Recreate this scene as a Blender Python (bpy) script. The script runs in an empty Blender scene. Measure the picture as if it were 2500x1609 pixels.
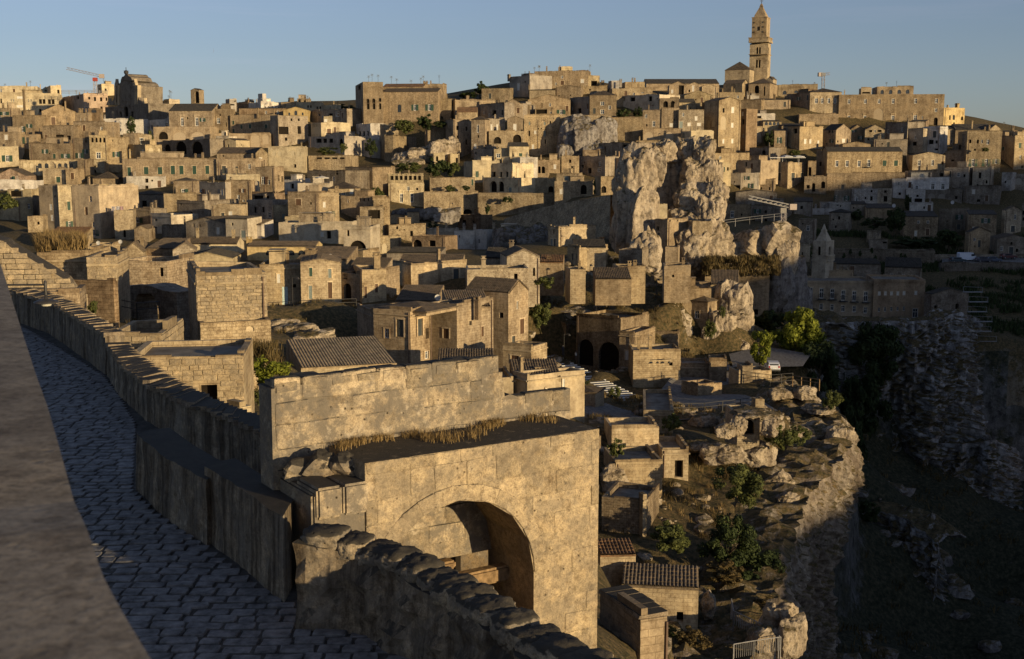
import bpy, bmesh, math, random
import numpy as np
from mathutils import Vector, Matrix, noise as mnoise
random.seed(7)
SC = bpy.context.scene
COL = SC.collection
# ---------------------------------------------------------------- camera
F = 2900.0; CX = 1250.0; CY = 804.5           # focal length and centre in photograph pixels
PITCH = math.atan((CY - 400.0) / F)
cam = bpy.data.cameras.new('camera')
cam.sensor_width = 36.0; cam.lens = 36.0 * F / 2500.0
cam.clip_start = 0.05; cam.clip_end = 20000
cam.dof.use_dof = True; cam.dof.focus_distance = 60.0; cam.dof.aperture_fstop = 5.6
camo = bpy.data.objects.new('camera', cam); COL.objects.link(camo)
camo.rotation_euler = (math.pi / 2 - PITCH, 0, 0)
SC.camera = camo
# ---------------------------------------------------------------- light
SUN_AZ = math.radians(48.0)                    # from straight behind the camera towards the right
SUN_EL = math.radians(7.0)
SUN = Vector((math.sin(SUN_AZ) * math.cos(SUN_EL), -math.cos(SUN_AZ) * math.cos(SUN_EL), math.sin(SUN_EL)))
sl = bpy.data.lights.new('sun', 'SUN'); sl.energy = 5.0; sl.angle = math.radians(0.55); sl.color = (1.0, 0.775, 0.445)
so = bpy.data.objects.new('sun', sl); COL.objects.link(so)
so.rotation_euler = SUN.to_track_quat('Z', 'Y').to_euler(); so.location = (200, -200, 200)
w = bpy.data.worlds.new('World'); SC.world = w; w.use_nodes = True
wn = w.node_tree.nodes; wl = w.node_tree.links
bg = wn['Background']
sky = wn.new('ShaderNodeTexSky'); sky.sky_type = 'NISHITA'; sky.sun_disc = False
sky.sun_elevation = SUN_EL; sky.sun_rotation = math.atan2(SUN.x, SUN.y)
sky.altitude = 400; sky.air_density = 1.0; sky.dust_density = 0.6; sky.ozone_density = 2.2
# thin streaks of high cloud
tc = wn.new('ShaderNodeTexCoord'); mp = wn.new('ShaderNodeMapping'); mp.inputs['Scale'].default_value = (1.1, 1.6, 17.0)
nz = wn.new('ShaderNodeTexNoise'); nz.inputs['Scale'].default_value = 2.3; nz.inputs['Detail'].default_value = 7; nz.inputs['Roughness'].default_value = 0.6
rp = wn.new('ShaderNodeValToRGB'); rp.color_ramp.elements[0].position = 0.54; rp.color_ramp.elements[0].color = (0.55, 0.55, 0.55, 1)
rp.color_ramp.elements[1].position = 0.80; rp.color_ramp.elements[1].color = (0.9, 0.9, 0.9, 1)
mx = wn.new('ShaderNodeMix'); mx.data_type = 'RGBA'
hs = wn.new('ShaderNodeHueSaturation'); hs.inputs['Saturation'].default_value = 0.42; hs.inputs['Value'].default_value = 1.16
wl.new(tc.outputs['Generated'], mp.inputs['Vector']); wl.new(mp.outputs[0], nz.inputs['Vector']); wl.new(nz.outputs['Fac'], rp.inputs[0])
wl.new(sky.outputs[0], hs.inputs['Color'])
wl.new(rp.outputs[0], mx.inputs[0]); wl.new(sky.outputs[0], mx.inputs[6]); wl.new(hs.outputs[0], mx.inputs[7])
tint = wn.new('ShaderNodeMix'); tint.data_type = 'RGBA'; tint.blend_type = 'MULTIPLY'; tint.inputs[0].default_value = 1.0; tint.inputs[7].default_value = (0.88, 0.94, 1.19, 1)
wl.new(mx.outputs[2], tint.inputs[6]); wl.new(tint.outputs[2], bg.inputs['Color'])
bg.inputs['Strength'].default_value = 0.09
vs = SC.view_settings; vs.view_transform = 'Standard'; vs.look = 'None'; vs.exposure = 0.24; vs.gamma = 1.0; vs.use_curve_mapping = False
SC.cycles.max_bounces = 4; SC.cycles.diffuse_bounces = 2; SC.cycles.glossy_bounces = 2; SC.cycles.transparent_max_bounces = 4
SC.cycles.use_denoising = True
# ---------------------------------------------------------------- from photograph pixels to places
CP, SP = math.cos(PITCH), math.sin(PITCH)
def ray(px, py):
    dx = (px - CX) / F; dy = (CY - py) / F
    return Vector((dx, CP + dy * SP, -SP + dy * CP))
def P(px, py, Y):
    r = ray(px, py); return r * (Y / r.y)
def PZ(px, py, z):
    r = ray(px, py); return r * (z / r.z)
def pix(v):
    f = v.y * CP - v.z * SP; u = v.y * SP + v.z * CP
    return CX + F * v.x / f, CY - F * u / f
RG = [0.0, 0.0, 1.0]
def R(ox, oy, s): RG[:] = [ox, oy, s]
def gx(x): return RG[0] + x / RG[2]
def gy(y): return RG[1] + y / RG[2]
# ---------------------------------------------------------------- materials
MATS = {}
def nodes(name):
    m = bpy.data.materials.new(name); m.use_nodes = True
    nt = m.node_tree; b = nt.nodes['Principled BSDF']; MATS[name] = m
    b.inputs['Roughness'].default_value = 0.9
    b.inputs['Specular IOR Level'].default_value = 0.15
    return m, nt.nodes, nt.links, b
def N(ns, t, **kw):
    n = ns.new(t)
    for k, v in kw.items():
        if k.startswith('i_'):
            key = k[2:]
            key = int(key) if key.isdigit() else key.replace('_', ' ')
            n.inputs[key].default_value = v
        else: setattr(n, k, v)
    return n
def noise(ns, ls, vec, scale, detail=4, rough=0.6):
    n = N(ns, 'ShaderNodeTexNoise', i_Scale=scale, i_Detail=detail, i_Roughness=rough)
    ls.new(vec, n.inputs['Vector']); return n.outputs['Fac']
def ramp(ns, ls, fac, stops):
    r = ns.new('ShaderNodeValToRGB'); e = r.color_ramp.elements
    while len(e) < len(stops): e.new(0.5)
    for k, (p, c) in enumerate(stops):
        e[k].position = p; e[k].color = (*c, 1) if len(c) == 3 else c
    ls.new(fac, r.inputs[0]); return r.outputs[0]
def mixc(ns, ls, fac, a, b, mode='MIX'):
    m = ns.new('ShaderNodeMix'); m.data_type = 'RGBA'; m.blend_type = mode
    for sock, v in ((m.inputs[0], fac), (m.inputs[6], a), (m.inputs[7], b)):
        if isinstance(v, (int, float)): sock.default_value = v
        elif isinstance(v, tuple): sock.default_value = (*v, 1)
        else: ls.new(v, sock)
    return m.outputs[2]
def bump(ns, ls, b, h, strength, dist):
    n = N(ns, 'ShaderNodeBump', i_Strength=strength, i_Distance=dist)
    ls.new(h, n.inputs['Height']); ls.new(n.outputs[0], b.inputs['Normal']); return n
def g3(v): return (v, v, v)
def wall_mat(name, course, bw, mort, grain, stain):
    """tuff walling: colour comes from the object, grain, stains and fine joints from the nodes"""
    m, ns, ls, b = nodes(name)
    oi = ns.new('ShaderNodeObjectInfo'); uv = ns.new('ShaderNodeTexCoord'); geo = ns.new('ShaderNodeNewGeometry')
    pos = geo.outputs['Position']
    col = oi.outputs['Color']
    n1 = noise(ns, ls, pos, 0.35, 5, 0.65); n2 = noise(ns, ls, pos, 2.6, 5, 0.7); n3 = noise(ns, ls, pos, 11.0, 4, 0.7)
    col = mixc(ns, ls, 1.0, col, ramp(ns, ls, n1, [(0.30, (0.52, 0.48, 0.45)), (0.50, g3(0.98)), (0.72, (1.28, 1.24, 1.16))]), 'MULTIPLY')
    col = mixc(ns, ls, stain, col, ramp(ns, ls, n2, [(0.33, (0.52, 0.48, 0.45)), (0.56, g3(1.0)), (0.8, (1.18, 1.15, 1.1))]), 'MULTIPLY')
    col = mixc(ns, ls, grain, col, ramp(ns, ls, n3, [(0.35, g3(0.55)), (0.6, g3(1.08))]), 'MULTIPLY')
    # rain streaks running down
    mpv = N(ns, 'ShaderNodeMapping', i_Scale=(1.3, 1.3, 0.09)); ls.new(pos, mpv.inputs[0])
    n4 = noise(ns, ls, mpv.outputs[0], 1.0, 4, 0.6)
    col = mixc(ns, ls, 0.55 * stain, col, ramp(ns, ls, n4, [(0.36, (0.50, 0.47, 0.45)), (0.58, g3(1.0))]), 'MULTIPLY')
    if course:
        br = N(ns, 'ShaderNodeTexBrick', offset=0.5, i_Scale=1.0, i_Color1=(1, 1, 1, 1), i_Color2=(0.80, 0.77, 0.74, 1), i_Mortar=(0.62, 0.58, 0.54, 1), i_Mortar_Size=0.022, i_Mortar_Smooth=0.6, i_Bias=-0.1, i_Brick_Width=bw, i_Row_Height=course)
        ls.new(uv.outputs['UV'], br.inputs['Vector'])
        col = mixc(ns, ls, mort, col, br.outputs['Color'], 'MULTIPLY')
        mm = N(ns, 'ShaderNodeMath', operation='MULTIPLY_ADD', i_1=-1.2); ls.new(br.outputs['Fac'], mm.inputs[0]); ls.new(n3, mm.inputs[2])
        bump(ns, ls, b, mm.outputs[0], 0.5, 0.05)
    else:
        bump(ns, ls, b, n3, 0.35, 0.04)
    ls.new(col, b.inputs['Base Color'])
    return m
wall_mat('stone', 0.30, 0.62, 0.75, 0.35, 0.8)
wall_mat('rubble', 0.22, 0.40, 0.9, 0.7, 1.0)
wall_mat('plaster', 0, 0, 0, 0.2, 0.55)
def block_mat(name, base, lich, pits, patch=0.35, streak=0.0, bstr=0.9, vr=0.2):
    """near tuff blocks: shelly grain, dark lichen, pitting"""
    m, ns, ls, b = nodes(name)
    oi = ns.new('ShaderNodeObjectInfo'); geo = ns.new('ShaderNodeNewGeometry'); pos = geo.outputs['Position']
    v = oi.outputs['Random']
    col = ramp(ns, ls, v, [(0.0, tuple(c * (1 - vr) for c in base)), (0.5, base), (1.0, tuple(c * (1 + vr * .7) for c in base))])
    n1 = noise(ns, ls, pos, 1.4, 6, 0.7); n2 = noise(ns, ls, pos, 9.0, 6, 0.75); n3 = noise(ns, ls, pos, 38.0, 3, 0.7)
    col = mixc(ns, ls, 1.0, col, ramp(ns, ls, n1, [(0.32, (0.62, 0.58, 0.55)), (0.5, g3(1.0)), (0.72, (1.25, 1.2, 1.12))]), 'MULTIPLY')
    col = mixc(ns, ls, 0.9, col, ramp(ns, ls, n2, [(0.33, (0.45, 0.42, 0.40)), (0.52, g3(1.0)), (0.75, (1.3, 1.27, 1.2))]), 'MULTIPLY')
    col = mixc(ns, ls, 0.6, col, ramp(ns, ls, n3, [(0.38, g3(0.5)), (0.55, g3(1.05))]), 'MULTIPLY')
    # grey weathered skin, pale worn patches, rain streaks
    n7 = noise(ns, ls, pos, 2.4, 6, 0.75)
    col = mixc(ns, ls, mixc(ns, ls, 1.0, ramp(ns, ls, n7, [(0.43, g3(0)), (0.56, g3(1))]), g3(patch), 'MULTIPLY'), col, (0.145, 0.125, 0.10))
    n8 = noise(ns, ls, pos, 3.7, 5, 0.7)
    col = mixc(ns, ls, mixc(ns, ls, 1.0, ramp(ns, ls, n8, [(0.58, g3(0)), (0.70, g3(1))]), g3(patch * .8), 'MULTIPLY'), col, (0.50, 0.42, 0.31))
    if streak:
        mpv = N(ns, 'ShaderNodeMapping', i_Scale=(3.2, 3.2, 0.25)); ls.new(pos, mpv.inputs[0])
        n9 = noise(ns, ls, mpv.outputs[0], 1.0, 5, 0.7)
        col = mixc(ns, ls, streak, col, ramp(ns, ls, n9, [(0.40, (0.22, 0.19, 0.17)), (0.58, g3(1.0))]), 'MULTIPLY')
    # dark lichen crust on what faces the sky
    sep = ns.new('ShaderNodeSeparateXYZ'); ls.new(geo.outputs['Normal'], sep.inputs[0])
    up = N(ns, 'ShaderNodeMapRange', i_1=0.25, i_2=0.8); ls.new(sep.outputs['Z'], up.inputs[0])
    ad = N(ns, 'ShaderNodeMath', operation='MULTIPLY_ADD', i_1=lich); ls.new(up.outputs[0], ad.inputs[0])
    n5 = noise(ns, ls, pos, 5.0, 6, 0.75); ls.new(n5, ad.inputs[2])
    lf = ramp(ns, ls, ad.outputs[0], [(0.585, g3(0)), (0.78, g3(0.92))])
    col = mixc(ns, ls, lf, col, (0.040, 0.036, 0.030))
    vo = N(ns, 'ShaderNodeTexVoronoi', i_Scale=7.0); ls.new(pos, vo.inputs['Vector'])
    pit = ramp(ns, ls, vo.outputs['Distance'], [(0.06, g3(0)), (0.16, g3(1))])
    n6 = noise(ns, ls, pos, 2.0, 2, 0.5)
    gate = ramp(ns, ls, n6, [(0.45, g3(1)), (0.60, g3(0))])
    pit = mixc(ns, ls, gate, pit, g3(1.0))
    col = mixc(ns, ls, pits, col, mixc(ns, ls, pit, (0.16, 0.14, 0.12), g3(1.0)), 'MULTIPLY')
    ls.new(col, b.inputs['Base Color'])
    h = mixc(ns, ls, 0.35, n2, n3); h = mixc(ns, ls, 0.45, h, pit)
    bump(ns, ls, b, h, bstr, 0.05)
    return m
block_mat('tuff_near', (0.38, 0.305, 0.205), 0.55, 0.9, 0.85, vr=0.38)
block_mat('tuff_wall', (0.33, 0.26, 0.175), 0.5, 0.3, 0.6, 0.85)
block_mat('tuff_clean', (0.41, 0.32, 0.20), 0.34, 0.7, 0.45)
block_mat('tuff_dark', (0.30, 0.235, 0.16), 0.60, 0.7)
block_mat('tuff_inner_shade', (0.21, 0.15, 0.085), 0.0, 0.4, 0.5)  # orange-brown inner stone, darkened with the passage's shade put into the colour
block_mat('tuff_coping', (0.27, 0.225, 0.17), 0.0, 0.0, 0.2, 0.0, 0.15)
def rock_mat(name, a, bcol, dark, veg, sc, vc=((0.045, 0.043, 0.018), (0.10, 0.075, 0.035), (0.19, 0.13, 0.06))):
    m, ns, ls, b = nodes(name)
    geo = ns.new('ShaderNodeNewGeometry'); pos = geo.outputs['Position']
    n1 = noise(ns, ls, pos, 0.16 * sc, 6, 0.7); n2 = noise(ns, ls, pos, 0.9 * sc, 7, 0.72); n3 = noise(ns, ls, pos, 5.0 * sc, 5, 0.7)
    col = mixc(ns, ls, ramp(ns, ls, n1, [(0.38, g3(0)), (0.62, g3(1))]), a, bcol)
    col = mixc(ns, ls, 0.9, col, ramp(ns, ls, n2, [(0.34, (0.28, 0.26, 0.25)), (0.5, g3(1.0)), (0.70, (1.35, 1.34, 1.3))]), 'MULTIPLY')
    col = mixc(ns, ls, 0.5, col, ramp(ns, ls, n3, [(0.35, g3(0.5)), (0.6, g3(1.1))]), 'MULTIPLY')
    mpv = N(ns, 'ShaderNodeMapping', i_Scale=(0.9 * sc, 0.9 * sc, 0.13 * sc)); ls.new(pos, mpv.inputs[0])
    n4 = noise(ns, ls, mpv.outputs[0], 1.0, 5, 0.65)
    col = mixc(ns, ls, 0.75, col, ramp(ns, ls, n4, [(0.36, dark), (0.56, g3(1.0))]), 'MULTIPLY')
    if veg:
        sep = ns.new('ShaderNodeSeparateXYZ'); ls.new(geo.outputs['Normal'], sep.inputs[0])
        ad = N(ns, 'ShaderNodeMath', operation='MULTIPLY_ADD', i_1=veg); ls.new(sep.outputs['Z'], ad.inputs[0])
        n5 = noise(ns, ls, pos, 0.7 * sc, 6, 0.75); ls.new(n5, ad.inputs[2])
        vf = ramp(ns, ls, ad.outputs[0], [(0.62, g3(0)), (0.74, g3(1))])
        n6 = noise(ns, ls, pos, 2.2 * sc, 4, 0.7)
        col = mixc(ns, ls, vf, col, ramp(ns, ls, n6, [(0.35, vc[0]), (0.5, vc[1]), (0.68, vc[2])]))
    ls.new(col, b.inputs['Base Color'])
    h = mixc(ns, ls, 0.4, n2, n3); bump(ns, ls, b, h, 0.9, 0.5 / sc)
    return m
rock_mat('rock_pale', (0.48, 0.40, 0.30), (0.38, 0.30, 0.205), (0.42, 0.40, 0.40), 0.22, 1.0)
rock_mat('rock_grey', (0.33, 0.30, 0.27), (0.24, 0.21, 0.18), (0.40, 0.38, 0.38), 0.25, 1.0)
rock_mat('rock_cliff', (0.33, 0.28, 0.22), (0.21, 0.165, 0.125), (0.38, 0.35, 0.34), 0.30, 1.0)
rock_mat('rock_gorge', (0.50, 0.49, 0.48), (0.30, 0.275, 0.25), (0.30, 0.28, 0.27), 0.35, 0.9)
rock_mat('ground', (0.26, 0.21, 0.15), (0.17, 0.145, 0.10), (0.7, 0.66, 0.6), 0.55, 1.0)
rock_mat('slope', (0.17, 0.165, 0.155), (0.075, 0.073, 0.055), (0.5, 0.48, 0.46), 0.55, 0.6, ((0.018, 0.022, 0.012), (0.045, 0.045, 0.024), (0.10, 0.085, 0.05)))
def tile_mat():
    m, ns, ls, b = nodes('tile')
    oi = ns.new('ShaderNodeObjectInfo'); uv = ns.new('ShaderNodeTexCoord'); geo = ns.new('ShaderNodeNewGeometry'); pos = geo.outputs['Position']
    wv = N(ns, 'ShaderNodeTexWave', wave_type='BANDS', bands_direction='X', i_Scale=1.25, i_Distortion=0.3, i_Detail=1.0)
    ls.new(uv.outputs['UV'], wv.inputs['Vector'])
    n1 = noise(ns, ls, pos, 1.2, 5, 0.7); n2 = noise(ns, ls, pos, 9.0, 3, 0.7)
    col = mixc(ns, ls, 1.0, oi.outputs['Color'], ramp(ns, ls, n1, [(0.3, g3(0.45)), (0.5, g3(0.95)), (0.7, (1.35, 1.25, 1.1))]), 'MULTIPLY')
    col = mixc(ns, ls, 0.8, col, ramp(ns, ls, n2, [(0.3, g3(0.45)), (0.65, g3(1.25))]), 'MULTIPLY')
    ls.new(col, b.inputs['Base Color'])
    bump(ns, ls, b, wv.outputs['Fac'], 1.0, 0.12)
    return m
tile_mat()
def simple(name, color, rough=0.8, var=0.35, scale=6.0, spec=0.2, objcol=False, metal=0.0, bmp=0.0):
    m, ns, ls, b = nodes(name)
    geo = ns.new('ShaderNodeNewGeometry')
    n1 = noise(ns, ls, geo.outputs['Position'], scale, 4, 0.65)
    base = color
    if objcol:
        oi = ns.new('ShaderNodeObjectInfo'); base = oi.outputs['Color']
    col = mixc(ns, ls, 1.0, base, ramp(ns, ls, n1, [(0.3, g3(1 - var)), (0.7, g3(1 + var))]), 'MULTIPLY')
    ls.new(col, b.inputs['Base Color'])
    b.inputs['Roughness'].default_value = rough; b.inputs['Specular IOR Level'].default_value = spec; b.inputs['Metallic'].default_value = metal
    if bmp: bump(ns, ls, b, n1, bmp, 0.05)
    return m
simple('glass', (0.030, 0.034, 0.040), 0.12, 0.3, 0.6, 0.6)
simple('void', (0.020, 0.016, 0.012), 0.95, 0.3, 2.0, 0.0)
simple('paint', (0.5, 0.5, 0.5), 0.6, 0.22, 5.0, 0.3, objcol=True)
simple('wood', (0.22, 0.145, 0.075), 0.8, 0.45, 9.0, 0.1, bmp=0.4)
simple('iron', (0.035, 0.032, 0.030), 0.55, 0.3, 6.0, 0.4)
simple('flatroof', (0.20, 0.175, 0.14), 0.95, 0.45, 0.8, 0.05)
simple('bark', (0.085, 0.065, 0.045), 0.95, 0.5, 8.0, 0.05, bmp=0.6)
simple('cobble', (0.165, 0.155, 0.145), 0.75, 0.6, 5.0, 0.2, objcol=False, bmp=0.5)
simple('mortar', (0.075, 0.068, 0.058), 0.9, 0.5, 5.0, 0.1, bmp=0.5)
simple('paving', (0.19, 0.175, 0.155), 0.9, 0.5, 2.2, 0.05, bmp=0.6)
simple('fabric', (0.6, 0.6, 0.6), 0.85, 0.15, 6.0, 0.1, objcol=True)
simple('zinc', (0.26, 0.25, 0.24), 0.7, 0.2, 5.0, 0.2)
simple('rubber', (0.02, 0.02, 0.02), 0.8, 0.2, 5.0, 0.2)
simple('carpaint', (0.5, 0.5, 0.5), 0.25, 0.05, 3.0, 0.5, objcol=True)
def leaf_mat(name, a, bb):
    m, ns, ls, b = nodes(name)
    geo = ns.new('ShaderNodeNewGeometry')
    n1 = noise(ns, ls, geo.outputs['Position'], 1.3, 4, 0.7)
    rr = geo.outputs['Random Per Island']
    f = N(ns, 'ShaderNodeMath', operation='MULTIPLY_ADD', i_1=0.5); ls.new(rr, f.inputs[0]); ls.new(n1, f.inputs[2])
    col = ramp(ns, ls, f.outputs[0], [(0.45, a), (0.95, bb)])
    ls.new(col, b.inputs['Base Color']); b.inputs['Roughness'].default_value = 0.7
    tr = ns.new('ShaderNodeBsdfTranslucent'); ls.new(col, tr.inputs['Color'])
    ms = N(ns, 'ShaderNodeMixShader', i_0=0.25); ls.new(b.outputs[0], ms.inputs[1]); ls.new(tr.outputs[0], ms.inputs[2])
    ls.new(ms.outputs[0], ns['Material Output'].inputs['Surface'])
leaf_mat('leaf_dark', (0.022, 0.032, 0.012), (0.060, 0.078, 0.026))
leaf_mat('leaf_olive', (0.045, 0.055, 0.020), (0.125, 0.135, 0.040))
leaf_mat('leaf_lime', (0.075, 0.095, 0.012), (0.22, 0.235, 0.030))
leaf_mat('grass_dry', (0.14, 0.095, 0.038), (0.33, 0.225, 0.095))
leaf_mat('scrub', (0.050, 0.042, 0.018), (0.15, 0.105, 0.042))
# wall colours (base colours of the stone and plaster themselves)
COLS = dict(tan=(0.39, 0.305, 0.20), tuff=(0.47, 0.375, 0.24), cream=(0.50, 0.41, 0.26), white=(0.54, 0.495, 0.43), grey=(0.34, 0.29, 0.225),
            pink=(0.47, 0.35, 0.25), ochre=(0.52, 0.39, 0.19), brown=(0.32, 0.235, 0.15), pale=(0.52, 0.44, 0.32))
# ---------------------------------------------------------------- object helpers
def link(o, parent=None):
    COL.objects.link(o)
    if parent is not None: o.parent = parent
    return o
def mesh_obj(name, me, mat=None, parent=None, loc=None):
    o = bpy.data.objects.new(name, me); link(o, parent)
    if mat is not None:
        if not me.materials: me.materials.append(MATS[mat])
    if loc is not None: o.location = loc
    return o
def bm_obj(name, bm, mat, parent=None, loc=None, smooth=False):
    me = bpy.data.meshes.new(name); bm.normal_update(); bm.to_mesh(me); bm.free()
    if smooth: me.polygons.foreach_set('use_smooth', [True] * len(me.polygons))
    return mesh_obj(name, me, mat, parent, loc)
def py_obj(name, v, f, mat, parent=None, loc=None, smooth=False):
    me = bpy.data.meshes.new(name); me.from_pydata([tuple(p) for p in v], [], f); me.update()
    if smooth: me.polygons.foreach_set('use_smooth', [True] * len(me.polygons))
    return mesh_obj(name, me, mat, parent, loc)
def thing(name, label, cat, loc=(0, 0, 0), group=None, rz=0.0):
    o = bpy.data.objects.new(name, None); COL.objects.link(o); o.empty_display_size = 0.2
    o.location = loc; o.rotation_euler = (0, 0, rz)
    o['label'] = label; o['category'] = cat
    if group: o['group'] = group
    return o
def tag(o, label, cat, group=None):
    o['label'] = label; o['category'] = cat
    if group: o['group'] = group
    return o
def setcol(o, c, var=0.0):
    k = 1 + random.uniform(-var, var); o.color = (c[0] * k, c[1] * k, c[2] * k, 1)
def add_box(bm, cx, cy, cz, sx, sy, sz, rz=0.0):
    vs_ = []
    c, s = math.cos(rz), math.sin(rz)
    for dz in (-.5, .5):
        for dx, dy in ((-.5, -.5), (.5, -.5), (.5, .5), (-.5, .5)):
            x, y = dx * sx, dy * sy
            vs_.append(bm.verts.new((cx + c * x - s * y, cy + s * x + c * y, cz + dz * sz)))
    for f in ((3, 2, 1, 0), (4, 5, 6, 7), (0, 1, 5, 4), (1, 2, 6, 5), (2, 3, 7, 6), (3, 0, 4, 7)):
        bm.faces.new([vs_[i] for i in f])
def add_tube(bm, a, b, r0, r1=None, seg=6):
    a = Vector(a); b = Vector(b); r1 = r0 if r1 is None else r1
    d = (b - a).normalized(); q = d.to_track_quat('Z', 'Y').to_matrix()
    A = []; B = []
    for k in range(seg):
        w_ = 2 * math.pi * k / seg; o = q @ Vector((math.cos(w_), math.sin(w_), 0))
        A.append(bm.verts.new(a + o * r0)); B.append(bm.verts.new(b + o * r1))
    for k in range(seg):
        j = (k + 1) % seg; bm.faces.new((A[k], A[j], B[j], B[k]))
    bm.faces.new(A[::-1]); bm.faces.new(B)
# unit meshes shared by all windows: x -0.5..0.5, z 0..1, y = depth in metres
def unit(name, boxes, mat):
    bm = bmesh.new()
    for b_ in boxes: add_box(bm, *b_)
    me = bpy.data.meshes.new(name); bm.to_mesh(me); bm.free(); me.materials.append(MATS[mat]); return me
U_PANE = unit('pane', [(0, 0.20, 0.5, 1.0, 0.02, 1.0)], 'glass')
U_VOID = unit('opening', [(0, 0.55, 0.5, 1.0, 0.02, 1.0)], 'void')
U_FRAME = unit('window', [(-0.44, 0.15, 0.5, 0.12, 0.08, 1), (0.44, 0.15, 0.5, 0.12, 0.08, 1), (0, 0.15, 0.96, 0.76, 0.08, 0.08), (0, 0.15, 0.04, 0.76, 0.08, 0.08), (0, 0.15, 0.5, 0.07, 0.07, 0.84), (0, 0.15, 0.62, 0.76, 0.06, 0.05)], 'paint')
U_SILL = unit('sill', [(0, -0.06, -0.04, 1.3, 0.22, 0.07)], 'paint')
U_SURR = unit('surround', [(-0.58, -0.015, 0.5, 0.16, 0.07, 1.0), (0.58, -0.015, 0.5, 0.16, 0.07, 1.0), (0, -0.02, 1.05, 1.4, 0.09, 0.10)], 'plaster')
lou = [(0, 0, 0.5, 0.9, 0.03, 0.98)]
for k in range(9): lou.append((0, -0.02, 0.08 + 0.105 * k, 0.78, 0.03, 0.06))
U_SHUT = unit('shutter', lou, 'paint')
U_SHUT2 = unit('shutter', [(-0.245, 0.06, 0.5, 0.47, 0.05, 1.0), (0.245, 0.06, 0.5, 0.47, 0.05, 1.0)] + [(sx, 0.03, 0.08 + 0.105 * k, 0.38, 0.03, 0.06) for k in range(9) for sx in (-.245, .245)], 'paint')
U_DOOR = unit('door', [(-0.245, 0.14, 0.5, 0.47, 0.06, 1.0), (0.245, 0.14, 0.5, 0.47, 0.06, 1.0), (-.245, .10, .25, .3, .05, .34), (.245, .10, .25, .3, .05, .34), (-.245, .10, .7, .3, .05, .38), (.245, .10, .7, .3, .05, .38)], 'paint')
U_PANEL = unit('panel', [(0, 0.10, 0.5, 1.0, 0.04, 1.0)], 'paint')
U_HOOD = unit('hood', [(0, -0.12, 0, 1.6, 0.30, 0.10), (-0.62, -0.08, -0.12, 0.2, 0.2, 0.16), (0.62, -0.08, -0.12, 0.2, 0.2, 0.16)], 'plaster')
U_BALC = unit('balcony', [(0, -0.45, -0.05, 1.9, 0.95, 0.10), (0, -0.90, 0.46, 1.9, 0.03, 0.03)] + [(-0.93 + 0.124 * k, -0.90, 0.2, 0.022, 0.022, 0.5) for k in range(16)], 'iron')
GREEN = (0.035, 0.07, 0.048); BROWN = (0.10, 0.055, 0.03); WHITE = (0.62, 0.60, 0.55); BLUEG = (0.19, 0.22, 0.20); DARK = (0.03, 0.03, 0.032)
# ---------------------------------------------------------------- houses
CTRL = []            # ground control points (x, y, z) gathered from every building
TAB_L = [(250, 560), (270, 520), (300, 470), (340, 430), (380, 400), (420, 365), (460, 335), (500, 305), (540, 275), (580, 245), (620, 210), (660, 185), (700, 165), (760, 152), (850, 140), (1000, 128)]
TAB_R = [(250, 560), (300, 480), (340, 455), (380, 430), (420, 410), (460, 392), (500, 370), (560, 340), (620, 310), (780, 270)]
def interp(tab, v):
    if v <= tab[0][0]: return tab[0][1]
    for (a, fa), (b, fb) in zip(tab, tab[1:]):
        if v <= b: return fa + (fb - fa) * (v - a) / (b - a)
    return tab[-1][1]
def autoY(px, yb):
    l = interp(TAB_L, yb); r = interp(TAB_R, yb)
    k = min(1, max(0, (px - 1350) / 350)); return l + (r - l) * k
def on_ray(px, py, O, n):
    r = ray(px, py); return r * (O.dot(n) / r.dot(n))
def col_hit(O, d, px):
    """walk from O along horizontal d until the pixel column px is reached"""
    k = (px - CX) / F
    # x = k * (y*CP - z*SP)
    a = O.x - k * (O.y * CP - O.z * SP); b = d.x - k * d.y * CP
    s = -a / b if abs(b) > 1e-6 else 0.0
    return s
class Face: pass
def quad(bm, uvl, pts, uvs):
    f = bm.faces.new([bm.verts.new(p) for p in pts])
    for l, q in zip(f.loops, uvs): l[uvl].uv = q
    return f
def build_face(bm, uvl, O, t, n, L, Hh, holes):
    up = Vector((0, 0, 1))
    def Q(u, v, d=0.0): return O + t * u + up * v - n * d
    us = sorted({0.0, L, *[h[0] for h in holes], *[h[1] for h in holes]}); vs_ = sorted({0.0, Hh, *[h[2] for h in holes], *[h[3] for h in holes]})
    for a, b in zip(us, us[1:]):
        for c, d in zip(vs_, vs_[1:]):
            mu, mv = (a + b) / 2, (c + d) / 2
            if any(h[0] < mu < h[1] and h[2] < mv < h[3] for h in holes): continue
            quad(bm, uvl, [Q(a, c), Q(b, c), Q(b, d), Q(a, d)], [(a, c), (b, c), (b, d), (a, d)])
    for (a, b, c, d, arch, dep) in holes:
        if not arch:
            ring = [(a, c), (b, c), (b, d), (a, d)]
        else:
            r_ = (b - a) / 2; m_ = (a + b) / 2; rise = min(r_, (d - c) * 0.6); sp = d - rise
            arc = [(m_ + r_ * math.cos(w_), sp + rise * math.sin(w_)) for w_ in [math.pi * k / 8 for k in range(9)]]
            ring = [(a, c), (b, c)] + arc
            for k in range(8):
                p, q = arc[k], arc[k + 1]; cn = (b, d) if k < 4 else (a, d)
                quad(bm, uvl, [Q(*p), Q(*cn), Q(*q)], [p, cn, q])
            quad(bm, uvl, [Q(*arc[4]), Q(b, d), Q(a, d)], [arc[4], (b, d), (a, d)]) if False else None
        for k in range(len(ring)):
            p, q = ring[k], ring[(k + 1) % len(ring)]
            if p == q: continue
            quad(bm, uvl, [Q(*p), Q(*p, dep), Q(*q, dep), Q(*q)], [p, p, q, q])
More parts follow.
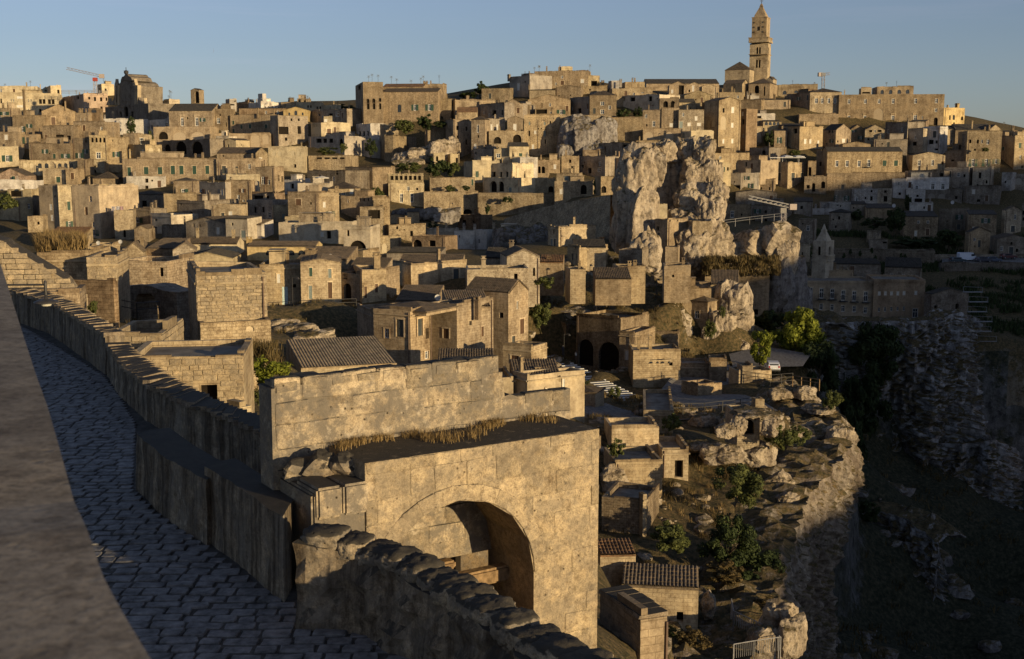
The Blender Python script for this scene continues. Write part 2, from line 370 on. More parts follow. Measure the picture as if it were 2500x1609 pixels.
def poly(bm, uvl, pts, t=None):
    f = bm.faces.new([bm.verts.new(p) for p in pts])
    t = t or Vector((1, 0, 0))
    for l in f.loops:
        c = l.vert.co; l[uvl].uv = (c.x * t.x + c.y * t.y, c.z)
    return f
def tile_sheet(name, parent, a, b, c, d, col, corr=True, thick=0.12, loc=None):
    """roof slope: a-b along the eave, d-c along the ridge, rows of half-round tiles"""
    a, b, c, d = [Vector(p) for p in (a, b, c, d)]
    L = (b - a).length; S = (d - a).length
    nrm = (b - a).cross(d - a).normalized()
    if nrm.z < 0: nrm = -nrm
    bm = bmesh.new(); uvl = bm.loops.layers.uv.new('UVMap')
    if corr:
        nc = max(4, int(L / 0.26)); nr = max(2, int(S / 0.5)); prof = ((0.0, 0.0), (0.18, 0.10), (0.5, 0.135), (0.82, 0.10))
        grid = []
        for j in range(nr):
            for e in (0, 1):
                row = []
                vv = (j + e) / nr; lift = 0.04 * (1 - e)
                for k in range(nc):
                    jit = random.uniform(-0.02, 0.02)
                    for (pu, ph) in prof:
                        u = (k + pu) / nc
                        p = (a.lerp(b, u)).lerp(d.lerp(c, u), vv)
                        row.append(bm.verts.new(p + nrm * (ph + lift + (jit if ph > 0.05 else 0))))
                row.append(bm.verts.new(b.lerp(c, vv) + nrm * lift)); grid.append(row)
        for j in range(len(grid) - 1):
            r0, r1 = grid[j], grid[j + 1]
            for k in range(len(r0) - 1):
                f = bm.faces.new((r0[k], r0[k + 1], r1[k + 1], r1[k])); f.smooth = False
    else:
        quad(bm, uvl, [a + nrm * 0.06, b + nrm * 0.06, c + nrm * 0.06, d + nrm * 0.06], [(0, 0), (L, 0), (L, S), (0, S)])
    # eave edge and underside
    quad(bm, uvl, [a - nrm * thick, b - nrm * thick, b + nrm * .02, a + nrm * .02], [(0, 0)] * 4)
    quad(bm, uvl, [d - nrm * thick, c - nrm * thick, b - nrm * thick, a - nrm * thick], [(0, 0)] * 4)
    o = bm_obj(name, bm, 'tile', parent, loc); o.color = (*col, 1); return o
TILE = (0.155, 0.12, 0.085); TILE_R = (0.21, 0.125, 0.07); TILE_D = (0.085, 0.075, 0.062); TILE_P = (0.33, 0.25, 0.155)
HOUSES = []
def place_window(house, base, pt, t, n, w_, h_, kind, wallcol):
    """pt = world point of the opening's bottom centre on the wall"""
    M = Matrix(((t.x, -n.x, 0), (t.y, -n.y, 0), (0, 0, 1)))
    def put(name, me, parent, local=True, col=None, sx=w_, sz=h_):
        o = bpy.data.objects.new(name, me); link(o, parent)
        if parent is house:
            o.matrix_local = Matrix.Translation(pt - base) @ M.to_4x4() @ Matrix.Diagonal((sx, 1, sz, 1))
        if col: o.color = (*col, 1)
        return o
    k = kind
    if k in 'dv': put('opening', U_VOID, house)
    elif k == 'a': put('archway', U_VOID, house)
    elif k == 'A': put('blind_arch', U_PANEL, house, col=tuple(c * 0.9 for c in wallcol))
    elif k == 'n': put('glazed_arch', U_PANE, house)
    elif k in 'wtpq':
        o = put('window', U_FRAME, house, col=WHITE); put('pane', U_PANE, o)
        s = put('surround', U_SURR, o); s.color = (*[min(0.75, c * 1.35) for c in wallcol], 1)
        if k == 'p':
            hd = put('hood', U_HOOD, o); hd.location = (0, 0, 1.28); hd.color = (*[min(0.75, c * 1.35) for c in wallcol], 1)
        if k == 'q':
            put('balcony', U_BALC, o)
    elif k == 'W':
        o = put('window', U_SHUT2, house, col=(0.60, 0.57, 0.50)); s = put('surround', U_SURR, o); s.color = (*[min(0.75, c * 1.30) for c in wallcol], 1)
    elif k in 'gGB':
        cc = {'g': GREEN, 'G': BLUEG, 'B': BROWN}[k]
        o = put('window', U_SHUT2, house, col=cc); s = put('surround', U_SURR, o); s.color = (*[min(0.75, c * 1.30) for c in wallcol], 1)
    elif k in 'oO':
        o = put('window', U_FRAME, house, col=WHITE, sx=w_ * 0.5); put('pane', U_PANE, o)
        for s_ in (-1, 1):
            s = put('shutter', U_SHUT, o); s.color = (*(GREEN if k == 'o' else BROWN), 1); s.location = (s_ * 1.02, -0.03, 0)
    elif k in 'bD':
        o = put('door', U_DOOR, house, col=BROWN if k == 'b' else (0.06, 0.065, 0.06))
        s = put('surround', U_SURR, o); s.color = (*[min(0.75, c * 1.30) for c in wallcol], 1)
    elif k == 'L':
        put('door', U_DOOR, house, col=(0.45, 0.55, 0.52))
def H(label, edges, yt, yb, roof='f', c='tan', win='', Y=None, psi=None, d=None, rise=0, mat='stone', rc=None, ch='', an='', name='house', cat='house', group=None, sink=None, ctrl=True, dep=0.28, par=0.45, corn=None):
    ex = [gx(e) for e in edges]; t_ = gy(yt); b_ = gy(yb)
    mid = (ex[0] + ex[-1]) / 2
    if Y is None: Y = autoY(mid, b_)
    three = len(ex) == 3
    if psi is None: psi = -30 if three else random.choice((-12, -6, 0, 4))
    a = math.radians(psi)
    n1 = Vector((math.sin(a), -math.cos(a), 0)); t1 = Vector((math.cos(a), math.sin(a), 0)); n2 = t1.copy(); t2 = -n1
    wallcol = COLS[c] if isinstance(c, str) else c
    kk = random.choice((0.80, 0.90, 1.0, 1.0, 1.08, 1.18)) * random.uniform(.95, 1.05); hh = random.uniform(-.07, .07); wallcol = (wallcol[0] * kk, wallcol[1] * kk * (1 - hh * .3), wallcol[2] * kk * (1 - hh))
    if three:
        C = P(ex[1], b_, Y); ztop = P(ex[1], t_, Y).z; zb = C.z
        C0 = Vector((C.x, C.y, (ztop + zb) / 2))
        s1 = abs(col_hit(C0, -t1, ex[0])); s2 = abs(col_hit(C0, t2, ex[2]))
        s1 = min(s1, 60); s2 = min(s2, 16 if d is None else max(d, 12) if d > 4 else d)
        A = C - t1 * s1; B = C + t2 * s2; D = A + (B - C)
    else:
        Cm = P(mid, b_, Y); zb = Cm.z; ztop = P(mid, t_, Y).z
        C0 = Vector((Cm.x, Cm.y, (ztop + zb) / 2))
        sl_ = col_hit(C0, -t1, ex[0]); sr_ = col_hit(C0, t1, ex[-1])
        A = Cm - t1 * sl_; C = Cm + t1 * sr_; s1 = sl_ + sr_
        s2 = d or min(11, max(5, s1 * 0.9)); B = C + t2 * s2; D = A + t2 * s2
    snk = (4.0 if sink is None else sink)
    foot = zb - snk
    Hh = ztop - foot
    base = Vector((C.x, C.y, foot))
    house = thing(name, label, cat, base, group)
    def loc(v, z): return Vector((v.x - base.x, v.y - base.y, z))
    # windows -> holes on the two seen faces
    holes = {1: [], 2: []}; todo = []
    for tok in win.split():
        q = tok.split(','); wx, wy, ww, wh = [float(v) for v in q[:4]]; kind = q[4] if len(q) > 4 else 'd'
        px, py = gx(wx), gy(wy); pw, ph = ww / RG[2], wh / RG[2]
        face = 1
        if three and px > ex[1]: face = 2
        O, t, n, L = (A, t1, n1, s1) if face == 1 else (C, t2, n2, s2)
        top = on_ray(px, py - ph / 2, O, n); bot = on_ray(px, py + ph / 2, O, n)
        lft = on_ray(px - pw / 2, py, O, n); rgt = on_ray(px + pw / 2, py, O, n)
        u0 = (lft - O).dot(t); u1 = (rgt - O).dot(t); v0 = bot.z - foot; v1 = top.z - foot
        if u0 < 0.15: u0 = 0.15
        if u1 > L - 0.15: u1 = L - 0.15
        if v1 > Hh - 0.1: v1 = Hh - 0.1
        if u1 - u0 < 0.2 or v1 - v0 < 0.2: continue
        arch = kind in 'aAn'
        dd = {'a': 0.7, 'A': 0.45, 'd': 0.6, 'v': 0.6}.get(kind, dep)
        if any(not (u1 < h[0] or u0 > h[1] or v1 < h[2] or v0 > h[3]) for h in holes[face]): continue
        # shuttered windows: the hole is only the glazed half
        if kind in 'oO':
            m_ = (u0 + u1) / 2; q_ = (u1 - u0) / 4; holes[face].append((m_ - q_, m_ + q_, v0, v1, False, dd))
        else: holes[face].append((u0, u1, v0, v1, arch, dd))
        todo.append((O + t * ((u0 + u1) / 2) + Vector((0, 0, v0 + foot - O.z)), t, n, u1 - u0, v1 - v0, kind))
    if name == 'house' and Y > 125 and len(win.split()) < 4:      # the lesser openings of an old wall
        for face, O, t, n, L in ((1, A, t1, n1, s1), (2, C, t2, n2, s2)):
            if n.dot(O) > 0 or (face == 2 and not three) or ztop - zb < 2.6: continue
            for _ in range(min(5, int(L * (ztop - zb) / 24 + random.random()))):
                ww, wh, kind = random.choice(((.9, 1.4, 'w'), (.8, 1.2, 'w'), (.6, .7, 'd'), (1.0, 1.9, 'B'), (1.5, 1.3, 'o'), (.5, .5, 'd'), (.9, 1.5, 'W'), (1.0, 2.0, 'D')))
                if L < ww + 1.2: continue
                u0 = random.uniform(.5, L - ww - .5); v0 = random.uniform(zb - foot + .5, max(zb - foot + .6, Hh - wh - .9)); u1, v1 = u0 + ww, v0 + wh
                if v1 > Hh - .4 or any(not (u1 + .6 < h[0] or u0 - .6 > h[1] or v1 + .5 < h[2] or v0 - .5 > h[3]) for h in holes[face]): continue
                if kind == 'o': holes[face].append((u0 + ww / 4, u1 - ww / 4, v0, v1, False, dep))
                else: holes[face].append((u0, u1, v0, v1, False, .6 if kind == 'd' else dep))
                todo.append((O + t * ((u0 + u1) / 2) + Vector((0, 0, v0 + foot - O.z)), t, n, ww, wh, kind))
    bm = bmesh.new(); uvl = bm.loops.layers.uv.new('UVMap')
    LA, LC, LB, LD = loc(A, 0), loc(C, 0), loc(B, 0), loc(D, 0)
    build_face(bm, uvl, LA, t1, n1, s1, Hh, holes[1])
    build_face(bm, uvl, LC, t2, n2, s2, Hh, holes[2])
    up = Vector((0, 0, Hh))
    quad(bm, uvl, [LB, LD, LD + up, LB + up], [(0, 0), (s1, 0), (s1, Hh), (0, Hh)])
    quad(bm, uvl, [LD, LA, LA + up, LD + up], [(0, 0), (s2, 0), (s2, Hh), (0, Hh)])
    rz_ = 0.0
    if rise:
        Ym = (A.y + B.y) / 2 if roof in 'shH' else C.y
        rz_ = P(mid, gy(yt - rise), Ym).z - ztop
        rz_ = max(0.3, min(rz_, 0.75 * max(s1, s2)))
    corr = Y < 300 and rc != 'p'
    tcol = {'r': TILE_R, 'd': TILE_D, 'p': TILE_P, None: TILE}[rc]
    kt = random.uniform(.8, 1.2); tcol = tuple(q * kt for q in tcol)
    e = Vector((0, 0, Hh))
    TA, TC, TB, TD = LA + e, LC + e, LB + e, LD + e
    rr = Vector((0, 0, rz_))
    if roof == 'f':
        th = 0.28
        cen = (TA + TB) / 2
        def ins(p, q): return p + (q - p).normalized() * th
        IA = TA + (TC - TA).normalized() * th + (TD - TA).normalized() * th; IC = TC + (TA - TC).normalized() * th + (TB - TC).normalized() * th
        IB = TB + (TD - TB).normalized() * th + (TC - TB).normalized() * th; ID = TD + (TB - TD).normalized() * th + (TA - TD).normalized() * th
        dn = Vector((0, 0, par))
        for p, q, r_, s_ in ((TA, TC, IC, IA), (TC, TB, IB, IC), (TB, TD, ID, IB), (TD, TA, IA, ID)):
            poly(bm, uvl, [p, q, r_, s_]); poly(bm, uvl, [s_, r_, r_ - dn, s_ - dn])
        rb = bmesh.new(); rb.faces.new([rb.verts.new(p - dn * 0.98) for p in (IA, IC, IB, ID)])
        bm_obj('roof', rb, 'flatroof', house)
        if name in ('house', 'retaining_wall', 'terrace_wall'):
            pb = bmesh.new()
            for p, q in ((TA, TC), (TC, TB)):
                L_ = (q - p).length; u_ = 0.0; a_ = math.atan2((q - p).y, (q - p).x); d_ = (q - p).normalized(); nn_ = Vector((-d_.y, d_.x, 0)); hz = random.uniform(0, .12)
                while u_ < L_ - .3:
                    w_ = min(random.uniform(.5, 2.2), L_ - u_); hz = max(0, min(.42, hz + random.uniform(-.14, .14))) if random.random() < .8 else random.uniform(0, .5)
                    c_ = p + d_ * (u_ + w_ / 2) + nn_ * .145
                    if hz > .03: add_box(pb, c_.x, c_.y, c_.z + hz / 2 - .04, w_ - .02, .26, hz + .08, a_)
                    u_ += w_
            if len(pb.verts):
                po = bm_obj('parapet_stones', pb, mat, house); po['kind'] = 'stuff'; po.color = (*[q * .9 for q in wallcol], 1)
            else: pb.free()
        if name == 'house' and Y > 150 and min(s1, s2) > 4.5:
            if random.random() < .34:
                w_, l_, h_ = s1 * random.uniform(.25, .45), s2 * random.uniform(.3, .5), random.uniform(1.3, 2.1); c_ = TA + (TC - TA) * random.uniform(.3, .7) + (TD - TA) * .62
                rb2 = bmesh.new(); add_box(rb2, c_.x, c_.y, c_.z + h_ / 2 - .3, w_, l_, h_ + .3, a); add_box(rb2, c_.x, c_.y, c_.z + h_ + .06, w_ + .24, l_ + .24, .12, a)
                ro = bm_obj('roof_room', rb2, random.choice(('plaster', 'stone')), house); k_ = random.uniform(.9, 1.25); ro.color = (*[min(.7, q * k_) for q in wallcol], 1)
            for _ in range(random.choice((0, 1, 1, 2))):
                c_ = TA + (TC - TA) * random.uniform(.12, .88) + (TD - TA) * random.uniform(.2, .7); w_ = random.uniform(.4, .65); h_ = random.uniform(.9, 1.7)
                rb2 = bmesh.new(); add_box(rb2, c_.x, c_.y, c_.z + h_ / 2 - .2, w_, w_ * .8, h_ + .2, a); add_box(rb2, c_.x, c_.y, c_.z + h_ + .05, w_ * 1.3, w_ * 1.1, .1, a); add_box(rb2, c_.x, c_.y, c_.z + h_ + .25, w_ * .7, w_ * .6, .3, a); add_box(rb2, c_.x, c_.y, c_.z + h_ + .44, w_ * 1.15, w_, .08, a)
                ro = bm_obj('chimney', rb2, 'stone', house); ro.color = (*wallcol, 1)
            if random.random() < .3:
                c_ = TA + (TC - TA) * random.uniform(.2, .8) + (TD - TA) * .4; h_ = random.uniform(2, 3.6); rb2 = bmesh.new(); r_ = .02 + Y * .00006
                add_tube(rb2, c_, c_ + Vector((0, 0, h_)), r_, None, 4)
                for dz in (.1, .45, .8): add_box(rb2, c_.x, c_.y, c_.z + h_ - dz, 1.0, r_, r_, .7)
                bm_obj('aerial', rb2, 'iron', house)
        if corn or (corn is None and random.random() < 0.4 and Hh > 5):
            cb = bmesh.new()
            for p, q, n_ in ((TA, TC, n1), (TC, TB, n2)):
                m_ = (p + q) / 2 + n_ * 0.06 - Vector((0, 0, 0.55)); add_box(cb, m_.x, m_.y, m_.z, (q - p).length, 0.14, 0.14, math.atan2((q - p).y, (q - p).x))
            co = bm_obj('cornice', cb, 'plaster', house); co.color = (*[q * 0.92 for q in wallcol], 1)
    elif roof in 'gG':      # gable on the left-hand face (g) or on the right-hand face (G)
        if roof == 'g':
            m1 = (TA + TC) / 2 + rr; m2 = (TD + TB) / 2 + rr
            poly(bm, uvl, [TA, TC, m1], t1); poly(bm, uvl, [TB, TD, m2], t1)
            ov = n1 * 0.12
            tile_sheet('roof', house, TD - ov, TA + ov, m1 + ov, m2 - ov, tcol, corr); tile_sheet('roof', house, TC + ov, TB - ov, m2 - ov, m1 + ov, tcol, corr)
        else:
            m1 = (TC + TB) / 2 + rr; m2 = (TA + TD) / 2 + rr
            poly(bm, uvl, [TC, TB, m1], t2); poly(bm, uvl, [TD, TA, m2], t2)
            ov = n2 * 0.12
            tile_sheet('roof', house, TA - ov, TC + ov, m1 + ov, m2 - ov, tcol, corr); tile_sheet('roof', house, TB + ov, TD - ov, m2 - ov, m1 + ov, tcol, corr)
    elif roof == 's':       # ridge along the front, slope seen
        m1 = (TA + TD) / 2 + rr; m2 = (TC + TB) / 2 + rr
        poly(bm, uvl, [TD, TA, m1], t2); poly(bm, uvl, [TC, TB, m2], t2)
        ov = n1 * 0.15
        tile_sheet('roof', house, TA + ov, TC + ov, m2, m1, tcol, corr); tile_sheet('roof', house, TB - ov, TD - ov, m1, m2, tcol, corr)
    elif roof == 'S':       # one slope falling to the front
        m1 = TD + rr; m2 = TB + rr
        poly(bm, uvl, [TD, TA, m1], t2); poly(bm, uvl, [TC, TB, m2], t2); poly(bm, uvl, [TB, TD, m1, m2], t1)
        ov = n1 * 0.15
        tile_sheet('roof', house, TA + ov, TC + ov, m2, m1, tcol, corr)
    elif roof in 'hH':
        ap = (TA + TB) / 2 + rr
        for p, q in ((TA, TC), (TC, TB), (TB, TD), (TD, TA)):
            m_ = (p + q) / 2; o_ = (m_ - (TA + TB) / 2).normalized() * 0.3
            pp = p + (p - ap).normalized() * 0.25; qq = q + (q - ap).normalized() * 0.25
            tile_sheet('roof', house, pp, qq, ap, ap, tcol, False)
    if name == 'house' and roof == 'f':    # old walls lean and sag a little
        lx, ly = random.gauss(0, .006), random.gauss(0, .006); ph = random.uniform(0, 50)
        for v in bm.verts:
            z_ = v.co.z
            if z_ > 1: v.co.x += lx * z_; v.co.y += ly * z_
            if z_ > Hh - .05: v.co.z += .22 * mnoise.noise(Vector((v.co.x * .23 + ph, v.co.y * .23, 0)))
    wo = bm_obj('wall', bm, mat, house); wo.color = (*wallcol, 1)
    for args in todo: place_window(house, base, *args, wallcol)
    if name == 'house' and Hh > 6:
        for n_, e0, e1 in ((n1, LA, LC), (n2, LC, LB)):
            if random.random() < .38 and (three or n_ is n1):
                f_ = random.choice((.06, .94)); c_ = e0.lerp(e1, f_) + n_ * .09; db = bmesh.new(); add_tube(db, c_ + Vector((0, 0, .5)), c_ + Vector((0, 0, Hh - .2)), .05 + Y * .00008, None, 5); do = bm_obj('drainpipe', db, 'paint', house); do.color = (.12, .075, .05, 1)
    # chimneys and aerials standing on the roof
    for tok in ch.split():
        q = tok.split(','); cx_, cyt, cyb, cw = [float(v) for v in q[:4]]
        Yc = Y + s2 * 0.4 * (0.7 if three else 1)
        p0 = P(gx(cx_), gy(cyb), Yc); p1 = P(gx(cx_), gy(cyt), Yc); ww = cw / RG[2] / F * Yc
        cb = bmesh.new(); hc = p1.z - p0.z + 1.2; zc = p0.z - 1.2
        add_box(cb, p0.x - base.x, p0.y - base.y, zc + hc / 2 - foot, ww, ww * 0.8, hc, a)
        add_box(cb, p0.x - base.x, p0.y - base.y, zc + hc - foot + 0.07, ww * 1.3, ww * 1.05, 0.14, a)
        for s_ in (-1, 1): add_box(cb, p0.x - base.x + s_ * ww * 0.35 * math.cos(a), p0.y - base.y + s_ * ww * .35 * math.sin(a), zc + hc - foot + 0.29, ww * 0.22, ww * 0.7, 0.30, a)
        add_box(cb, p0.x - base.x, p0.y - base.y, zc + hc - foot + 0.48, ww * 1.15, ww * 0.95, 0.10, a)
        co = bm_obj('chimney', cb, 'stone', house); co.color = (*wallcol, 1)
    for tok in an.split():
        q = [float(v) for v in tok.split(',')]
        Yc = Y + s2 * 0.3
        p0 = P(gx(q[0]), gy(q[2]), Yc); p1 = P(gx(q[0]), gy(q[1]), Yc)
        ab = bmesh.new(); l0 = p0 - base - Vector((0, 0, 1.0)); l1 = Vector((l0.x, l0.y, p1.z - base.z))
        rr_ = 0.022 + Y * 0.00007
        add_tube(ab, l0, l1, rr_, rr_, 5)
        for k, (dz, hw) in enumerate(((0.05, 0.55), (0.35, 0.45), (0.65, 0.65))):
            if l1.z - dz > l0.z + 1.2: add_box(ab, l1.x, l1.y, l1.z - dz, hw * 2, rr_ * 1.4, rr_ * 1.4, 0.5)
        add_box(ab, l1.x, l1.y, l1.z - 0.30, rr_ * 1.4, 1.2, rr_ * 1.4, 0.5)
        bm_obj('aerial', ab, 'iron', house)
    if ctrl:
        for k in range(int(s1 / 9) + 2):
            p = A.lerp(C, k / (int(s1 / 9) + 1)); CTRL.append((p.x, p.y, zb - 0.6))
        if s2 > 4: CTRL.append(((B.x + D.x) / 2, (B.y + D.y) / 2, min(zb + 0.6, ztop - 1.5)))
    HOUSES.append((ex[0], ex[-1], t_, b_, min(A.y, C.y, Y)))
    house['Y'] = Y
    del house['Y']
    house_info = dict(house=house, base=base, foot=foot, A=A, C=C, B=B, D=D, t1=t1, n1=n1, t2=t2, n2=n2, s1=s1, s2=s2, H=Hh, Y=Y, zb=zb, ztop=ztop, col=wallcol)
    return house_info
# ================================================================ upper town, left
S4 = 4.786
R(0, 120, S4)
H('long cream apartment block with paired dark windows at left end of skyline', [-60, 685], 515, 790, Y=520, psi=14, c='cream', mat='plaster', d=14, win='128,598,13,36,w 158,598,13,36,w 232,565,72,28,W 232,668,72,28,W 332,600,13,36,w 362,600,13,36,w 470,612,34,55,d 512,612,34,55,d 575,615,34,55,d 618,615,34,55,d 332,712,13,36,w 362,712,13,36,w 470,720,30,40,d 10,605,20,55,d')
H('set-back cream penthouse storey on the long apartment block', [-60, 440], 437, 530, Y=536, psi=14, c='cream', mat='plaster', win='35,440,1,1,d', an='357,370,440 60,405,440')
H('small cream rooftop block with one dark window left of the red crane', [470, 595, 715], 425, 540, Y=540, psi=-62, c='cream', mat='plaster', win='682,497,26,46,d 535,488,24,26,d', ch='472,425,470,12')
pk = H('pinkish building with a railed roof terrace below the red crane', [690, 985, 1262], 520, 720, Y=510, psi=-58, c='pink', mat='plaster', win='1043,573,25,30,d 1110,583,25,48,d 1182,587,26,46,d 1245,585,20,40,d 1005,695,30,50,w 1187,700,26,60,d 910,565,26,40,d', ch='765,625,680,18')
H('pale stair tower block between red crane and dark baroque church', [1140, 1192, 1335], 407, 520, Y=545, psi=-60, c='cream', mat='plaster', win='1165,475,22,30,d 1235,475,22,30,d')
H('low tan block with one dark doorway right of the baroque church', [1740, 1865, 1960], 600, 730, Y=505, psi=-25, c='tan', win='1795,663,36,60,d', an='1825,575,600 1985,478,600')
H('pale pinkish plaster house corner beside the long tiled palace', [1915, 1985, 2105], 588, 825, Y=475, psi=-40, c='pale', mat='plaster', an='1975,540,590 2000,490,590')
H('twin-peaked stone belfry with a dark arch above the tiled palace', [2230, 2335, 2392], 478, 660, 'g', Y=490, psi=-22, c='tan', rise=22, win='2300,560,50,140,a', name='belfry', cat='belfry', d=3)
H('tan house with a lit blind arch at the left edge of the photo', [-60, 145], 690, 960, Y=430, psi=-6, c='tan', win='52,752,75,40,o 55,905,90,80,A', ch='95,668,690,12')
H('narrow tan house with one shuttered door beside the tall dark flue', [150, 415], 775, 990, Y=414, psi=-8, c='tan', win='262,935,62,66,o', ch='290,490,775,22')
H('big tan gable-fronted house with an ochre shuttered window', [400, 500, 890], 725, 1000, 'G', Y=420, psi=-66, c='tan', rise=85, win='623,840,48,88,B 682,708,14,26,d 455,845,30,80,d', d=12, ch='765,625,680,20')
H('stone pavilion with glass top beside the gable-fronted house', [1030, 1140], 690, 860, Y=426, psi=-4, c='brown', win='1095,715,60,55,n')
H('low tan roof house left of the stone pavilion', [880, 1030], 742, 860, Y=424, psi=-10, c='tan', win='945,825,14,40,w 990,825,14,40,w', ch='955,710,742,30')
H('long cracked tan garden wall house below the stone pavilion', [860, 1225], 850, 1000, Y=404, psi=-10, c='tan', mat='rubble', win='885,915,18,40,d', ch='1185,762,850,22')
H('white convent wall bearing a tree shadow below the baroque church', [1205, 1735], 820, 985, Y=445, psi=30, c='white', mat='plaster', win='1297,897,56,44,d', ch='1362,845,920,10 1617,850,920,10', d=12)
H('shaded white wing right of the white convent wall', [1735, 1975], 825, 1010, Y=446, psi=-35, c='white', mat='plaster', win='1775,915,20,50,d 1790,915,10,50,d 1840,915,20,50,d 1945,890,34,60,w')
H('tan terrace house with a red awning under the gable-fronted house', [500, 862], 900, 1100, Y=400, psi=-5, c='tan', win='538,1028,26,56,B 700,1030,100,60,d 805,1035,50,50,d', mat='rubble')
H('tan upper storey with one white shutter at the left edge', [-60, 215], 968, 1150, Y=396, psi=-4, c='tan', win='72,1030,40,60,W')
H('cream house with a planted green-shuttered balcony at left edge', [-60, 216], 1145, 1390, Y=388, psi=6, c='cream', mat='plaster', win='85,1278,84,76,o')
H('narrow tan house with tall green shutters by the left edge', [215, 425], 1000, 1120, Y=398, psi=-4, c='tan', win='245,1068,62,80,o', ch='312,925,1000,14')
H('wide low tan house with two shuttered windows in the left town', [340, 830], 1105, 1300, Y=383, psi=-8, c='tan', mat='rubble', win='635,1250,32,54,g 765,1248,72,50,o', ch='530,1195,1280,34')
H('tan left wing of the loggia house', [850, 1045], 1040, 1290, 'f', Y=382, psi=-22, c='tan', win='930,1243,64,60,o 1003,1072,22,40,d')
H('cream house front with a row of four pointed loggia arches', [1045, 1250], 1008, 1292, Y=379, psi=4, c='cream', win='1075,1062,30,55,a 1122,1062,30,55,a 1168,1062,30,55,a 1213,1062,30,55,a 1150,1243,54,76,t')
H('cream right wing of the loggia house with one shuttered window', [1250, 1470], 1030, 1292, Y=381, psi=6, c='tuff', win='1357,1230,56,60,o 1312,1070,14,20,d 1412,1200,14,14,d', ch='1365,1015,1040,20')
H('tan tower house right of the loggia house', [1440, 1575], 985, 1200, Y=392, psi=-14, c='tan', ch='1545,985,1000,24')
H('small house with a white glazed veranda above the carved facade', [1575, 1720], 1000, 1130, Y=394, psi=0, c='tuff', win='1635,1075,90,80,w')
H('stone block with a carved pilaster facade facing the sun', [1475, 1705, 1895], 1120, 1290, Y=376, psi=-48, c='cream', win='1768,1205,46,110,A 1862,1210,26,100,A', ch='1515,1185,1260,26')
H('long low cream house with a row of eight arched windows', [222, 905], 1300, 1440, Y=366, psi=6, c='cream', win='295,1358,48,52,A 370,1358,48,52,A 465,1362,46,58,n 543,1362,46,58,n 630,1362,42,58,n 698,1362,42,58,n 768,1362,42,60,n 835,1362,42,60,n')
H('tan stub wall right of the eight arched windows', [905, 1000], 1290, 1440, Y=363, psi=-10, c='tan', mat='rubble')
H('cream bracketed balcony tower with an arched base', [1045, 1218], 1292, 1450, Y=373, psi=8, c='cream', win='1112,1372,24,24,d 1095,1430,66,60,a', corn=True)
H('dark gap house between balcony tower and long green-shuttered range', [1218, 1430], 1290, 1450, Y=385, psi=-25, c='brown')
R(450, 120, S4)
H('long tiled palace with pedimented balcony windows on the left skyline', [-178, 330], 720, 925, 's', Y=436, psi=-4, c='tan', rise=82, d=14, win='-24,850,36,100,p 147,850,40,100,p', rc='d', ch='340,1,1,1')
H('tan palace bay with one pedimented white window', [330, 538], 700, 910, Y=438, psi=-5, c='tan', win='400,838,40,68,p 490,880,14,50,d')
H('long tan wing with four green-shuttered windows right of the palace', [540, 1048, 1108], 765, 1010, Y=432, psi=-16, c='tan', win='572,858,26,46,g 668,908,26,44,g 768,902,32,50,g 955,902,30,46,g 575,955,26,44,g', ch='860,705,765,22 1045,710,770,18')
H('tan arcaded terrace wall with big arches below the tiled palace', [-360, 300], 908, 1075, Y=424, psi=-2, c='tan', win='-247,1010,110,90,a -55,1015,150,90,A 158,1012,150,92,A', name='terrace_wall', cat='wall')
H('deep shaded arches of the lower terrace left of centre', [-250, 300], 1062, 1260, Y=412, psi=-42, c='grey', win='-200,1160,80,100,a -40,1150,130,150,a 150,1150,130,150,a', name='terrace_wall', cat='wall')
H('tan lower arcade with three sunlit blind arches', [300, 1010], 985, 1150, Y=421, psi=-3, c='tan', win='648,1020,120,70,A 828,1065,110,160,A 950,1045,76,130,A', name='terrace_wall', cat='wall')
H('small cream house with an arched doorway under the lower arcade', [470, 605, 765], 1065, 1165, 'g', Y=404, psi=-25, c='cream', rise=25, win='512,1128,18,36,a', mat='plaster')
H('white roof house beside the cream arched-door house', [370, 520], 1020, 1150, Y=410, psi=-20, c='pale', mat='plaster', ch='482,985,1020,12')
H('shaded brown house below the orange gable', [1010, 1105, 1450], 775, 1120, Y=418, psi=-52, c='grey', win='1190,1050,30,40,a 1345,945,40,90,d 1160,950,120,90,d 1255,825,22,30,d 1340,825,22,30,d')
H('orange gabled hall with three arched windows', [1158, 1445], 712, 800, 'g', Y=440, psi=2, c='ochre', rise=38, d=18, mat='plaster', win='1225,757,22,34,n 1302,745,34,54,n 1382,757,22,34,n')
H('long dark roofed shed behind the orange gabled hall', [640, 1160], 690, 790, 'S', Y=452, psi=0, c='brown', rise=6, rc='d', d=10)
H('white house with four small dark windows under the white water tower', [742, 898, 1130], 620, 720, Y=470, psi=-50, c='white', mat='plaster', win='945,676,14,20,d 988,676,14,20,d 1030,676,14,20,d 1072,676,14,20,d 1100,676,14,20,d', ch='845,600,620,10')
H('white square water tower on the left skyline', [862, 915, 958], 518, 620, Y=476, psi=-45, c='white', mat='plaster', name='water_tower', cat='tower', d=4)
H('white cabin with an overhanging flat roof near the belfry', [485, 530, 612], 585, 700, Y=474, psi=-45, c='white', mat='plaster', win='560,650,50,16,d 590,600,20,30,d')
H('brown rendered house between white cabin and water tower house', [612, 745], 625, 720, Y=480, psi=-40, c='brown')
H('long tan skyline range right of the water tower house', [1130, 1320], 620, 720, Y=474, psi=4, c='tan')
H('cream skyline house with twin arched windows', [1305, 1625], 622, 720, Y=472, psi=10, c='cream', mat='plaster', win='1445,670,16,30,a 1478,670,16,30,a 1553,683,16,28,d 1590,683,16,28,d', an='1370,545,585 1440,545,590')
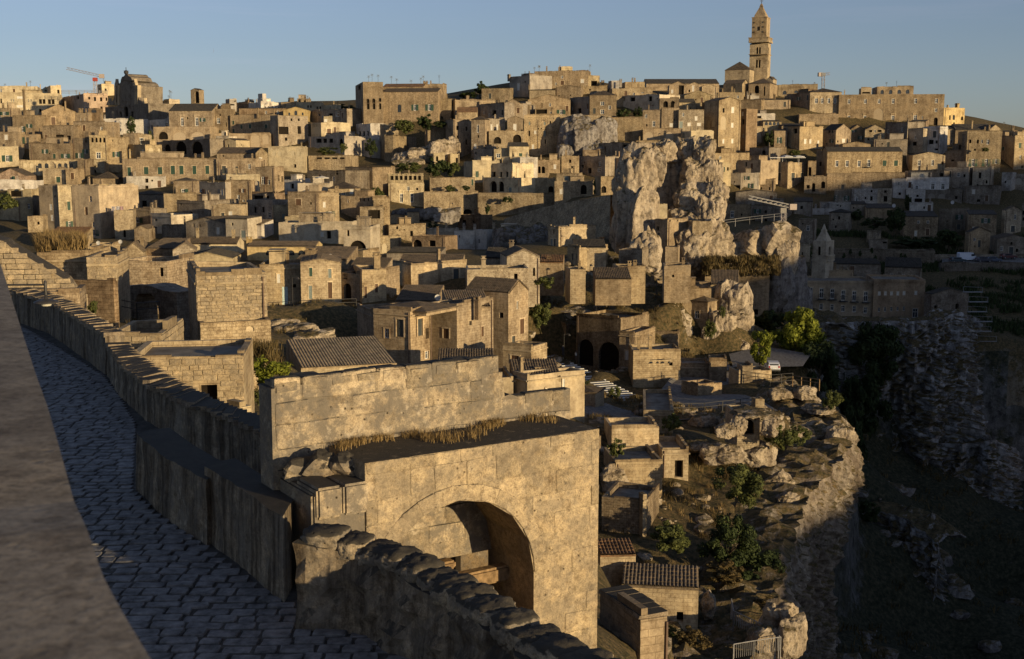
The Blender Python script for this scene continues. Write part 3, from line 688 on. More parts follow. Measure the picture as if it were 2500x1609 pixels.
H('small tan rooftop block with a dark chimney on the cream skyline house', [1318, 1468], 583, 630, Y=478, psi=5, c='tan', win='1345,602,26,34,d 1405,602,26,34,d', ch='1462,575,590,10')
H('cream stepped garden house at the right end of the left skyline', [1625, 1830], 655, 720, Y=476, psi=15, c='cream', mat='plaster')
H('shaded houses in the gap left of the battlemented palace', [1440, 1900], 712, 860, Y=440, psi=-48, c='grey', win='1578,770,20,26,d 1710,765,50,30,d 1790,760,40,60,w')
H('small yellowish stair house on the white terrace villa', [1630, 1730], 790, 870, Y=424, psi=12, c='cream', mat='plaster', win='1652,835,36,36,W')
H('terrace villa with a pergola and planted roof garden', [1480, 1600, 1962], 858, 1035, Y=418, psi=-50, c='cream', mat='plaster', win='1540,950,110,90,A 1690,960,46,60,B', d=9)
H('shaded veranda storey of the terrace villa', [1452, 1870], 1020, 1200, Y=412, psi=-42, c='grey', mat='plaster', win='1570,1070,66,50,d 1640,1070,50,50,d 1712,1070,50,50,d 1830,1085,50,80,a')
H('shaded lilac house front with arched windows below the battlemented palace', [1870, 2180], 1065, 1240, Y=414, psi=-45, c='white', mat='plaster')
H('shaded white arched-window house at the foot of the battlemented palace', [2010, 2178], 875, 1070, Y=425, psi=-44, c='white', mat='plaster', win='2055,985,24,60,a 2100,985,24,60,a 2148,985,24,60,a')
H('tan gable house with tiled roof below the lower arcade', [380, 835], 1218, 1290, 's', Y=376, psi=-6, c='tan', rise=70, win='453,1248,26,16,d', d=10)
H('cream rounded gable end beside the pointed white windows', [835, 975], 1215, 1350, 'g', Y=372, psi=16, c='tuff', rise=70, d=8)
H('cream house with four pointed white-framed windows', [978, 1390], 1142, 1400, Y=374, psi=2, c='cream', mat='plaster', win='1045,1218,44,52,A 1107,1218,44,52,A 1262,1215,44,54,A 1327,1215,44,54,A 1293,1365,26,40,d', ch='1370,1105,1142,14')
H('long range with seven green shutters and a balcony in the left town', [-724, 370], 1280, 1505, Y=352, psi=-2, c='tan', win='-644,1430,42,100,g -446,1420,54,84,g -284,1420,54,84,g -134,1412,50,100,g -34,1412,50,100,g 118,1412,46,96,g 268,1410,46,96,g', ch='-60,1240,1280,22 132,1240,1280,18 215,1235,1280,18', corn=True, d=10)
H('white plaster lower storey below the green-shuttered balcony', [-675, -215], 1488, 1640, Y=349, psi=14, c='white', mat='plaster', win='-438,1530,36,60,d -438,1620,36,50,d')
H('tan house with a dark double door right of the green-shuttered range', [375, 828], 1283, 1480, Y=350, psi=-6, c='tan', win='463,1410,48,90,D 612,1405,34,70,D', corn=True)
H('terrace wall with a fretwork balustrade and clipped garden', [1452, 1880, 2055], 1245, 1440, Y=380, psi=-8, c='tuff', name='terrace_wall', cat='wall', mat='rubble', win='1575,1275,66,20,v 1665,1275,66,20,v 1755,1275,66,20,v 1845,1275,66,20,v')
# ================================================================ battlemented palace and the middle of the hill
R(850, 120, S4)
H('tall battlemented palace tower with a machicolated crown', [88, 180, 410], 380, 800, Y=428, psi=-76, c='tan', win='132,450,26,56,d 232,605,34,50,a 300,602,34,50,a 373,592,28,44,a 235,668,30,70,d 303,668,30,70,d 375,668,24,70,d', name='palace', cat='palace', an='240,310,378 280,290,378 350,300,378')
H('brown palace wing with a walled arched window and two shuttered balconies', [408, 1050], 498, 850, 's', Y=432, psi=-7, c='tan', rise=40, d=12, win='598,692,44,92,n 780,683,56,72,o 950,683,66,74,o 1085,800,50,50,a', mat='rubble', an='505,315,420 568,345,420 735,360,420 850,335,420 878,310,420')
H('upper tiled storey of the brown palace wing', [405, 880], 440, 510, 's', Y=440, psi=-7, c='tan', rise=35, d=10, rc='r')
H('tan attic block with a white pillar on the brown palace wing', [875, 1110], 408, 560, Y=444, psi=-8, c='tan', mat='rubble', win='1030,480,30,40,d', ch='905,388,450,44')
H('narrow tan annexe with a small balcony right of the brown palace wing', [1048, 1200], 585, 830, 'f', Y=436, psi=-4, c='tuff', win='1065,692,40,22,W 1083,805,50,50,a')
H('round-shouldered tan bastion wall below the palace garden', [428, 530, 940], 1015, 1300, Y=402, psi=-24, c='tuff', mat='rubble', name='terrace_wall', cat='wall', sink=8)
H('tall tan bastion corner left of the palace garden', [375, 428, 590], 875, 1290, Y=406, psi=-70, c='tuff', mat='rubble', name='terrace_wall', cat='wall', sink=8, d=6)
H('sloping tan bastion wall right of the palace garden', [930, 1142], 905, 1260, Y=404, psi=14, c='tuff', mat='rubble', name='terrace_wall', cat='wall', sink=8)
H('shaded tan house with small dark windows right of the bastion', [1140, 1230, 1440], 822, 1260, Y=396, psi=-58, c='tan', win='1278,920,30,50,d 1383,930,24,50,d 1280,1030,24,40,d 1383,1085,22,60,d')
H('tall tan tower house with one high white-framed window', [1440, 1598], 820, 1260, 'h', Y=392, psi=-18, c='tan', rise=40, win='1517,930,26,90,w 1520,1020,20,30,d')
H('pale house with three white doors beside the high-window tower', [1598, 1830], 815, 960, Y=400, psi=10, c='pale', win='1675,915,20,70,W 1742,915,22,70,W')
H('barrel-gabled tan house with a white balcony door', [1860, 2042], 815, 975, 'g', Y=398, psi=2, c='tan', rise=35, win='1948,915,38,80,W 2030,955,20,34,d')
H('tan arched terrace below the barrel-gabled house', [1645, 2060], 955, 1130, Y=393, psi=6, c='tuff', win='1745,1065,84,80,a 1975,1045,96,96,a')
H('cream cottage with a dark tiled roof and planted terrace', [1885, 2112], 1135, 1240, 's', Y=380, psi=8, c='cream', rise=45, rc='d', win='2015,1235,40,40,g 2095,1240,40,40,g', mat='plaster')
H('cream terrace house with three window leaves below the dark-roofed cottage', [1705, 1890], 1165, 1270, Y=382, psi=8, c='cream', win='1755,1245,50,50,w', mat='plaster')
H('shaded courtyard walls left of the cream terrace house', [1470, 1705], 1170, 1300, Y=386, psi=-42, c='grey', win='1495,1215,20,30,d')
H('wide pale villa with green doors and a shaded court', [1452, 1768], 1310, 1520, Y=368, psi=22, c='cream', mat='plaster', win='1505,1462,36,70,g')
H('shaded court front of the wide pale villa', [1565, 1918], 1340, 1525, Y=367, psi=-44, c='cream', mat='plaster', win='1573,1462,26,60,g 1680,1462,80,60,d 1783,1465,26,60,d 1855,1462,26,62,d')
H('cream bay with a green door right of the shaded court', [1918, 2070], 1335, 1525, Y=366, psi=22, c='cream', mat='plaster', win='1992,1465,36,64,g')
H('white dovecote block with a dotted cornice', [2010, 2215], 1265, 1480, Y=369, psi=10, c='white', mat='plaster', win='2098,1445,40,54,g', corn=True)
H('upper cream block behind the shaded court', [1790, 2010], 1265, 1345, Y=374, psi=-30, c='cream', mat='plaster', ch='1725,1280,1320,18')
H('loggia house with seven dark arches on the retaining wall', [405, 470, 882], 1455, 1690, Y=352, psi=-76, c='cream', win='515,1495,36,70,a 568,1495,34,70,a 622,1495,34,70,a 676,1495,34,70,a 730,1495,34,70,a 783,1495,34,70,a 836,1495,34,70,a 430,1530,16,70,a 455,1530,14,70,a', corn=True)
H('arched garden loggia left of the dark palm house', [2215, 2340], 1320, 1480, Y=370, psi=-6, c='tan', win='2235,1410,36,80,a 2282,1410,42,80,a')
H('cave-house front in the rock below the bastion', [1195, 1300], 1225, 1330, Y=388, psi=16, c='cream', win='1270,1300,28,60,d', mat='plaster')
H('cream cave-house arch under the bastion rock', [1000, 1130], 1220, 1330, Y=386, psi=10, c='cream', win='1040,1280,26,60,a', mat='plaster')
R(850, 120, S4)
H('long dark-eaved tan house on the hill shoulder', [1205, 1250, 1720], 592, 790, 'f', Y=436, psi=-66, c='tan', win='1650,750,30,50,d', ch='1390,560,600,40')
H('tan wall with red-brown roof below the hill shoulder house', [1270, 1510], 735, 820, 's', Y=428, psi=0, c='tuff', rise=55, rc='r', mat='rubble')
H('shaded gabled house right of the red-brown roof', [1515, 1825], 640, 830, 'f', Y=430, psi=-48, c='grey', win='1700,745,60,60,d 1800,740,20,60,d', an='1682,455,650')
H('tan gable end with leaning roof line on the mid hill', [1822, 2030], 640, 790, 'g', Y=428, psi=-6, c='tan', rise=60, ch='1850,560,640,24')
H('shaded garden house behind leafy trees on the hill shoulder', [1560, 1890], 455, 600, 'S', Y=452, psi=-8, c='tuff', rise=20, mat='rubble', rc='d', an='2232,195,260')
H('shaded tall house with one white door below the summit house', [1885, 2120], 318, 530, Y=462, psi=-52, c='grey', win='1990,440,32,84,W', ch='1880,310,340,30', mat='plaster')
# ================================================================ summit
R(1250, 120, S4)
H('wide rugged summit house with four brown shutters', [265, 888], 255, 450, Y=466, psi=-8, c='tan', mat='rubble', d=12, win='365,410,26,44,B 437,413,26,28,B 588,326,28,34,w 588,392,40,46,B 822,373,40,46,W 515,405,20,30,w', an='262,210,260 318,190,260 910,180,300')
H('small cream hut with a cross aerial on the summit house', [575, 705], 205, 260, Y=470, psi=6, c='cream', mat='plaster', ch='560,205,255,10')
H('cream lean-to right of the rugged summit house', [888, 1025], 312, 430, Y=468, psi=14, c='cream', win='960,400,70,60,d')
H('pale roof terrace house below the summit house', [800, 1115], 432, 520, Y=462, psi=6, c='tuff', mat='rubble', ch='1060,380,430,30')
H('tan house with dark shed roof left below the summit house', [205, 505], 478, 560, 'S', Y=454, psi=-2, c='tuff', rise=25, rc='d', ch='203,430,490,18')
H('tan ruined-topped house under the summit house', [510, 805], 448, 570, 'g', Y=456, psi=-12, c='tan', rise=30, mat='rubble', ch='765,430,470,22')
H('wide tan house with a low gable in the middle of the hill', [185, 680], 590, 775, 'g', Y=440, psi=-6, c='tan', rise=65, d=12, win='445,650,24,40,w 575,735,70,54,o')
H('tan corner house with one square dark window', [112, 210], 655, 775, Y=436, psi=-10, c='tan', win='163,742,34,28,d')
H('shaded small house with dark panes left of the square-window house', [-40, 112], 660, 790, Y=438, psi=-50, c='grey', win='15,745,20,40,d 38,745,20,40,d')
H('flat roofed lean-to with a long dark opening on the mid hill', [270, 480], 690, 775, Y=434, psi=-8, c='tan', win='345,730,130,60,d 455,742,24,24,w')
H('shaded side of the courtyard on the mid hill', [678, 905], 560, 775, Y=440, psi=-58, c='grey', win='790,720,44,60,d')
H('square tan house with two white-framed windows one above the other', [908, 1220], 535, 775, 'h', Y=434, psi=-5, c='tan', rise=50, win='1056,635,44,44,w 1056,732,44,50,w')
H('long pale ruined wall house on the upper hill', [1170, 1640], 460, 600, Y=452, psi=2, c='tuff', mat='rubble', ch='1480,420,470,18 1405,360,420,14', win='1525,508,30,12,w')
H('shaded terrace with white balustrade and dark doors on the upper hill', [1222, 1720], 545, 720, Y=446, psi=-50, c='pale', mat='plaster', win='1298,580,40,60,d 1408,580,60,60,d 1615,580,40,60,d')
H('small white rooftop cabin on the upper hill skyline', [1158, 1255], 368, 440, Y=462, psi=8, c='white', mat='plaster', ch='1270,365,410,26')
H('low cream skyline roof left of the long church roof', [1320, 1550], 385, 440, Y=466, psi=8, c='tuff', mat='rubble', an='1408,330,390')
H('tall tan house with two dark arched loggias', [1725, 1950], 575, 700, 'f', Y=436, psi=-6, c='tan', win='1795,645,54,76,a 1878,645,50,80,a', mat='rubble')
H('tan wall house with one tall shuttered window under the loggias', [1528, 1745], 715, 960, 'f', Y=424, psi=-10, c='tan', win='1658,873,36,64,w 1575,888,18,24,d')
H('wide tan house wall with white doors under the loggias', [1745, 1950], 690, 960, Y=423, psi=-2, c='tan', win='1860,888,40,44,W', mat='rubble')
H('pale rubble house wall with a white railing terrace', [1950, 2245], 712, 950, Y=422, psi=8, c='pale', mat='rubble', win='1975,885,40,80,G 2070,880,36,40,W 2185,880,44,36,W')
H('cream low house with shutters right of the arched loggias', [1955, 2145], 622, 720, 's', Y=440, psi=6, c='cream', rise=42, rc='d', win='2055,660,1,1,d')
H('cream gable house on the upper hill left of the cathedral', [2015, 2345], 540, 640, 'g', Y=452, psi=2, c='cream', rise=58, d=12)
H('tan gabled chapel with a dark side bay below the church roof', [1835, 2040], 420, 545, 'g', Y=470, psi=-4, c='tan', rise=45, win='1872,495,26,44,W 1980,470,60,120,d', d=10)
H('second tan gabled chapel under the long church roof', [2040, 2220], 420, 540, 'g', Y=471, psi=-4, c='tan', rise=34, win='2072,488,18,30,d 2117,460,24,70,W', d=10)
H('third small tan gable under the long church roof', [2220, 2390], 440, 520, 'g', Y=470, psi=0, c='tuff', rise=36, d=10)
H('long dark church roof on the skyline left of the cathedral', [1570, 2420], 402, 470, 's', Y=520, psi=0, c='tan', rise=52, rc='d', d=16, name='church_nave', cat='church')
H('tall tan rock-top house wall with small windows and a lamp pole', [140, 560], 768, 1250, Y=408, psi=-2, c='tuff', mat='rubble', win='205,868,20,40,G 382,868,20,36,G 310,930,14,16,d 343,930,14,16,d 203,985,18,66,d 272,972,28,42,W 380,985,28,66,G 390,1080,14,50,d 245,1143,26,60,W 448,855,16,30,d', sink=6)
H('long tan wall top running above the hanging rock', [560, 1150], 770, 900, Y=412, psi=-3, c='tuff', mat='rubble', name='retaining_wall', cat='wall', sink=14)
H('tan curved retaining wall below the dark garden trees', [1150, 1530], 800, 1060, Y=416, psi=-6, c='tuff', mat='rubble', name='retaining_wall', cat='wall', sink=8)
H('tan arched vault wall with two half arches above the rock', [1530, 1990], 935, 1100, Y=410, psi=-8, c='tan', win='1600,1010,110,90,A 1840,1015,90,100,A', name='retaining_wall', cat='wall')
H('yellow plaster house with a small balcony window above the rock', [2090, 2355], 955, 1190, Y=400, psi=16, c='cream', mat='plaster', win='2308,1045,30,30,W 2308,1105,54,36,d 2215,1105,10,40,d')
H('small tan house left of the yellow plaster house', [1990, 2180], 985, 1080, Y=404, psi=4, c='tuff')
H('cream low wall house in front of the vault wall', [1450, 1860], 1075, 1180, Y=398, psi=6, c='tuff', mat='rubble')
H('brown low roof house below the hanging rock', [830, 1090], 1180, 1260, 'f', Y=396, psi=0, c='tan', mat='rubble')
H('tan two-storey house with one small dark window left of the rock', [580, 782], 1250, 1420, Y=382, psi=-4, c='tuff', win='680,1310,26,40,d 712,1380,40,30,d')
H('low tan house with dark arch left of the small-window house', [300, 560], 1300, 1450, Y=380, psi=-4, c='tan', win='318,1410,34,80,a 368,1410,44,80,a')
H('shaded row of houses at the left foot of the rock, upper part', [780, 1090], 1255, 1500, Y=386, psi=-52, c='grey', win='825,1370,26,36,d 1020,1410,36,50,w 910,1420,40,60,d')
H('shaded house with a red-framed window at the left foot of the rock', [1090, 1330], 1270, 1500, Y=384, psi=-50, c='pink', win='1160,1330,26,40,B 1160,1430,36,90,D')
H('shaded upper house left of the rock with a lit roof terrace', [880, 1480], 1100, 1280, Y=394, psi=-48, c='grey', win='1350,1130,120,60,d')
# ================================================================ cathedral hill and the right-hand town
R(1650, 120, S4)
H('cathedral transept with a pyramid roof and corbel table', [572, 858, 912], 235, 420, 'h', Y=545, psi=-26, c='tuff', rise=88, name='cathedral_transept', cat='church', corn=True)
H('gabled cathedral chapel front below the pyramid roof', [555, 775, 850], 400, 530, 'G', Y=515, psi=-40, c='tuff', rise=50, name='chapel', cat='chapel')
H('cathedral apse block with one dark arched window', [850, 1095, 1190], 395, 580, 'h', Y=512, psi=-24, c='tan', rise=52, win='945,470,56,94,a 1035,490,18,110,d', name='chapel', cat='chapel')
H('long cream cathedral annexe with three arched windows', [1195, 1655], 415, 560, 'f', Y=530, psi=-4, c='tuff', win='1270,508,46,46,n 1405,497,46,30,n 1540,492,50,34,A', d=12, corn=True, an='1165,350,430 1620,385,415')
H('small tan gable behind the apse block', [1060, 1135], 355, 480, 'g', Y=528, psi=-30, c='tuff', rise=40)
H('loggia palace with four dark windows and a roof pediment', [1568, 1935], 500, 690, 'h', Y=482, psi=-2, c='tuff', rise=42, win='1642,603,36,62,p 1712,603,30,62,p 1788,603,30,62,p 1860,603,30,62,p', d=12, corn=True)
H('terrace under the loggia palace with a pergola of dark beams', [1440, 1900], 758, 870, Y=470, psi=-8, c='tan', name='terrace_wall', cat='wall', sink=6)
H('shaded dark wall left of the loggia palace', [1290, 1568], 520, 620, Y=488, psi=-60, c='brown')
H('small white rooftop house below the apse block', [835, 975], 552, 620, Y=496, psi=12, c='white', mat='plaster')
H('pale house with stepped parapet below the cathedral chapel', [490, 795], 505, 610, 'f', Y=494, psi=0, c='tuff', ch='655,450,505,20')
H('brown roof range below the small white rooftop house', [760, 1000], 595, 700, Y=484, psi=-26, c='tan', ch='1150,540,600,24')
H('jumbled tan roof house right below the apse block', [975, 1340], 590, 690, 'S', Y=486, psi=-4, c='tan', rise=30, rc='d', ch='1282,545,590,22')
H('cream low house above the tall arched tower house', [100, 430], 540, 640, 'g', Y=462, psi=4, c='cream', rise=50, d=10)
H('tall sunlit tower house with a big arched window and stepped gable', [330, 490, 755], 600, 1265, 'G', Y=424, psi=-62, c='tuff', rise=45, win='555,862,66,160,A 665,712,32,70,W 558,715,22,52,d 660,890,26,56,W 555,1078,22,50,W 660,1075,24,52,W 435,870,40,80,A 510,1190,18,60,d', d=12, corn=True, sink=6)
H('small cream annexe with one slit window at the tower house foot', [480, 565, 625], 1145, 1270, Y=412, psi=-60, c='cream', win='597,1180,12,50,w')
H('dark narrow alley house right of the tall tower house', [757, 820], 700, 1100, Y=432, psi=-62, c='brown', win='785,850,26,60,d')
H('shaded tiered house left of the umbrella terrace', [300, 500], 620, 960, Y=440, psi=-60, c='brown', win='405,720,16,40,d 445,720,16,40,d')
H('tan house with white terrace and two white windows', [818, 1010], 812, 920, Y=450, psi=2, c='tuff', win='872,885,26,44,W 940,885,26,44,W')
H('white rooftop room right of the white terrace', [920, 1160], 755, 820, Y=458, psi=4, c='white', mat='plaster', win='960,795,76,30,d')
H('house with a big sunlit porch arch and dark cypress', [815, 875, 1010], 912, 1180, Y=440, psi=-60, c='tuff', win='958,1025,96,120,A 918,1060,20,44,d')
H('cream veranda house with five glazed panes', [1020, 1235], 845, 930, 'S', Y=446, psi=2, c='cream', rise=22, win='1057,870,36,40,n 1103,870,36,40,n 1150,870,36,40,n 1195,870,36,40,n', rc='d')
H('dark roofed house right of the glazed veranda', [1235, 1520], 895, 1000, 'S', Y=442, psi=0, c='tan', rise=35, rc='d')
H('tan house with white shutters beside the cypress', [1150, 1300], 950, 1140, 'S', Y=436, psi=-4, c='tan', rise=20, rc='d', win='1212,1065,38,70,o')
H('wide tan house with a shaded side and white window slits', [1310, 1445, 1720], 905, 1150, 'f', Y=432, psi=-64, c='tuff', win='1512,1080,26,56,W 1572,1080,24,50,W 1665,1085,20,36,W 1400,950,46,70,d', d=12)
H('tan gable house with one white shutter on the right hill', [1720, 1865, 2045], 945, 1140, 'G', Y=436, psi=-62, c='tan', rise=75, win='1960,1070,34,44,W 1795,950,20,56,d 1830,950,20,56,d', rc='d')
H('umbrella terrace house with tall narrow windows', [985, 1305, 1545], 1325, 1600, Y=404, psi=-46, c='tuff', win='1083,1475,26,70,d 1210,1490,34,90,D 1368,1490,40,90,D 1470,1485,26,80,D', d=14, sink=8)
H('tan house with a stepped stair and narrow slot right of umbrella terrace', [1545, 1640], 1310, 1500, Y=408, psi=-10, c='tan', win='1565,1430,40,100,d')
H('shaded brown house left of the eight-window palace', [1640, 1765], 1190, 1480, Y=420, psi=-40, c='brown', win='1692,1340,26,50,d')
H('shaded terraces with arch below the cypress house', [860, 1090], 1150, 1360, Y=418, psi=-45, c='grey', win='1030,1210,46,60,a 945,1345,80,60,a')
H('stepped-parapet tan house below the cypress house', [1085, 1290], 1150, 1260, 'f', Y=424, psi=-12, c='tan', win='1140,1235,20,36,d')
H('cream sloping wall house right of the rock top', [445, 860], 1215, 1320, 'f', Y=404, psi=10, c='tuff', mat='rubble')
H('shaded plaster house right of the rock', [640, 990], 1300, 1440, Y=402, psi=-45, c='tan', mat='plaster', win='820,1345,20,50,d')
H('small cream house with two windows at the right edge of the rock', [490, 645], 1335, 1460, Y=392, psi=12, c='cream', win='563,1405,22,60,g 607,1400,20,40,d', mat='plaster')
R(2000, 120, S4)
H('long sunlit palace with two rows of windows on the right skyline', [228, 1458], 528, 880, Y=478, psi=-6, c='tan', d=18, win='350,612,32,56,w 540,610,32,52,w 702,610,32,54,w 865,608,34,58,w 1127,606,34,58,w 1370,604,34,54,w 1366,712,34,44,w 347,812,34,70,p 535,812,36,70,p 692,765,110,150,A 861,812,38,74,p 1122,802,40,62,p 1207,798,16,34,w 1362,845,46,92,a', name='palace', cat='palace', corn=True)
H('rooftop storey with four arched windows on the long palace', [678, 1102], 437, 540, Y=484, psi=-6, c='tan', win='736,500,38,48,n 835,500,38,48,n 935,498,42,48,n 1033,496,42,48,n', an='785,385,437')
H('small cream roof cabin on the long palace', [490, 612], 455, 540, Y=484, psi=-6, c='tuff', win='548,510,90,20,d', ch='295,490,530,10')
H('bright ochre house end right of the long palace', [1455, 1698], 690, 880, 'f', Y=482, psi=34, c='ochre', mat='plaster', win='1527,800,18,54,d 1573,796,26,60,n 1670,808,28,46,a 1575,868,22,30,a', ch='1612,648,695,40')
H('shaded tan gable house below the palace arch', [535, 765], 940, 1090, 'g', Y=440, psi=-8, c='tuff', rise=60, win='602,950,36,42,d 652,950,20,42,w 706,948,48,42,d', d=10)
H('small tan gable house left of the three dark windows', [360, 530], 940, 1090, 'g', Y=444, psi=-6, c='tan', rise=60, win='405,950,44,44,o', d=9)
H('dark roofed shaded houses under the long palace', [770, 1030], 860, 1040, Y=446, psi=-58, c='grey', win='885,1005,60,20,d')
H('metal sheeted shed below the long palace', [1055, 1245], 845, 930, 'S', Y=448, psi=-30, c='brown', rise=25, rc='d')
H('shaded white-walled house right of the metal shed', [1030, 1210], 930, 1210, Y=430, psi=-55, c='pale', win='1123,1030,20,34,w 1112,1105,50,46,d')
H('shaded white house with a blue door and balcony on the right', [1205, 1410], 905, 1200, 'f', Y=428, psi=-46, c='white', mat='plaster', win='1350,995,40,76,D 1308,1085,60,50,d 1372,1085,30,36,d 1370,1172,44,22,d')
H('long dark roof house with a lit stone front on the right hill', [1400, 1595], 935, 1130, 'S', Y=436, psi=-4, c='tuff', rise=48, rc='d', win='1465,1080,46,70,D')
H('dark tiled roof ridge house behind the four-window house', [1590, 2010], 945, 1080, 's', Y=434, psi=-6, c='tan', rise=70, rc='d', an='1960,870,880')
H('tan gable end of the dark tiled ridge house', [1995, 2120], 930, 1040, 'g', Y=432, psi=10, c='tuff', rise=50, ch='1785,850,890,16')
H('rounded tan house with green shutters and a leafy roof terrace', [1720, 2125], 955, 1400, 'f', Y=412, psi=-6, c='tuff', mat='rubble', win='1762,1078,30,44,d 1852,1080,24,44,d 1900,1078,22,40,w 1970,1085,34,56,w 1818,1175,24,24,d 1797,1328,72,90,o 1952,1328,72,90,o 2065,1312,60,56,o', d=12, corn=True, sink=6)
H('shaded side wall of the rounded tan house', [1660, 1722], 1000, 1390, Y=415, psi=-55, c='grey')
H('dark red shaded house at the right edge', [2125, 2290], 1020, 1300, Y=424, psi=-60, c='brown', win='2230,1130,30,40,d 2195,1275,60,40,a')
H('sunlit tan house with one green shutter at the right edge', [2280, 2480], 1015, 1400, Y=420, psi=10, c='tuff', win='2347,1125,36,60,g 2375,1375,26,34,d')
H('skyline roofs with an aerial at the right edge', [2170, 2480], 965, 1080, 'S', Y=470, psi=2, c='tan', rise=20, rc='d', an='2155,850,960 2260,905,960 2420,870,960', ch='2260,910,970,24')
H('long stone palace with eight windows and an arched portal', [90, 968], 1195, 1530, 's', Y=408, psi=-5, c='tuff', mat='rubble', rise=52, rc='d', d=11, win='207,1338,38,72,t 326,1338,38,72,t 466,1338,38,72,t 580,1332,38,84,q 764,1332,46,66,g 897,1332,46,66,g 323,1490,62,80,a 160,1490,18,26,d 470,1462,20,24,d', name='palace', cat='palace')
H('tan vault-roofed houses behind the eight-window palace', [275, 600], 1110, 1180, 'g', Y=424, psi=-6, c='tan', rise=30, ch='345,1070,1130,24')
H('tan corner house with round shadow behind the eight-window palace', [640, 1030], 1055, 1200, 'f', Y=426, psi=-14, c='grey', win='930,1165,40,36,w', ch='718,1090,1160,14')
H('low tan house with a white balustrade terrace and arched pediment', [1090, 1470], 1240, 1420, 'g', Y=410, psi=-6, c='tuff', rise=38, win='1170,1330,34,66,w 1325,1328,32,66,w 1445,1330,36,36,d', d=10)
H('shaded tan house beside the balustrade terrace', [1470, 1665], 1190, 1380, Y=418, psi=-45, c='grey', win='1560,1300,40,20,d')
R(2000, 400, S4)
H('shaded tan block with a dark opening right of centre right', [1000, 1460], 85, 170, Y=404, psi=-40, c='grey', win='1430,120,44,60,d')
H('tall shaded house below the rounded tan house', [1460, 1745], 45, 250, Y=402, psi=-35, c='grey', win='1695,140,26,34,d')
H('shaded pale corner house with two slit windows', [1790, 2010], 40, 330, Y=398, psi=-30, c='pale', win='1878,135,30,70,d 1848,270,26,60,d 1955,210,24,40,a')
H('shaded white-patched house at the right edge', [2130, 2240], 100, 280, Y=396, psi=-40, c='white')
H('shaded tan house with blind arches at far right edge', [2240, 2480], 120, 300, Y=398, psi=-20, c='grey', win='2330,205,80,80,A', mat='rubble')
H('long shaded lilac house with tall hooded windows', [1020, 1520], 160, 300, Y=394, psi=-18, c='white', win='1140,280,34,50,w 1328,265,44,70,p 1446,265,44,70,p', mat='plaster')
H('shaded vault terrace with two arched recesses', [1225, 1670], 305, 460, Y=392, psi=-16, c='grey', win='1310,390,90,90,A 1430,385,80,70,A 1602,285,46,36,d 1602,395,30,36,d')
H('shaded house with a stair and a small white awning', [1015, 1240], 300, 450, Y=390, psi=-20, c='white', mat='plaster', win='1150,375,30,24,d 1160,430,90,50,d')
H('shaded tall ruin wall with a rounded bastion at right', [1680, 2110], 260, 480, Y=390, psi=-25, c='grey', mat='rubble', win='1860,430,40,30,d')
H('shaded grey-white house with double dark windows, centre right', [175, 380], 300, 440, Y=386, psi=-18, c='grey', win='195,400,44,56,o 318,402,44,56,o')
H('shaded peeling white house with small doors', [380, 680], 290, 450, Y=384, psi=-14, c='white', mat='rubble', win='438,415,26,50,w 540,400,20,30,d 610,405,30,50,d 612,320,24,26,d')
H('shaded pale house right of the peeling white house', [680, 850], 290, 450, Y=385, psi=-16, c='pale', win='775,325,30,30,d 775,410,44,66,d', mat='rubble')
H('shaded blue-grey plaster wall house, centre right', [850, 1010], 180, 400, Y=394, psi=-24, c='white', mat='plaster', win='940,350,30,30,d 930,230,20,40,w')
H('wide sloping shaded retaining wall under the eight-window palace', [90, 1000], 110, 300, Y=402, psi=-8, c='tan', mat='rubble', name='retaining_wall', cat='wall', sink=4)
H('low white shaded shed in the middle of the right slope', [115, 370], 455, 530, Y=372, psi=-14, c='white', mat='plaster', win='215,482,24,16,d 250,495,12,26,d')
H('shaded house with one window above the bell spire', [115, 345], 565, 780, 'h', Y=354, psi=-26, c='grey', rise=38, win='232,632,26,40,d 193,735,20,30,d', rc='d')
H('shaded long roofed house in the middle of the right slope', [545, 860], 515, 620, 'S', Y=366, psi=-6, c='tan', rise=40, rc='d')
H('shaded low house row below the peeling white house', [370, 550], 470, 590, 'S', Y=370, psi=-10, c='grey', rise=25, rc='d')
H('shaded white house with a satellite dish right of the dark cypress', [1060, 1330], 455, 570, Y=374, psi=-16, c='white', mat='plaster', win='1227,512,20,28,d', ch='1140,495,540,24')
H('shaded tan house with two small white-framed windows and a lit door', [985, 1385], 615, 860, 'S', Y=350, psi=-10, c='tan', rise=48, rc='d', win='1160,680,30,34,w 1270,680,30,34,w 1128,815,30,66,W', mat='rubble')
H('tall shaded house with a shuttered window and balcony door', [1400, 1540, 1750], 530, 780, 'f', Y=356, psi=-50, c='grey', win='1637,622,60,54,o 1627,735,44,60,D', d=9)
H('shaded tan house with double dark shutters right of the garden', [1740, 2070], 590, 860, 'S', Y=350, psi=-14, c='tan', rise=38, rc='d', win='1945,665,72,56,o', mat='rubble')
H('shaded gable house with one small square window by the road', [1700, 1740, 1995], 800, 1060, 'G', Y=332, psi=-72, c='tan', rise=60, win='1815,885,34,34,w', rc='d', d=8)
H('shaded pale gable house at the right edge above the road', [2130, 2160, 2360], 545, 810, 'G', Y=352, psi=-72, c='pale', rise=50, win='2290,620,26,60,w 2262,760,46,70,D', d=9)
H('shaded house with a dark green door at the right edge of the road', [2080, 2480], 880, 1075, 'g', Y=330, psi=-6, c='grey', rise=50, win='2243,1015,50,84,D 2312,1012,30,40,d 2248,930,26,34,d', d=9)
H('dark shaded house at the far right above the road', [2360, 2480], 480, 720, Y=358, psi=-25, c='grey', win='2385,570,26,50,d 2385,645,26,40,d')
H('shaded low stone houses left of the road', [560, 720], 790, 880, Y=338, psi=-18, c='pale', mat='rubble')
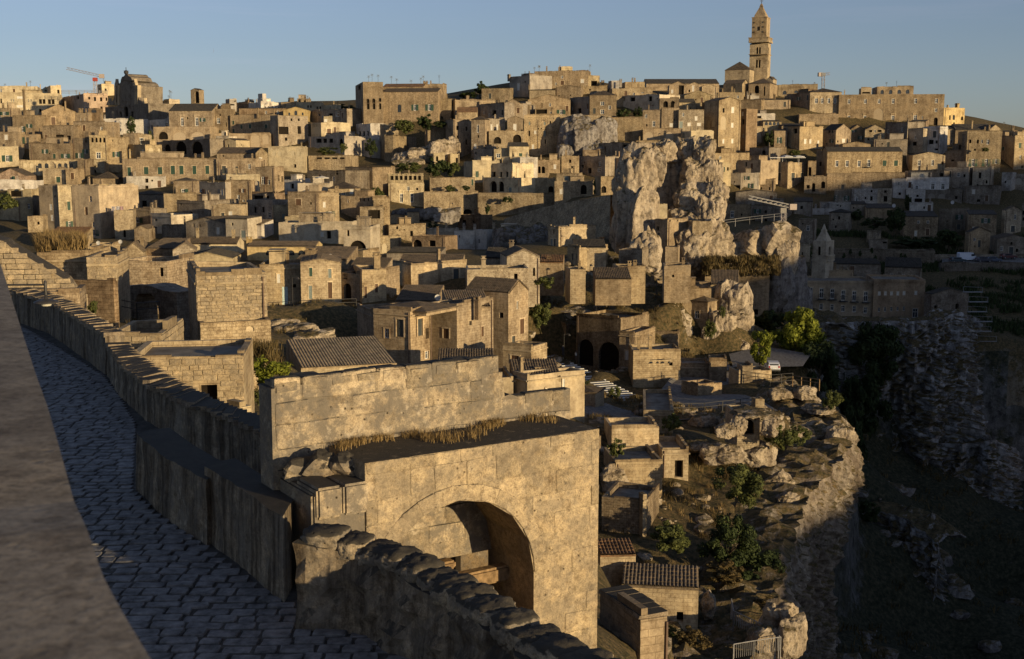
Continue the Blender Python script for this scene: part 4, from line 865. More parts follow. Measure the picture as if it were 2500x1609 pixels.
H('shaded low cabin with a signboard left of the road', [590, 800], 890, 975, Y=333, psi=-12, c='grey', win='775,920,60,24,v')
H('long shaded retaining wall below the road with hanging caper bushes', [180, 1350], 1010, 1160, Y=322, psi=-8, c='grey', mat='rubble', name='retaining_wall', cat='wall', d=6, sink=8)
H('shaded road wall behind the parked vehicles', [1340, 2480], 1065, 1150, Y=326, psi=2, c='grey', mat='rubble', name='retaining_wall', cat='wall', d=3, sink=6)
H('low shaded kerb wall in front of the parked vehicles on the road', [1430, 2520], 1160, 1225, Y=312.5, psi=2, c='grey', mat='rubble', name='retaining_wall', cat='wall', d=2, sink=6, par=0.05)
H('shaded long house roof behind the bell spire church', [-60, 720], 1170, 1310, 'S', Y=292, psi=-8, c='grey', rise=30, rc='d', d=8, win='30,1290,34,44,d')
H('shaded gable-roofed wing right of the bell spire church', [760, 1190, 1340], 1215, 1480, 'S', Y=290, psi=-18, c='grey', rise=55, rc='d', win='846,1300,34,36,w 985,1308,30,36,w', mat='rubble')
R(1650, 400, S4)
H('shaded pale house with an arched window left below umbrella terrace', [755, 975], 105, 330, Y=398, psi=-16, c='pale', win='876,258,46,60,o 943,215,40,90,A', mat='plaster')
H('shaded low dark wall left below the umbrella terrace', [480, 760], 110, 320, Y=396, psi=-24, c='grey', win='690,275,130,50,d')
H('shaded tan terrace between arched-window house and umbrella terrace', [975, 1150], 180, 330, Y=400, psi=-18, c='tan', win='1000,290,20,36,d 1097,290,20,36,d')
H('shaded lower front with four openings right of umbrella terrace', [1500, 1760], 150, 380, Y=402, psi=-14, c='tan', win='1547,268,36,40,d 1610,275,36,100,a 1722,245,46,80,a')
H('shaded round vault roofs below the arched-window house', [700, 1180], 335, 470, 'g', Y=380, psi=-10, c='grey', rise=28)
H('shaded house with a small white balcony under the vault roofs', [570, 880], 480, 640, Y=366, psi=-12, c='tan', win='660,590,40,80,w 768,595,20,26,d')
H('shaded low house with tarpaulin roof above the outcrop railing', [880, 1260], 490, 650, Y=362, psi=-30, c='grey', mat='rubble', win='1050,560,30,30,d 905,655,40,50,a 1050,660,40,40,a')
H('shaded tiled house right of the crane on the outcrop', [1380, 1600], 440, 560, 'S', Y=366, psi=-12, c='grey', rise=40, rc='d', win='1470,510,30,36,d')
H('shaded white-fronted house right of the outcrop crane', [1560, 1860], 530, 600, Y=372, psi=-10, c='white', mat='plaster')
H('shaded low wall house left of the bell spire', [1430, 1620], 650, 900, Y=335, psi=-20, c='grey', mat='rubble', win='1480,700,20,20,d')
H('shaded wall between outcrop and bell spire', [1410, 1560], 950, 1130, Y=308, psi=-16, c='pale', win='1480,1050,14,40,d')
R(1700, 560, 2.961)
sp1 = H('long shaded seminary range with balcony windows on the cliff', [740, 1278], 372, 640, Y=272, psi=-3, c='tan', mat='plaster', d=12, win='827,455,30,72,w 905,462,30,76,q 983,466,30,76,q 1062,478,30,76,q 1142,482,30,76,q 1225,486,30,76,q 902,560,26,46,w 982,564,26,46,w 1060,572,26,46,w 1142,576,26,46,w 1222,584,26,46,w 828,570,30,80,d', name='seminary', cat='building', corn=True, sink=5)
H('plain shaded seminary wing with a row of small white windows', [1278, 1650], 362, 665, Y=270, psi=-8, c='brown', mat='plaster', d=12, win='1323,463,20,30,W 1367,463,20,30,W 1411,463,20,30,W 1457,463,20,30,W 1502,461,20,30,W 1587,459,20,30,W 1321,580,16,32,w 1364,578,16,32,w 1410,576,16,32,w 1455,574,16,32,w 1500,572,16,32,w 1582,605,40,70,t', name='seminary', cat='building', sink=8)
H('shaded stone cottage perched on the cliff right of the seminary', [1645, 1690, 1962], 470, 720, 'G', Y=262, psi=-76, c='grey', mat='rubble', rise=38, win='1732,572,26,46,d 1886,562,26,50,d', d=9, rc='d', sink=8)
H('shaded flat block with chimneys on the seminary roof', [865, 1135], 305, 380, Y=284, psi=-6, c='tan', mat='plaster', win='908,322,26,28,d', ch='1037,275,320,8 1053,275,320,8 1108,275,310,6')
H('great shaded retaining wall under the rock of the outcrop', [60, 520, 655], 250, 665, Y=234, psi=-12, c='tan', name='retaining_wall', cat='wall', d=5, sink=6, win='430,598,34,40,d 550,590,22,34,d')
# ================================================================ middle town, left half
R(0, 400, S4)
H('pinkish rubble gable house with a green door at the left edge', [-60, 310], 140, 215, 'g', Y=350, psi=4, c='pink', rise=85, mat='rubble', win='155,150,42,90,g', d=10)
H('white roof terrace wall at the left edge', [-60, 400], 200, 280, Y=342, psi=6, c='white', mat='plaster')
H('tan house with a green-glazed window behind the roof terrace', [505, 770], 60, 230, Y=356, psi=-2, c='tuff', win='682,185,50,66,g', ch='530,85,230,30 730,55,200,44')
H('tan stub house right of the green-glazed window', [770, 905], 60, 235, Y=354, psi=-4, c='tan')
H('house with brown pyramid roof behind the big corner house', [1085, 1345], 165, 220, 'h', Y=352, psi=-4, c='tan', rise=75)
H('veranda house with a parasol terrace at the left edge', [90, 365], 300, 415, Y=330, psi=-10, c='cream', mat='plaster', win='190,350,150,70,d')
H('cream house with one barred window at the left', [-60, 220, 385], 420, 640, Y=310, psi=-40, c='cream', mat='plaster', win='338,495,32,66,w', d=8)
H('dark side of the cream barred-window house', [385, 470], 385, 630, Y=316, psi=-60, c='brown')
H('low rubble wall stub left of the tall corner house', [325, 500], 615, 770, Y=282, psi=8, c='tuff', mat='rubble')
H('big tall corner house, left brown bay with ruled render', [465, 690], 250, 780, Y=296, psi=-24, c='tan', mat='plaster', d=14, corn=True, sink=3)
H('big tall corner house, sunlit stair bay with two windows', [688, 862], 250, 760, Y=294, psi=22, c='cream', win='805,490,38,100,g 813,707,56,72,o', d=10, sink=3)
H('big tall corner house, long brown bay with one shuttered window', [860, 1172], 255, 850, Y=293, psi=-24, c='tan', mat='plaster', win='1093,805,88,76,o', d=14, sink=3)
H('big tall corner house, sunlit end bay with balcony and laundry', [1168, 1342], 240, 850, Y=297, psi=20, c='cream', win='1238,480,34,160,g 1302,435,32,110,g 1232,775,40,100,G 1310,765,44,110,G', d=10, corn=True, sink=3)
H('sunlit stone annexe with one small arch right of the laundry', [1340, 1562], 545, 870, Y=286, psi=12, c='tuff', win='1458,815,30,86,a', d=8)
H('red-tiled cottage below the tall corner house', [570, 985], 830, 960, 'S', Y=262, psi=4, c='tuff', rise=72, rc='r', d=7, mat='stone')
H('ochre block wall under the red-tiled cottage', [690, 1005], 840, 1030, Y=258, psi=4, c='tuff', d=4)
H('square tower room with one shuttered window in the left middle', [2030, 2270], 195, 400, 'h', Y=306, psi=0, c='tan', rise=35, win='2140,338,80,88,o', corn=True)
H('cream terrace parapet under the square tower room', [1915, 2290], 350, 430, Y=302, psi=4, c='tuff')
H('shaded house with a roof dish and tiled hip roof', [1520, 1850], 355, 520, 'h', Y=318, psi=-10, c='grey', rise=45, win='1685,470,60,80,d 1805,470,40,70,w')
H('shaded house with dark shuttered door in the left valley', [1560, 1760], 520, 720, Y=296, psi=-30, c='grey', win='1605,660,86,60,o')
H('shaded blind wall house in the left valley', [1945, 2390], 430, 640, Y=300, psi=-36, c='grey', win='2110,475,20,24,d 2230,590,34,60,d 2095,595,24,40,d')
H('shaded white arched house at the left valley bottom', [1760, 2000], 590, 800, Y=286, psi=-40, c='pale', mat='plaster', win='1870,860,50,30,d 1820,655,30,30,d')
H('shaded rubble block in the left valley bottom', [1890, 2120], 720, 850, Y=276, psi=-30, c='grey', mat='rubble')
H('shaded gable house right of the laundry annexe', [1570, 1740], 760, 880, 'g', Y=270, psi=-5, c='tan', rise=40, ch='1635,790,860,26 1775,755,870,30')
H('flat roof house with two satellite dishes below the corner house', [1055, 1300], 935, 1040, Y=238, psi=-2, c='tuff', mat='rubble')
H('small stepped gable house with two dark windows', [1430, 1690], 1030, 1150, 'g', Y=214, psi=6, c='tuff', rise=115, win='1552,995,26,50,d 1612,992,22,40,d', d=8, ch='1670,870,1140,36')
H('dark tiled house right of the small stepped gable', [1715, 2040], 990, 1140, 'S', Y=216, psi=-6, c='brown', rise=85, d=8, rc=None, ch='1930,1055,1150,34')
H('sunlit round-topped gable end with small holes', [2020, 2300], 1010, 1150, 'g', Y=212, psi=14, c='pale', rise=90, d=6, mat='rubble')
H('long cream conservatory house with a sloping dark roof', [2110, 2720], 1105, 1150, 'g', Y=206, psi=4, c='cream', rise=75, d=10, rc='d', win='2350,1100,110,40,w', mat='plaster')
H('red-ridged tiled roof house in the middle left', [2180, 2770], 935, 1030, 's', Y=226, psi=0, c='cream', rise=80, d=6, ch='2310,780,850,30 2730,800,900,36', mat='plaster')
H('old wall with tufted top behind the small arch bridge', [1365, 1940], 1140, 1330, Y=150, psi=-12, c='tan', mat='rubble', win='1880,1270,50,100,d', d=6)
# ================================================================ middle town, centre
R(450, 400, S4)
H('tan turret house with a shuttered balcony window', [835, 1060, 1165], 40, 330, Y=334, psi=-22, c='tan', win='918,195,84,90,O 1102,165,22,70,d 1145,178,22,66,d', corn=True)
H('tan box house with one small open-shuttered window', [480, 780, 825], 195, 470, Y=318, psi=-16, c='tan', win='680,313,56,44,O 572,432,32,24,w 695,432,32,24,w')
H('planted roof terrace wall with cacti above the tan box house', [490, 820], 125, 200, Y=326, psi=0, c='cream', mat='plaster')
H('shaded terrace house with dark tarpaulin left of the tan box house', [140, 480], 220, 420, Y=322, psi=-38, c='grey', win='185,335,74,80,O', mat='plaster')
H('low tan rectangular block with one dark door', [320, 645], 480, 660, Y=282, psi=-6, c='tuff', win='450,610,38,76,D')
H('shaded gable roof house at the valley bottom, left of centre', [20, 490], 690, 850, 'g', Y=262, psi=-30, c='grey', rise=60, win='110,720,20,40,d 180,725,20,40,d', d=10)
H('shaded pale house with blue doors at the valley bottom', [485, 740], 640, 860, 'S', Y=256, psi=-24, c='pale', rise=10, mat='plaster', win='560,705,26,30,d 690,820,54,84,G', rc='d')
H('shaded white house with a sunlit tiled roof at the valley bottom', [740, 900], 710, 840, 'S', Y=258, psi=-20, c='white', mat='plaster', rise=45, win='765,800,30,60,d 810,805,24,40,d')
H('shaded balcony house in the centre valley', [730, 1035], 425, 660, Y=292, psi=-28, c='grey', win='825,540,34,66,d 920,535,34,66,d 845,620,26,30,d')
H('dark pergola roof terrace in the centre valley', [790, 1040], 345, 430, Y=300, psi=-20, c='brown', win='900,395,180,50,d')
H('cream slab wall half in shadow in the centre valley', [1035, 1210], 485, 660, Y=288, psi=14, c='cream', win='1160,610,34,50,G')
H('broad tan house with a brown-framed window and ruined top', [1212, 1560], 340, 660, 'f', Y=280, psi=-10, c='tan', win='1335,448,60,74,B 1477,463,22,30,d', mat='rubble', d=9)
H('sunlit bay of the broad tan house with a single window', [1558, 1810], 345, 660, Y=281, psi=14, c='tuff', win='1636,478,30,66,W', ch='1780,285,345,40')
H('low cream terrace wall in front of the broad tan house', [1175, 1620], 620, 690, Y=272, psi=0, c='cream', name='terrace_wall', cat='wall')
H('brown hip roofed cottage with a white bay right of centre left', [1680, 2000], 285, 370, 'h', Y=300, psi=-4, c='tuff', rise=75, win='1960,315,50,70,W 1860,350,40,30,w')
H('white parasol terrace with plants in the centre', [1325, 1690], 225, 290, Y=310, psi=0, c='pale', mat='plaster')
H('shaded white house left of the parasol terrace', [1170, 1330], 190, 330, Y=316, psi=-30, c='white', mat='plaster', win='1260,260,40,60,d')
H('shaded dark terraces under the fretwork garden', [1440, 1880], 80, 230, Y=342, psi=-32, c='grey', mat='rubble', win='1785,105,30,44,d')
H('shaded tan house block left of the loggia house', [1880, 2200], 40, 250, Y=350, psi=-36, c='tan', mat='rubble')
H('shaded tan wall with five slit windows', [1830, 2200], 380, 530, Y=290, psi=-20, c='tan', win='1912,435,20,44,w 2055,420,14,40,d 2103,418,14,40,d 2153,420,14,40,d')
H('half-ruined sunlit gable with a dark cage trellis', [2050, 2330], 505, 640, Y=284, psi=12, c='tuff', mat='rubble', win='2215,590,140,100,v')
H('sunlit wall stub above the trellis gable', [2200, 2400], 390, 640, Y=287, psi=12, c='tuff', mat='rubble')
H('long low terrace roof with a lit round white arch', [1105, 1960], 690, 900, Y=254, psi=-8, c='pale', mat='plaster', win='1465,810,140,150,A 1690,830,50,90,d 1610,825,36,56,W', d=8)
H('small domed arch house with vines in the centre valley', [1860, 2170], 730, 1010, Y=238, psi=-10, c='pale', mat='plaster', win='1912,810,30,70,d 2025,980,200,170,a', d=7)
H('arcaded tiled house with four half-round windows', [735, 1540], 965, 1110, 's', Y=214, psi=-2, c='ochre', rise=60, d=6, win='990,1040,78,60,n 1128,1040,70,60,n 1245,1040,84,60,n 1368,1040,78,60,n', mat='plaster', ch='762,885,1000,60')
H('tiled roof bank in the centre with a white satellite dish', [1310, 1900], 1120, 1180, 'S', Y=196, psi=-6, c='tan', rise=110, d=8, ch='1480,1015,1110,110')
H('small chimneyed wall block right of the tiled roof bank', [1900, 2090], 1015, 1140, Y=206, psi=-28, c='tuff', ch='2145,1050,1140,34 2070,1080,1140,44')
# ================================================================ loggia terrace and the cave house
R(850, 400, S4)
H('cream facade with two hooded windows below the seven-arch loggia', [470, 885], 225, 460, Y=349, psi=4, c='cream', win='623,400,38,106,p 742,398,38,106,p', corn=True, sink=5)
H('sunlit buttressed retaining wall with weeds right of the loggia', [885, 1520], 330, 600, Y=346, psi=4, c='tuff', mat='rubble', name='retaining_wall', cat='wall', win='1395,560,100,60,a', sink=8, d=8)
H('long sunlit garden wall with a green gate above the retaining wall', [955, 1480], 165, 330, Y=356, psi=6, c='tuff', mat='rubble', name='retaining_wall', cat='wall', win='1452,215,24,70,g')
H('shaded vaulted court with a blue door and dark arches', [1575, 2025], 165, 345, Y=354, psi=-46, c='cream', mat='plaster', win='1620,250,60,110,A 1698,265,76,130,a 1788,265,64,120,a 1895,305,34,60,G')
H('long sunlit weedy retaining wall in the centre', [1515, 2420], 345, 610, Y=342, psi=-2, c='tuff', mat='rubble', name='retaining_wall', cat='wall', sink=10, d=8)
H('balustrade terrace house with two big arched doors', [2020, 2420], 175, 360, Y=352, psi=6, c='cream', win='2140,300,66,110,A 2370,300,60,80,a 2195,310,10,14,d')
H('dark-fronted stone hut with a door under the weedy wall', [1285, 1545], 600, 740, Y=318, psi=-40, c='brown', mat='rubble', win='1355,690,50,70,d', d=5)
H('low flat stone hut on the rocks below the loggia facade', [690, 830], 560, 660, 'S', Y=312, psi=4, c='tuff', rise=30, rc='d', d=6)
H('cream half-round vault hut left of the flat stone hut', [420, 690], 610, 680, 'g', Y=316, psi=4, c='tuff', rise=20, d=6)
H('tan wall block with a plant left of the cave house', [235, 480], 655, 850, Y=288, psi=8, c='tuff', win='358,755,36,24,d 500,680,30,30,d')
H('sunlit ruined cave-house front with two stacked doors', [480, 910], 715, 960, Y=284, psi=12, c='tuff', mat='rubble', win='577,745,24,40,d 745,815,32,64,d 608,775,12,14,d 658,770,12,14,d 532,890,28,60,d', d=6)
H('sunlit lower facade with a blind pilaster window', [275, 620], 850, 1060, Y=268, psi=14, c='cream', mat='rubble', win='425,985,60,110,A 545,1035,50,50,d', d=6)
H('shaded lean-to with dark wooden doors in the centre valley', [750, 1135], 850, 980, Y=262, psi=-20, c='brown', win='810,930,110,90,a 985,930,80,70,d', mat='rubble')
H('row of pale houses in half shade below the ramp', [915, 1240], 770, 900, Y=288, psi=-8, c='pale', mat='plaster', win='1185,870,20,60,d', d=6)
H('pale half-shaded house with a white window pair', [1240, 1480], 790, 990, Y=280, psi=-24, c='white', mat='plaster', win='1302,850,18,30,d 1320,915,44,60,W 1440,910,30,56,W')
H('pale shaded house with a dark roof end', [1480, 1620], 780, 960, Y=278, psi=-40, c='white', mat='plaster', win='1530,905,18,46,d')
H('pale sunlit-topped house at the end of the pale row', [1615, 1940], 785, 950, Y=282, psi=-18, c='pale', mat='plaster', win='1710,900,18,50,w 1735,900,18,50,w')
H('shaded low roofs between pale row and tiled ridge', [450, 1080], 1040, 1110, 'S', Y=228, psi=-4, c='grey', rise=30, rc='d', d=8)
R(1250, 400, S4)
H('curved garage terrace with two brown arched doors left of the rock', [500, 940], 205, 380, Y=338, psi=-10, c='tuff', mat='rubble', win='840,300,70,110,a 470,310,60,80,a 575,325,36,60,W')
H('sunlit box room with a blue window on the garage terrace', [520, 785], 115, 215, Y=344, psi=-12, c='tuff', win='635,175,50,66,G 722,190,24,30,w')
H('round-arched cave front beside the dark cypress left of the rock', [1040, 1205], 150, 340, Y=330, psi=16, c='tuff', mat='rubble', win='1073,300,60,80,a')
H('sunlit block wall house with three star vents', [420, 545, 980], 735, 930, 'f', Y=248, psi=-62, c='tuff', d=9, win='490,795,18,50,d 465,930,26,110,G 500,930,26,110,D 580,845,18,16,d 760,832,20,16,d 750,885,18,16,d', par=0.6)
H('gable house with a dark tiled roof half in the rock shadow', [650, 790, 1120], 975, 1200, 'f', Y=222, psi=-56, c='tuff', win='712,1085,28,80,D 748,1085,28,80,D', d=9)
H('tiled pitched roof of the house half in the rock shadow', [720, 1100], 975, 1000, 'S', Y=223, psi=0, c='tuff', rise=70, d=6, rc='d')
H('sunlit stepped-gable house with one arched window', [-60, 325], 1090, 1380, 'g', Y=186, psi=8, c='pale', rise=95, d=8, win='258,1262,26,100,a')
H('shaded tiled house left of the stepped-gable house', [-330, -20], 1100, 1180, 's', Y=196, psi=-8, c='grey', rise=120, rc='d', d=9, ch='-5,925,1160,50')
H('red-roofed shed and tanks right of the stepped-gable house', [325, 600], 1150, 1260, 'S', Y=196, psi=-4, c='tan', rise=50, rc='r', d=6, ch='430,1110,1210,40')
H('sunlit low wall house with a zigzag roof below the rock', [680, 860], 1235, 1340, Y=184, psi=6, c='tuff', ch='785,1170,1230,30')
H('sunlit low house with chimneys at the foot of the rock', [1240, 1560], 1200, 1350, 'f', Y=192, psi=4, c='tuff', ch='1370,1170,1215,40 1435,1160,1210,40', d=6)
H('low roof of big striped tiles at the foot of the rock', [975, 1395], 1345, 1360, 'S', Y=186, psi=0, c='tan', rise=95, d=6)
H('tan wall house with a lamp right of the striped tile roof', [1780, 2090], 1185, 1350, Y=200, psi=-4, c='tan', ch='2000,1130,1200,34', win='1885,1310,26,30,d')
H('shaded cave house with a big arch in the rock foot', [1250, 1520], 1005, 1180, Y=222, psi=-20, c='grey', mat='rubble')
H('tall white-walled church niche on the rock face', [1640, 1815], 480, 640, Y=248, psi=2, c='cream', mat='plaster', d=5, sink=1, ctrl=False)
H('tan rock church front with a door on the rock', [1675, 1815, 2055], 650, 960, Y=240, psi=-52, c='tan', win='1705,755,34,50,d 1715,880,30,150,D 1845,665,26,40,d 1935,660,26,40,d', d=6, ctrl=False)
H('smooth tan bastion wall high on the rock', [2110, 2335], 675, 800, Y=240, psi=8, c='tuff', mat='rubble', d=5, name='retaining_wall', cat='wall', ctrl=False)
H('leaning wall slab at the right foot of the rock', [1790, 1940], 975, 1180, Y=212, psi=-12, c='tan', d=4, name='retaining_wall', cat='wall')
# ================================================================ nearer houses
R(600, 560, 2.961)
H('long stepped-parapet house with a pale green door', [100, 400], 255, 545, 'f', Y=166, psi=6, c='tuff', win='237,355,26,66,W 283,480,44,130,L', d=9, mat='stone', sink=3)
H('stepped-gable house with tall grey shutters and a lamp', [398, 690], 240, 510, 'g', Y=164, psi=8, c='tuff', rise=28, win='470,308,24,62,g 608,318,24,66,G 468,455,26,96,G 610,440,30,116,B', d=9, sink=3)
H('brown shaded front with a big arched door', [688, 842], 318, 530, 'f', Y=165, psi=-26, c='tan', win='720,330,26,60,d 736,455,54,130,a', d=10, sink=3)
H('sunlit end wall with two wooden hatches and a wall lamp', [840, 1015], 290, 500, 'f', Y=163, psi=16, c='tuff', win='866,455,20,84,B 945,425,22,62,B', d=8, sink=3, ch='948,195,290,46')
H('sloping tiled roof with chimneys above the hatch wall', [720, 990], 316, 330, 'S', Y=168, psi=-6, c='tan', rise=80, d=7)
H('small white-sided house behind the hatch wall', [1010, 1075], 340, 490, Y=175, psi=-4, c='pale', win='1050,400,14,60,d', mat='plaster')
H('ruined wall house with tiled roofs and a tall round chimney', [1030, 1200, 1600], 255, 440, 'f', Y=178, psi=-58, c='tuff', d=9, ch='1395,165,400,24', win='1215,400,1,1,d')
H('tiled roof slopes on the ruined wall house', [1095, 1560], 262, 285, 'S', Y=183, psi=-2, c='tuff', rise=55, d=7)
H('long sunlit rubble wall house with a low tiled roof', [1600, 2045], 285, 420, 'f', Y=172, psi=4, c='pale', mat='rubble', win='1952,345,26,50,d 1870,372,26,26,W', ch='1670,300,360,10 1925,310,380,10', d=7)
H('dark hip-roofed outbuildings behind the triple tower houses', [1080, 1380], 520, 570, 'S', Y=158, psi=-4, c='tan', rise=70, d=8)
H('left tower house with a hipped tile roof and one dark window', [932, 1200, 1345], 590, 1000, 'f', Y=132, psi=-30, c='tan', win='1020,752,36,72,w 1318,752,24,76,d 1308,908,28,56,w', d=7, sink=6, ctrl=False)
H('dark shaded wing left of the hip-roofed tower house', [805, 938], 575, 950, 'f', Y=139, psi=-68, c='tan', d=6, sink=6, ctrl=False)
H('hipped tile roof of the left tower house', [915, 1305], 582, 600, 'h', Y=133.5, psi=-30, c='tan', rise=62, d=7, sink=0.2, ctrl=False, name='roof_storey', cat='roof')
H('middle tower house with a curved parapet and dark shutter', [1325, 1528, 1790], 540, 960, 'f', Y=137, psi=-34, c='tan', win='1448,752,42,70,B 1710,738,18,72,B 1440,900,30,60,d', d=8, sink=6, ch='1675,515,580,36', ctrl=False)
H('sloping tile roof of the middle tower house', [1460, 1770], 560, 580, 'S', Y=141, psi=10, c='tan', rise=85, d=6, sink=0.2, ctrl=False, name='roof_storey', cat='roof')
H('right tower house with a stepped gable and striped tile roof', [1590, 1898, 2042], 460, 860, 'G', Y=146, psi=-32, c='tan', rise=85, win='1963,548,14,60,w 1935,805,24,70,D', d=9, sink=6, ctrl=False)
H('low flat-roofed block with a brown shutter below the tower houses', [1860, 2065, 2178], 850, 985, 'f', Y=132, psi=-30, c='tuff', win='1947,942,56,62,B 2105,960,18,44,d', d=6, sink=3, ctrl=False)
H('striped tile roof house in front of the tower houses', [1385, 1800], 1000, 1090, 'S', Y=120, psi=2, c='tuff', rise=70, d=6, sink=5)
H('long ochre slab-roofed house with a stepped parapet', [400, 1090], 985, 1110, 'S', Y=96, psi=18, c='cream', rise=105, d=9, sink=4, mat='stone', rc='p')
H('stepped ochre parapet wall behind the slab-roofed house', [290, 810], 865, 930, 'f', Y=112, psi=-4, c='cream', d=4)
H('sunlit tiled house with slit windows right of the ruined gate', [1935, 2035, 2450], 1060, 1380, 'f', Y=118, psi=-58, c='tuff', win='2173,1178,16,60,W 2297,1118,18,76,W', d=9, sink=6, mat='plaster', ch='1990,960,1040,30')
H('striped tile roof of the slit-window house', [1935, 2280], 1070, 1090, 'S', Y=120, psi=4, c='tuff', rise=62, d=6, sink=0.2, ctrl=False, name='roof_storey', cat='roof', ch='2110,1030,1075,40')
H('small sunlit gable bay left of the slit-window house', [1770, 1935], 1070, 1260, 'f', Y=119, psi=8, c='tuff', d=6, sink=5, mat='plaster')
H('small stone lodge with a black arched door by the piazza', [2305, 2525, 2590], 1180, 1350, 'h', Y=138, psi=-22, c='tan', rise=38, win='2347,1305,54,116,a', d=6, sink=3)
R(1250, 560, 2.961)
H('tall tan retaining house left of the cave arches', [155, 390, 520], 690, 900, 'f', Y=196, psi=-40, c='tan', mat='rubble', d=8, sink=5)
H('dark vaulted shelter with two big arched caves', [460, 780], 630, 1000, 'f', Y=188, psi=-40, c='tan', mat='rubble', win='530,890,110,190,a 700,920,150,210,a', d=8, sink=5)
H('stone pier wall right of the arched caves', [770, 880], 745, 1040, 'f', Y=182, psi=-30, c='tan', mat='rubble', d=8, sink=4)
H('ruined terrace wall with a chimney above the wide blank wall', [790, 1200], 750, 860, 'f', Y=196, psi=-12, c='tan', mat='rubble', d=8, ch='980,765,830,34', sink=4)
H('wide blank block wall with double lamp above the steps', [875, 1218], 880, 1130, 'f', Y=172, psi=0, c='tuff', mat='stone', d=7, sink=3)
H('lower blank wall right of the double lamp wall', [1218, 1430], 975, 1100, 'f', Y=174, psi=-4, c='tan', mat='rubble', d=6, sink=3)
H('end wall with a sunlit edge right of the blank walls', [1425, 1552], 950, 1110, 'f', Y=172, psi=-8, c='tan', d=6, sink=3, mat='rubble')
H('low stone kiosk wall in the middle of the piazza', [1225, 1345, 1590], 1130, 1210, 'f', Y=160, psi=-64, c='tan', mat='rubble', d=4, sink=3)
H('cliff-edge hut wall with a pitched slab roof', [1280, 1410, 1480], 520, 760, 'h', Y=204, psi=-40, c='tan', rise=48, d=5, sink=3)
H('sunlit stepped-roof house on the cliff edge with a drainpipe', [1435, 1640, 1712], 400, 480, 'S', Y=212, psi=-10, c='tuff', rise=62, d=8, mat='stone', rc=None)
H('low garden walls left of the cliff-edge stepped house', [1215, 1440], 430, 520, 'f', Y=206, psi=-6, c='tan', d=5)
H('flat yard wall on the rock shelf', [930, 1440], 395, 440, 'f', Y=214, psi=0, c='tan', d=6)
H('low parking wall with coping by the white car', [1640, 1875, 2020], 1020, 1080, 'f', Y=166, psi=10, c='tuff', d=4, name='retaining_wall', cat='wall', sink=2)
H('stone planter block right of the blank end wall', [1665, 1740], 990, 1060, 'f', Y=165, psi=4, c='tuff', d=3)
H('small stone box by the cliff-top path', [1760, 1825], 1230, 1275, 'f', Y=134, psi=6, c='tuff', d=1.5, sink=1)
H('tan terrace wall under the piazza railing', [950, 1165, 1500], 1310, 1430, 'f', Y=124, psi=-6, c='tuff', d=6, win='1387,1392,60,120,d', sink=4, name='retaining_wall', cat='wall')
H('piazza parapet corner with a lit lower wall', [720, 1062], 1435, 1560, 'f', Y=114, psi=4, c='tuff', d=5, sink=4, name='retaining_wall', cat='wall')
R(1400, 960, 2.373)
H('low hut with a slim dark doorway on the terraces', [515, 668], 320, 490, 'f', Y=112, psi=4, c='tuff', win='613,438,48,100,d', d=5, sink=4)
H('broad tan wall of the sunken yard', [240, 512], 395, 590, 'f', Y=106, psi=6, c='tuff', d=6, sink=4)
H('shaded wall of the lower sunken yard', [165, 420], 610, 780, 'f', Y=98, psi=-20, c='tan', mat='rubble', d=5, sink=4)
H('narrow upright pillar of the lower yard', [402, 424], 585, 780, 'f', Y=97, psi=20, c='tuff', d=0.8, sink=3, name='pillar', cat='pillar')
H('stepped reddish tile shed at the ruined gate edge', [155, 360], 935, 1020, 'S', Y=84, psi=4, c='tuff', rise=25, d=2.6, rc='r', sink=4, win='322,955,12,14,d')
H('low tiled stone cottage with two barred windows at lower right', [278, 720, 760], 1130, 1350, 'S', Y=80, psi=-8, c='tuff', rise=40, d=3, sink=4, win='390,1208,28,26,v 617,1297,38,60,v')
H('stone chimney wall left of the barred-window cottage', [240, 275, 370], 1060, 1140, 'f', Y=84, psi=-50, c='tan', d=3, sink=4)
# ================================================================ ground
def cz(px, py, Y, dz=0.0):
    p = P(px, py, Y); CTRL.append((p.x, p.y, p.z + dz))
# piazza, terraces, cliff top
for a in [(1560, 1000, 165), (1750, 985, 160), (1850, 900, 182), (1700, 1020, 150), (1900, 1000, 150), (1500, 1040, 135), (1650, 1040, 132), (1850, 1080, 128), (2000, 1050, 138), (2060, 1100, 132), (1750, 1180, 112), (1900, 1150, 118),
          (1700, 1300, 100), (1600, 1400, 92), (1750, 1420, 92), (1850, 1500, 86), (1650, 1560, 78), (1800, 1600, 74), (1560, 1609, 70), (1400, 885, 190), (1340, 860, 180), (1450, 722, 224), (1650, 730, 222), (1700, 700, 226), (1330, 705, 214), (1550, 900, 186), (1600, 880, 190),
          (1950, 800, 230), (2050, 770, 255), (1850, 760, 235), (1900, 760, 240)]: cz(*a)
for a in [(1000, 960, 134), (1200, 935, 140), (1290, 905, 150), (1330, 892, 165), (1350, 882, 178), (860, 900, 136), (1100, 950, 130), (1860, 870, 200), (1880, 850, 212), (1840, 885, 192), (1900, 830, 222), (1930, 850, 206), (1960, 880, 198), (1830, 900, 186)]: cz(*a)
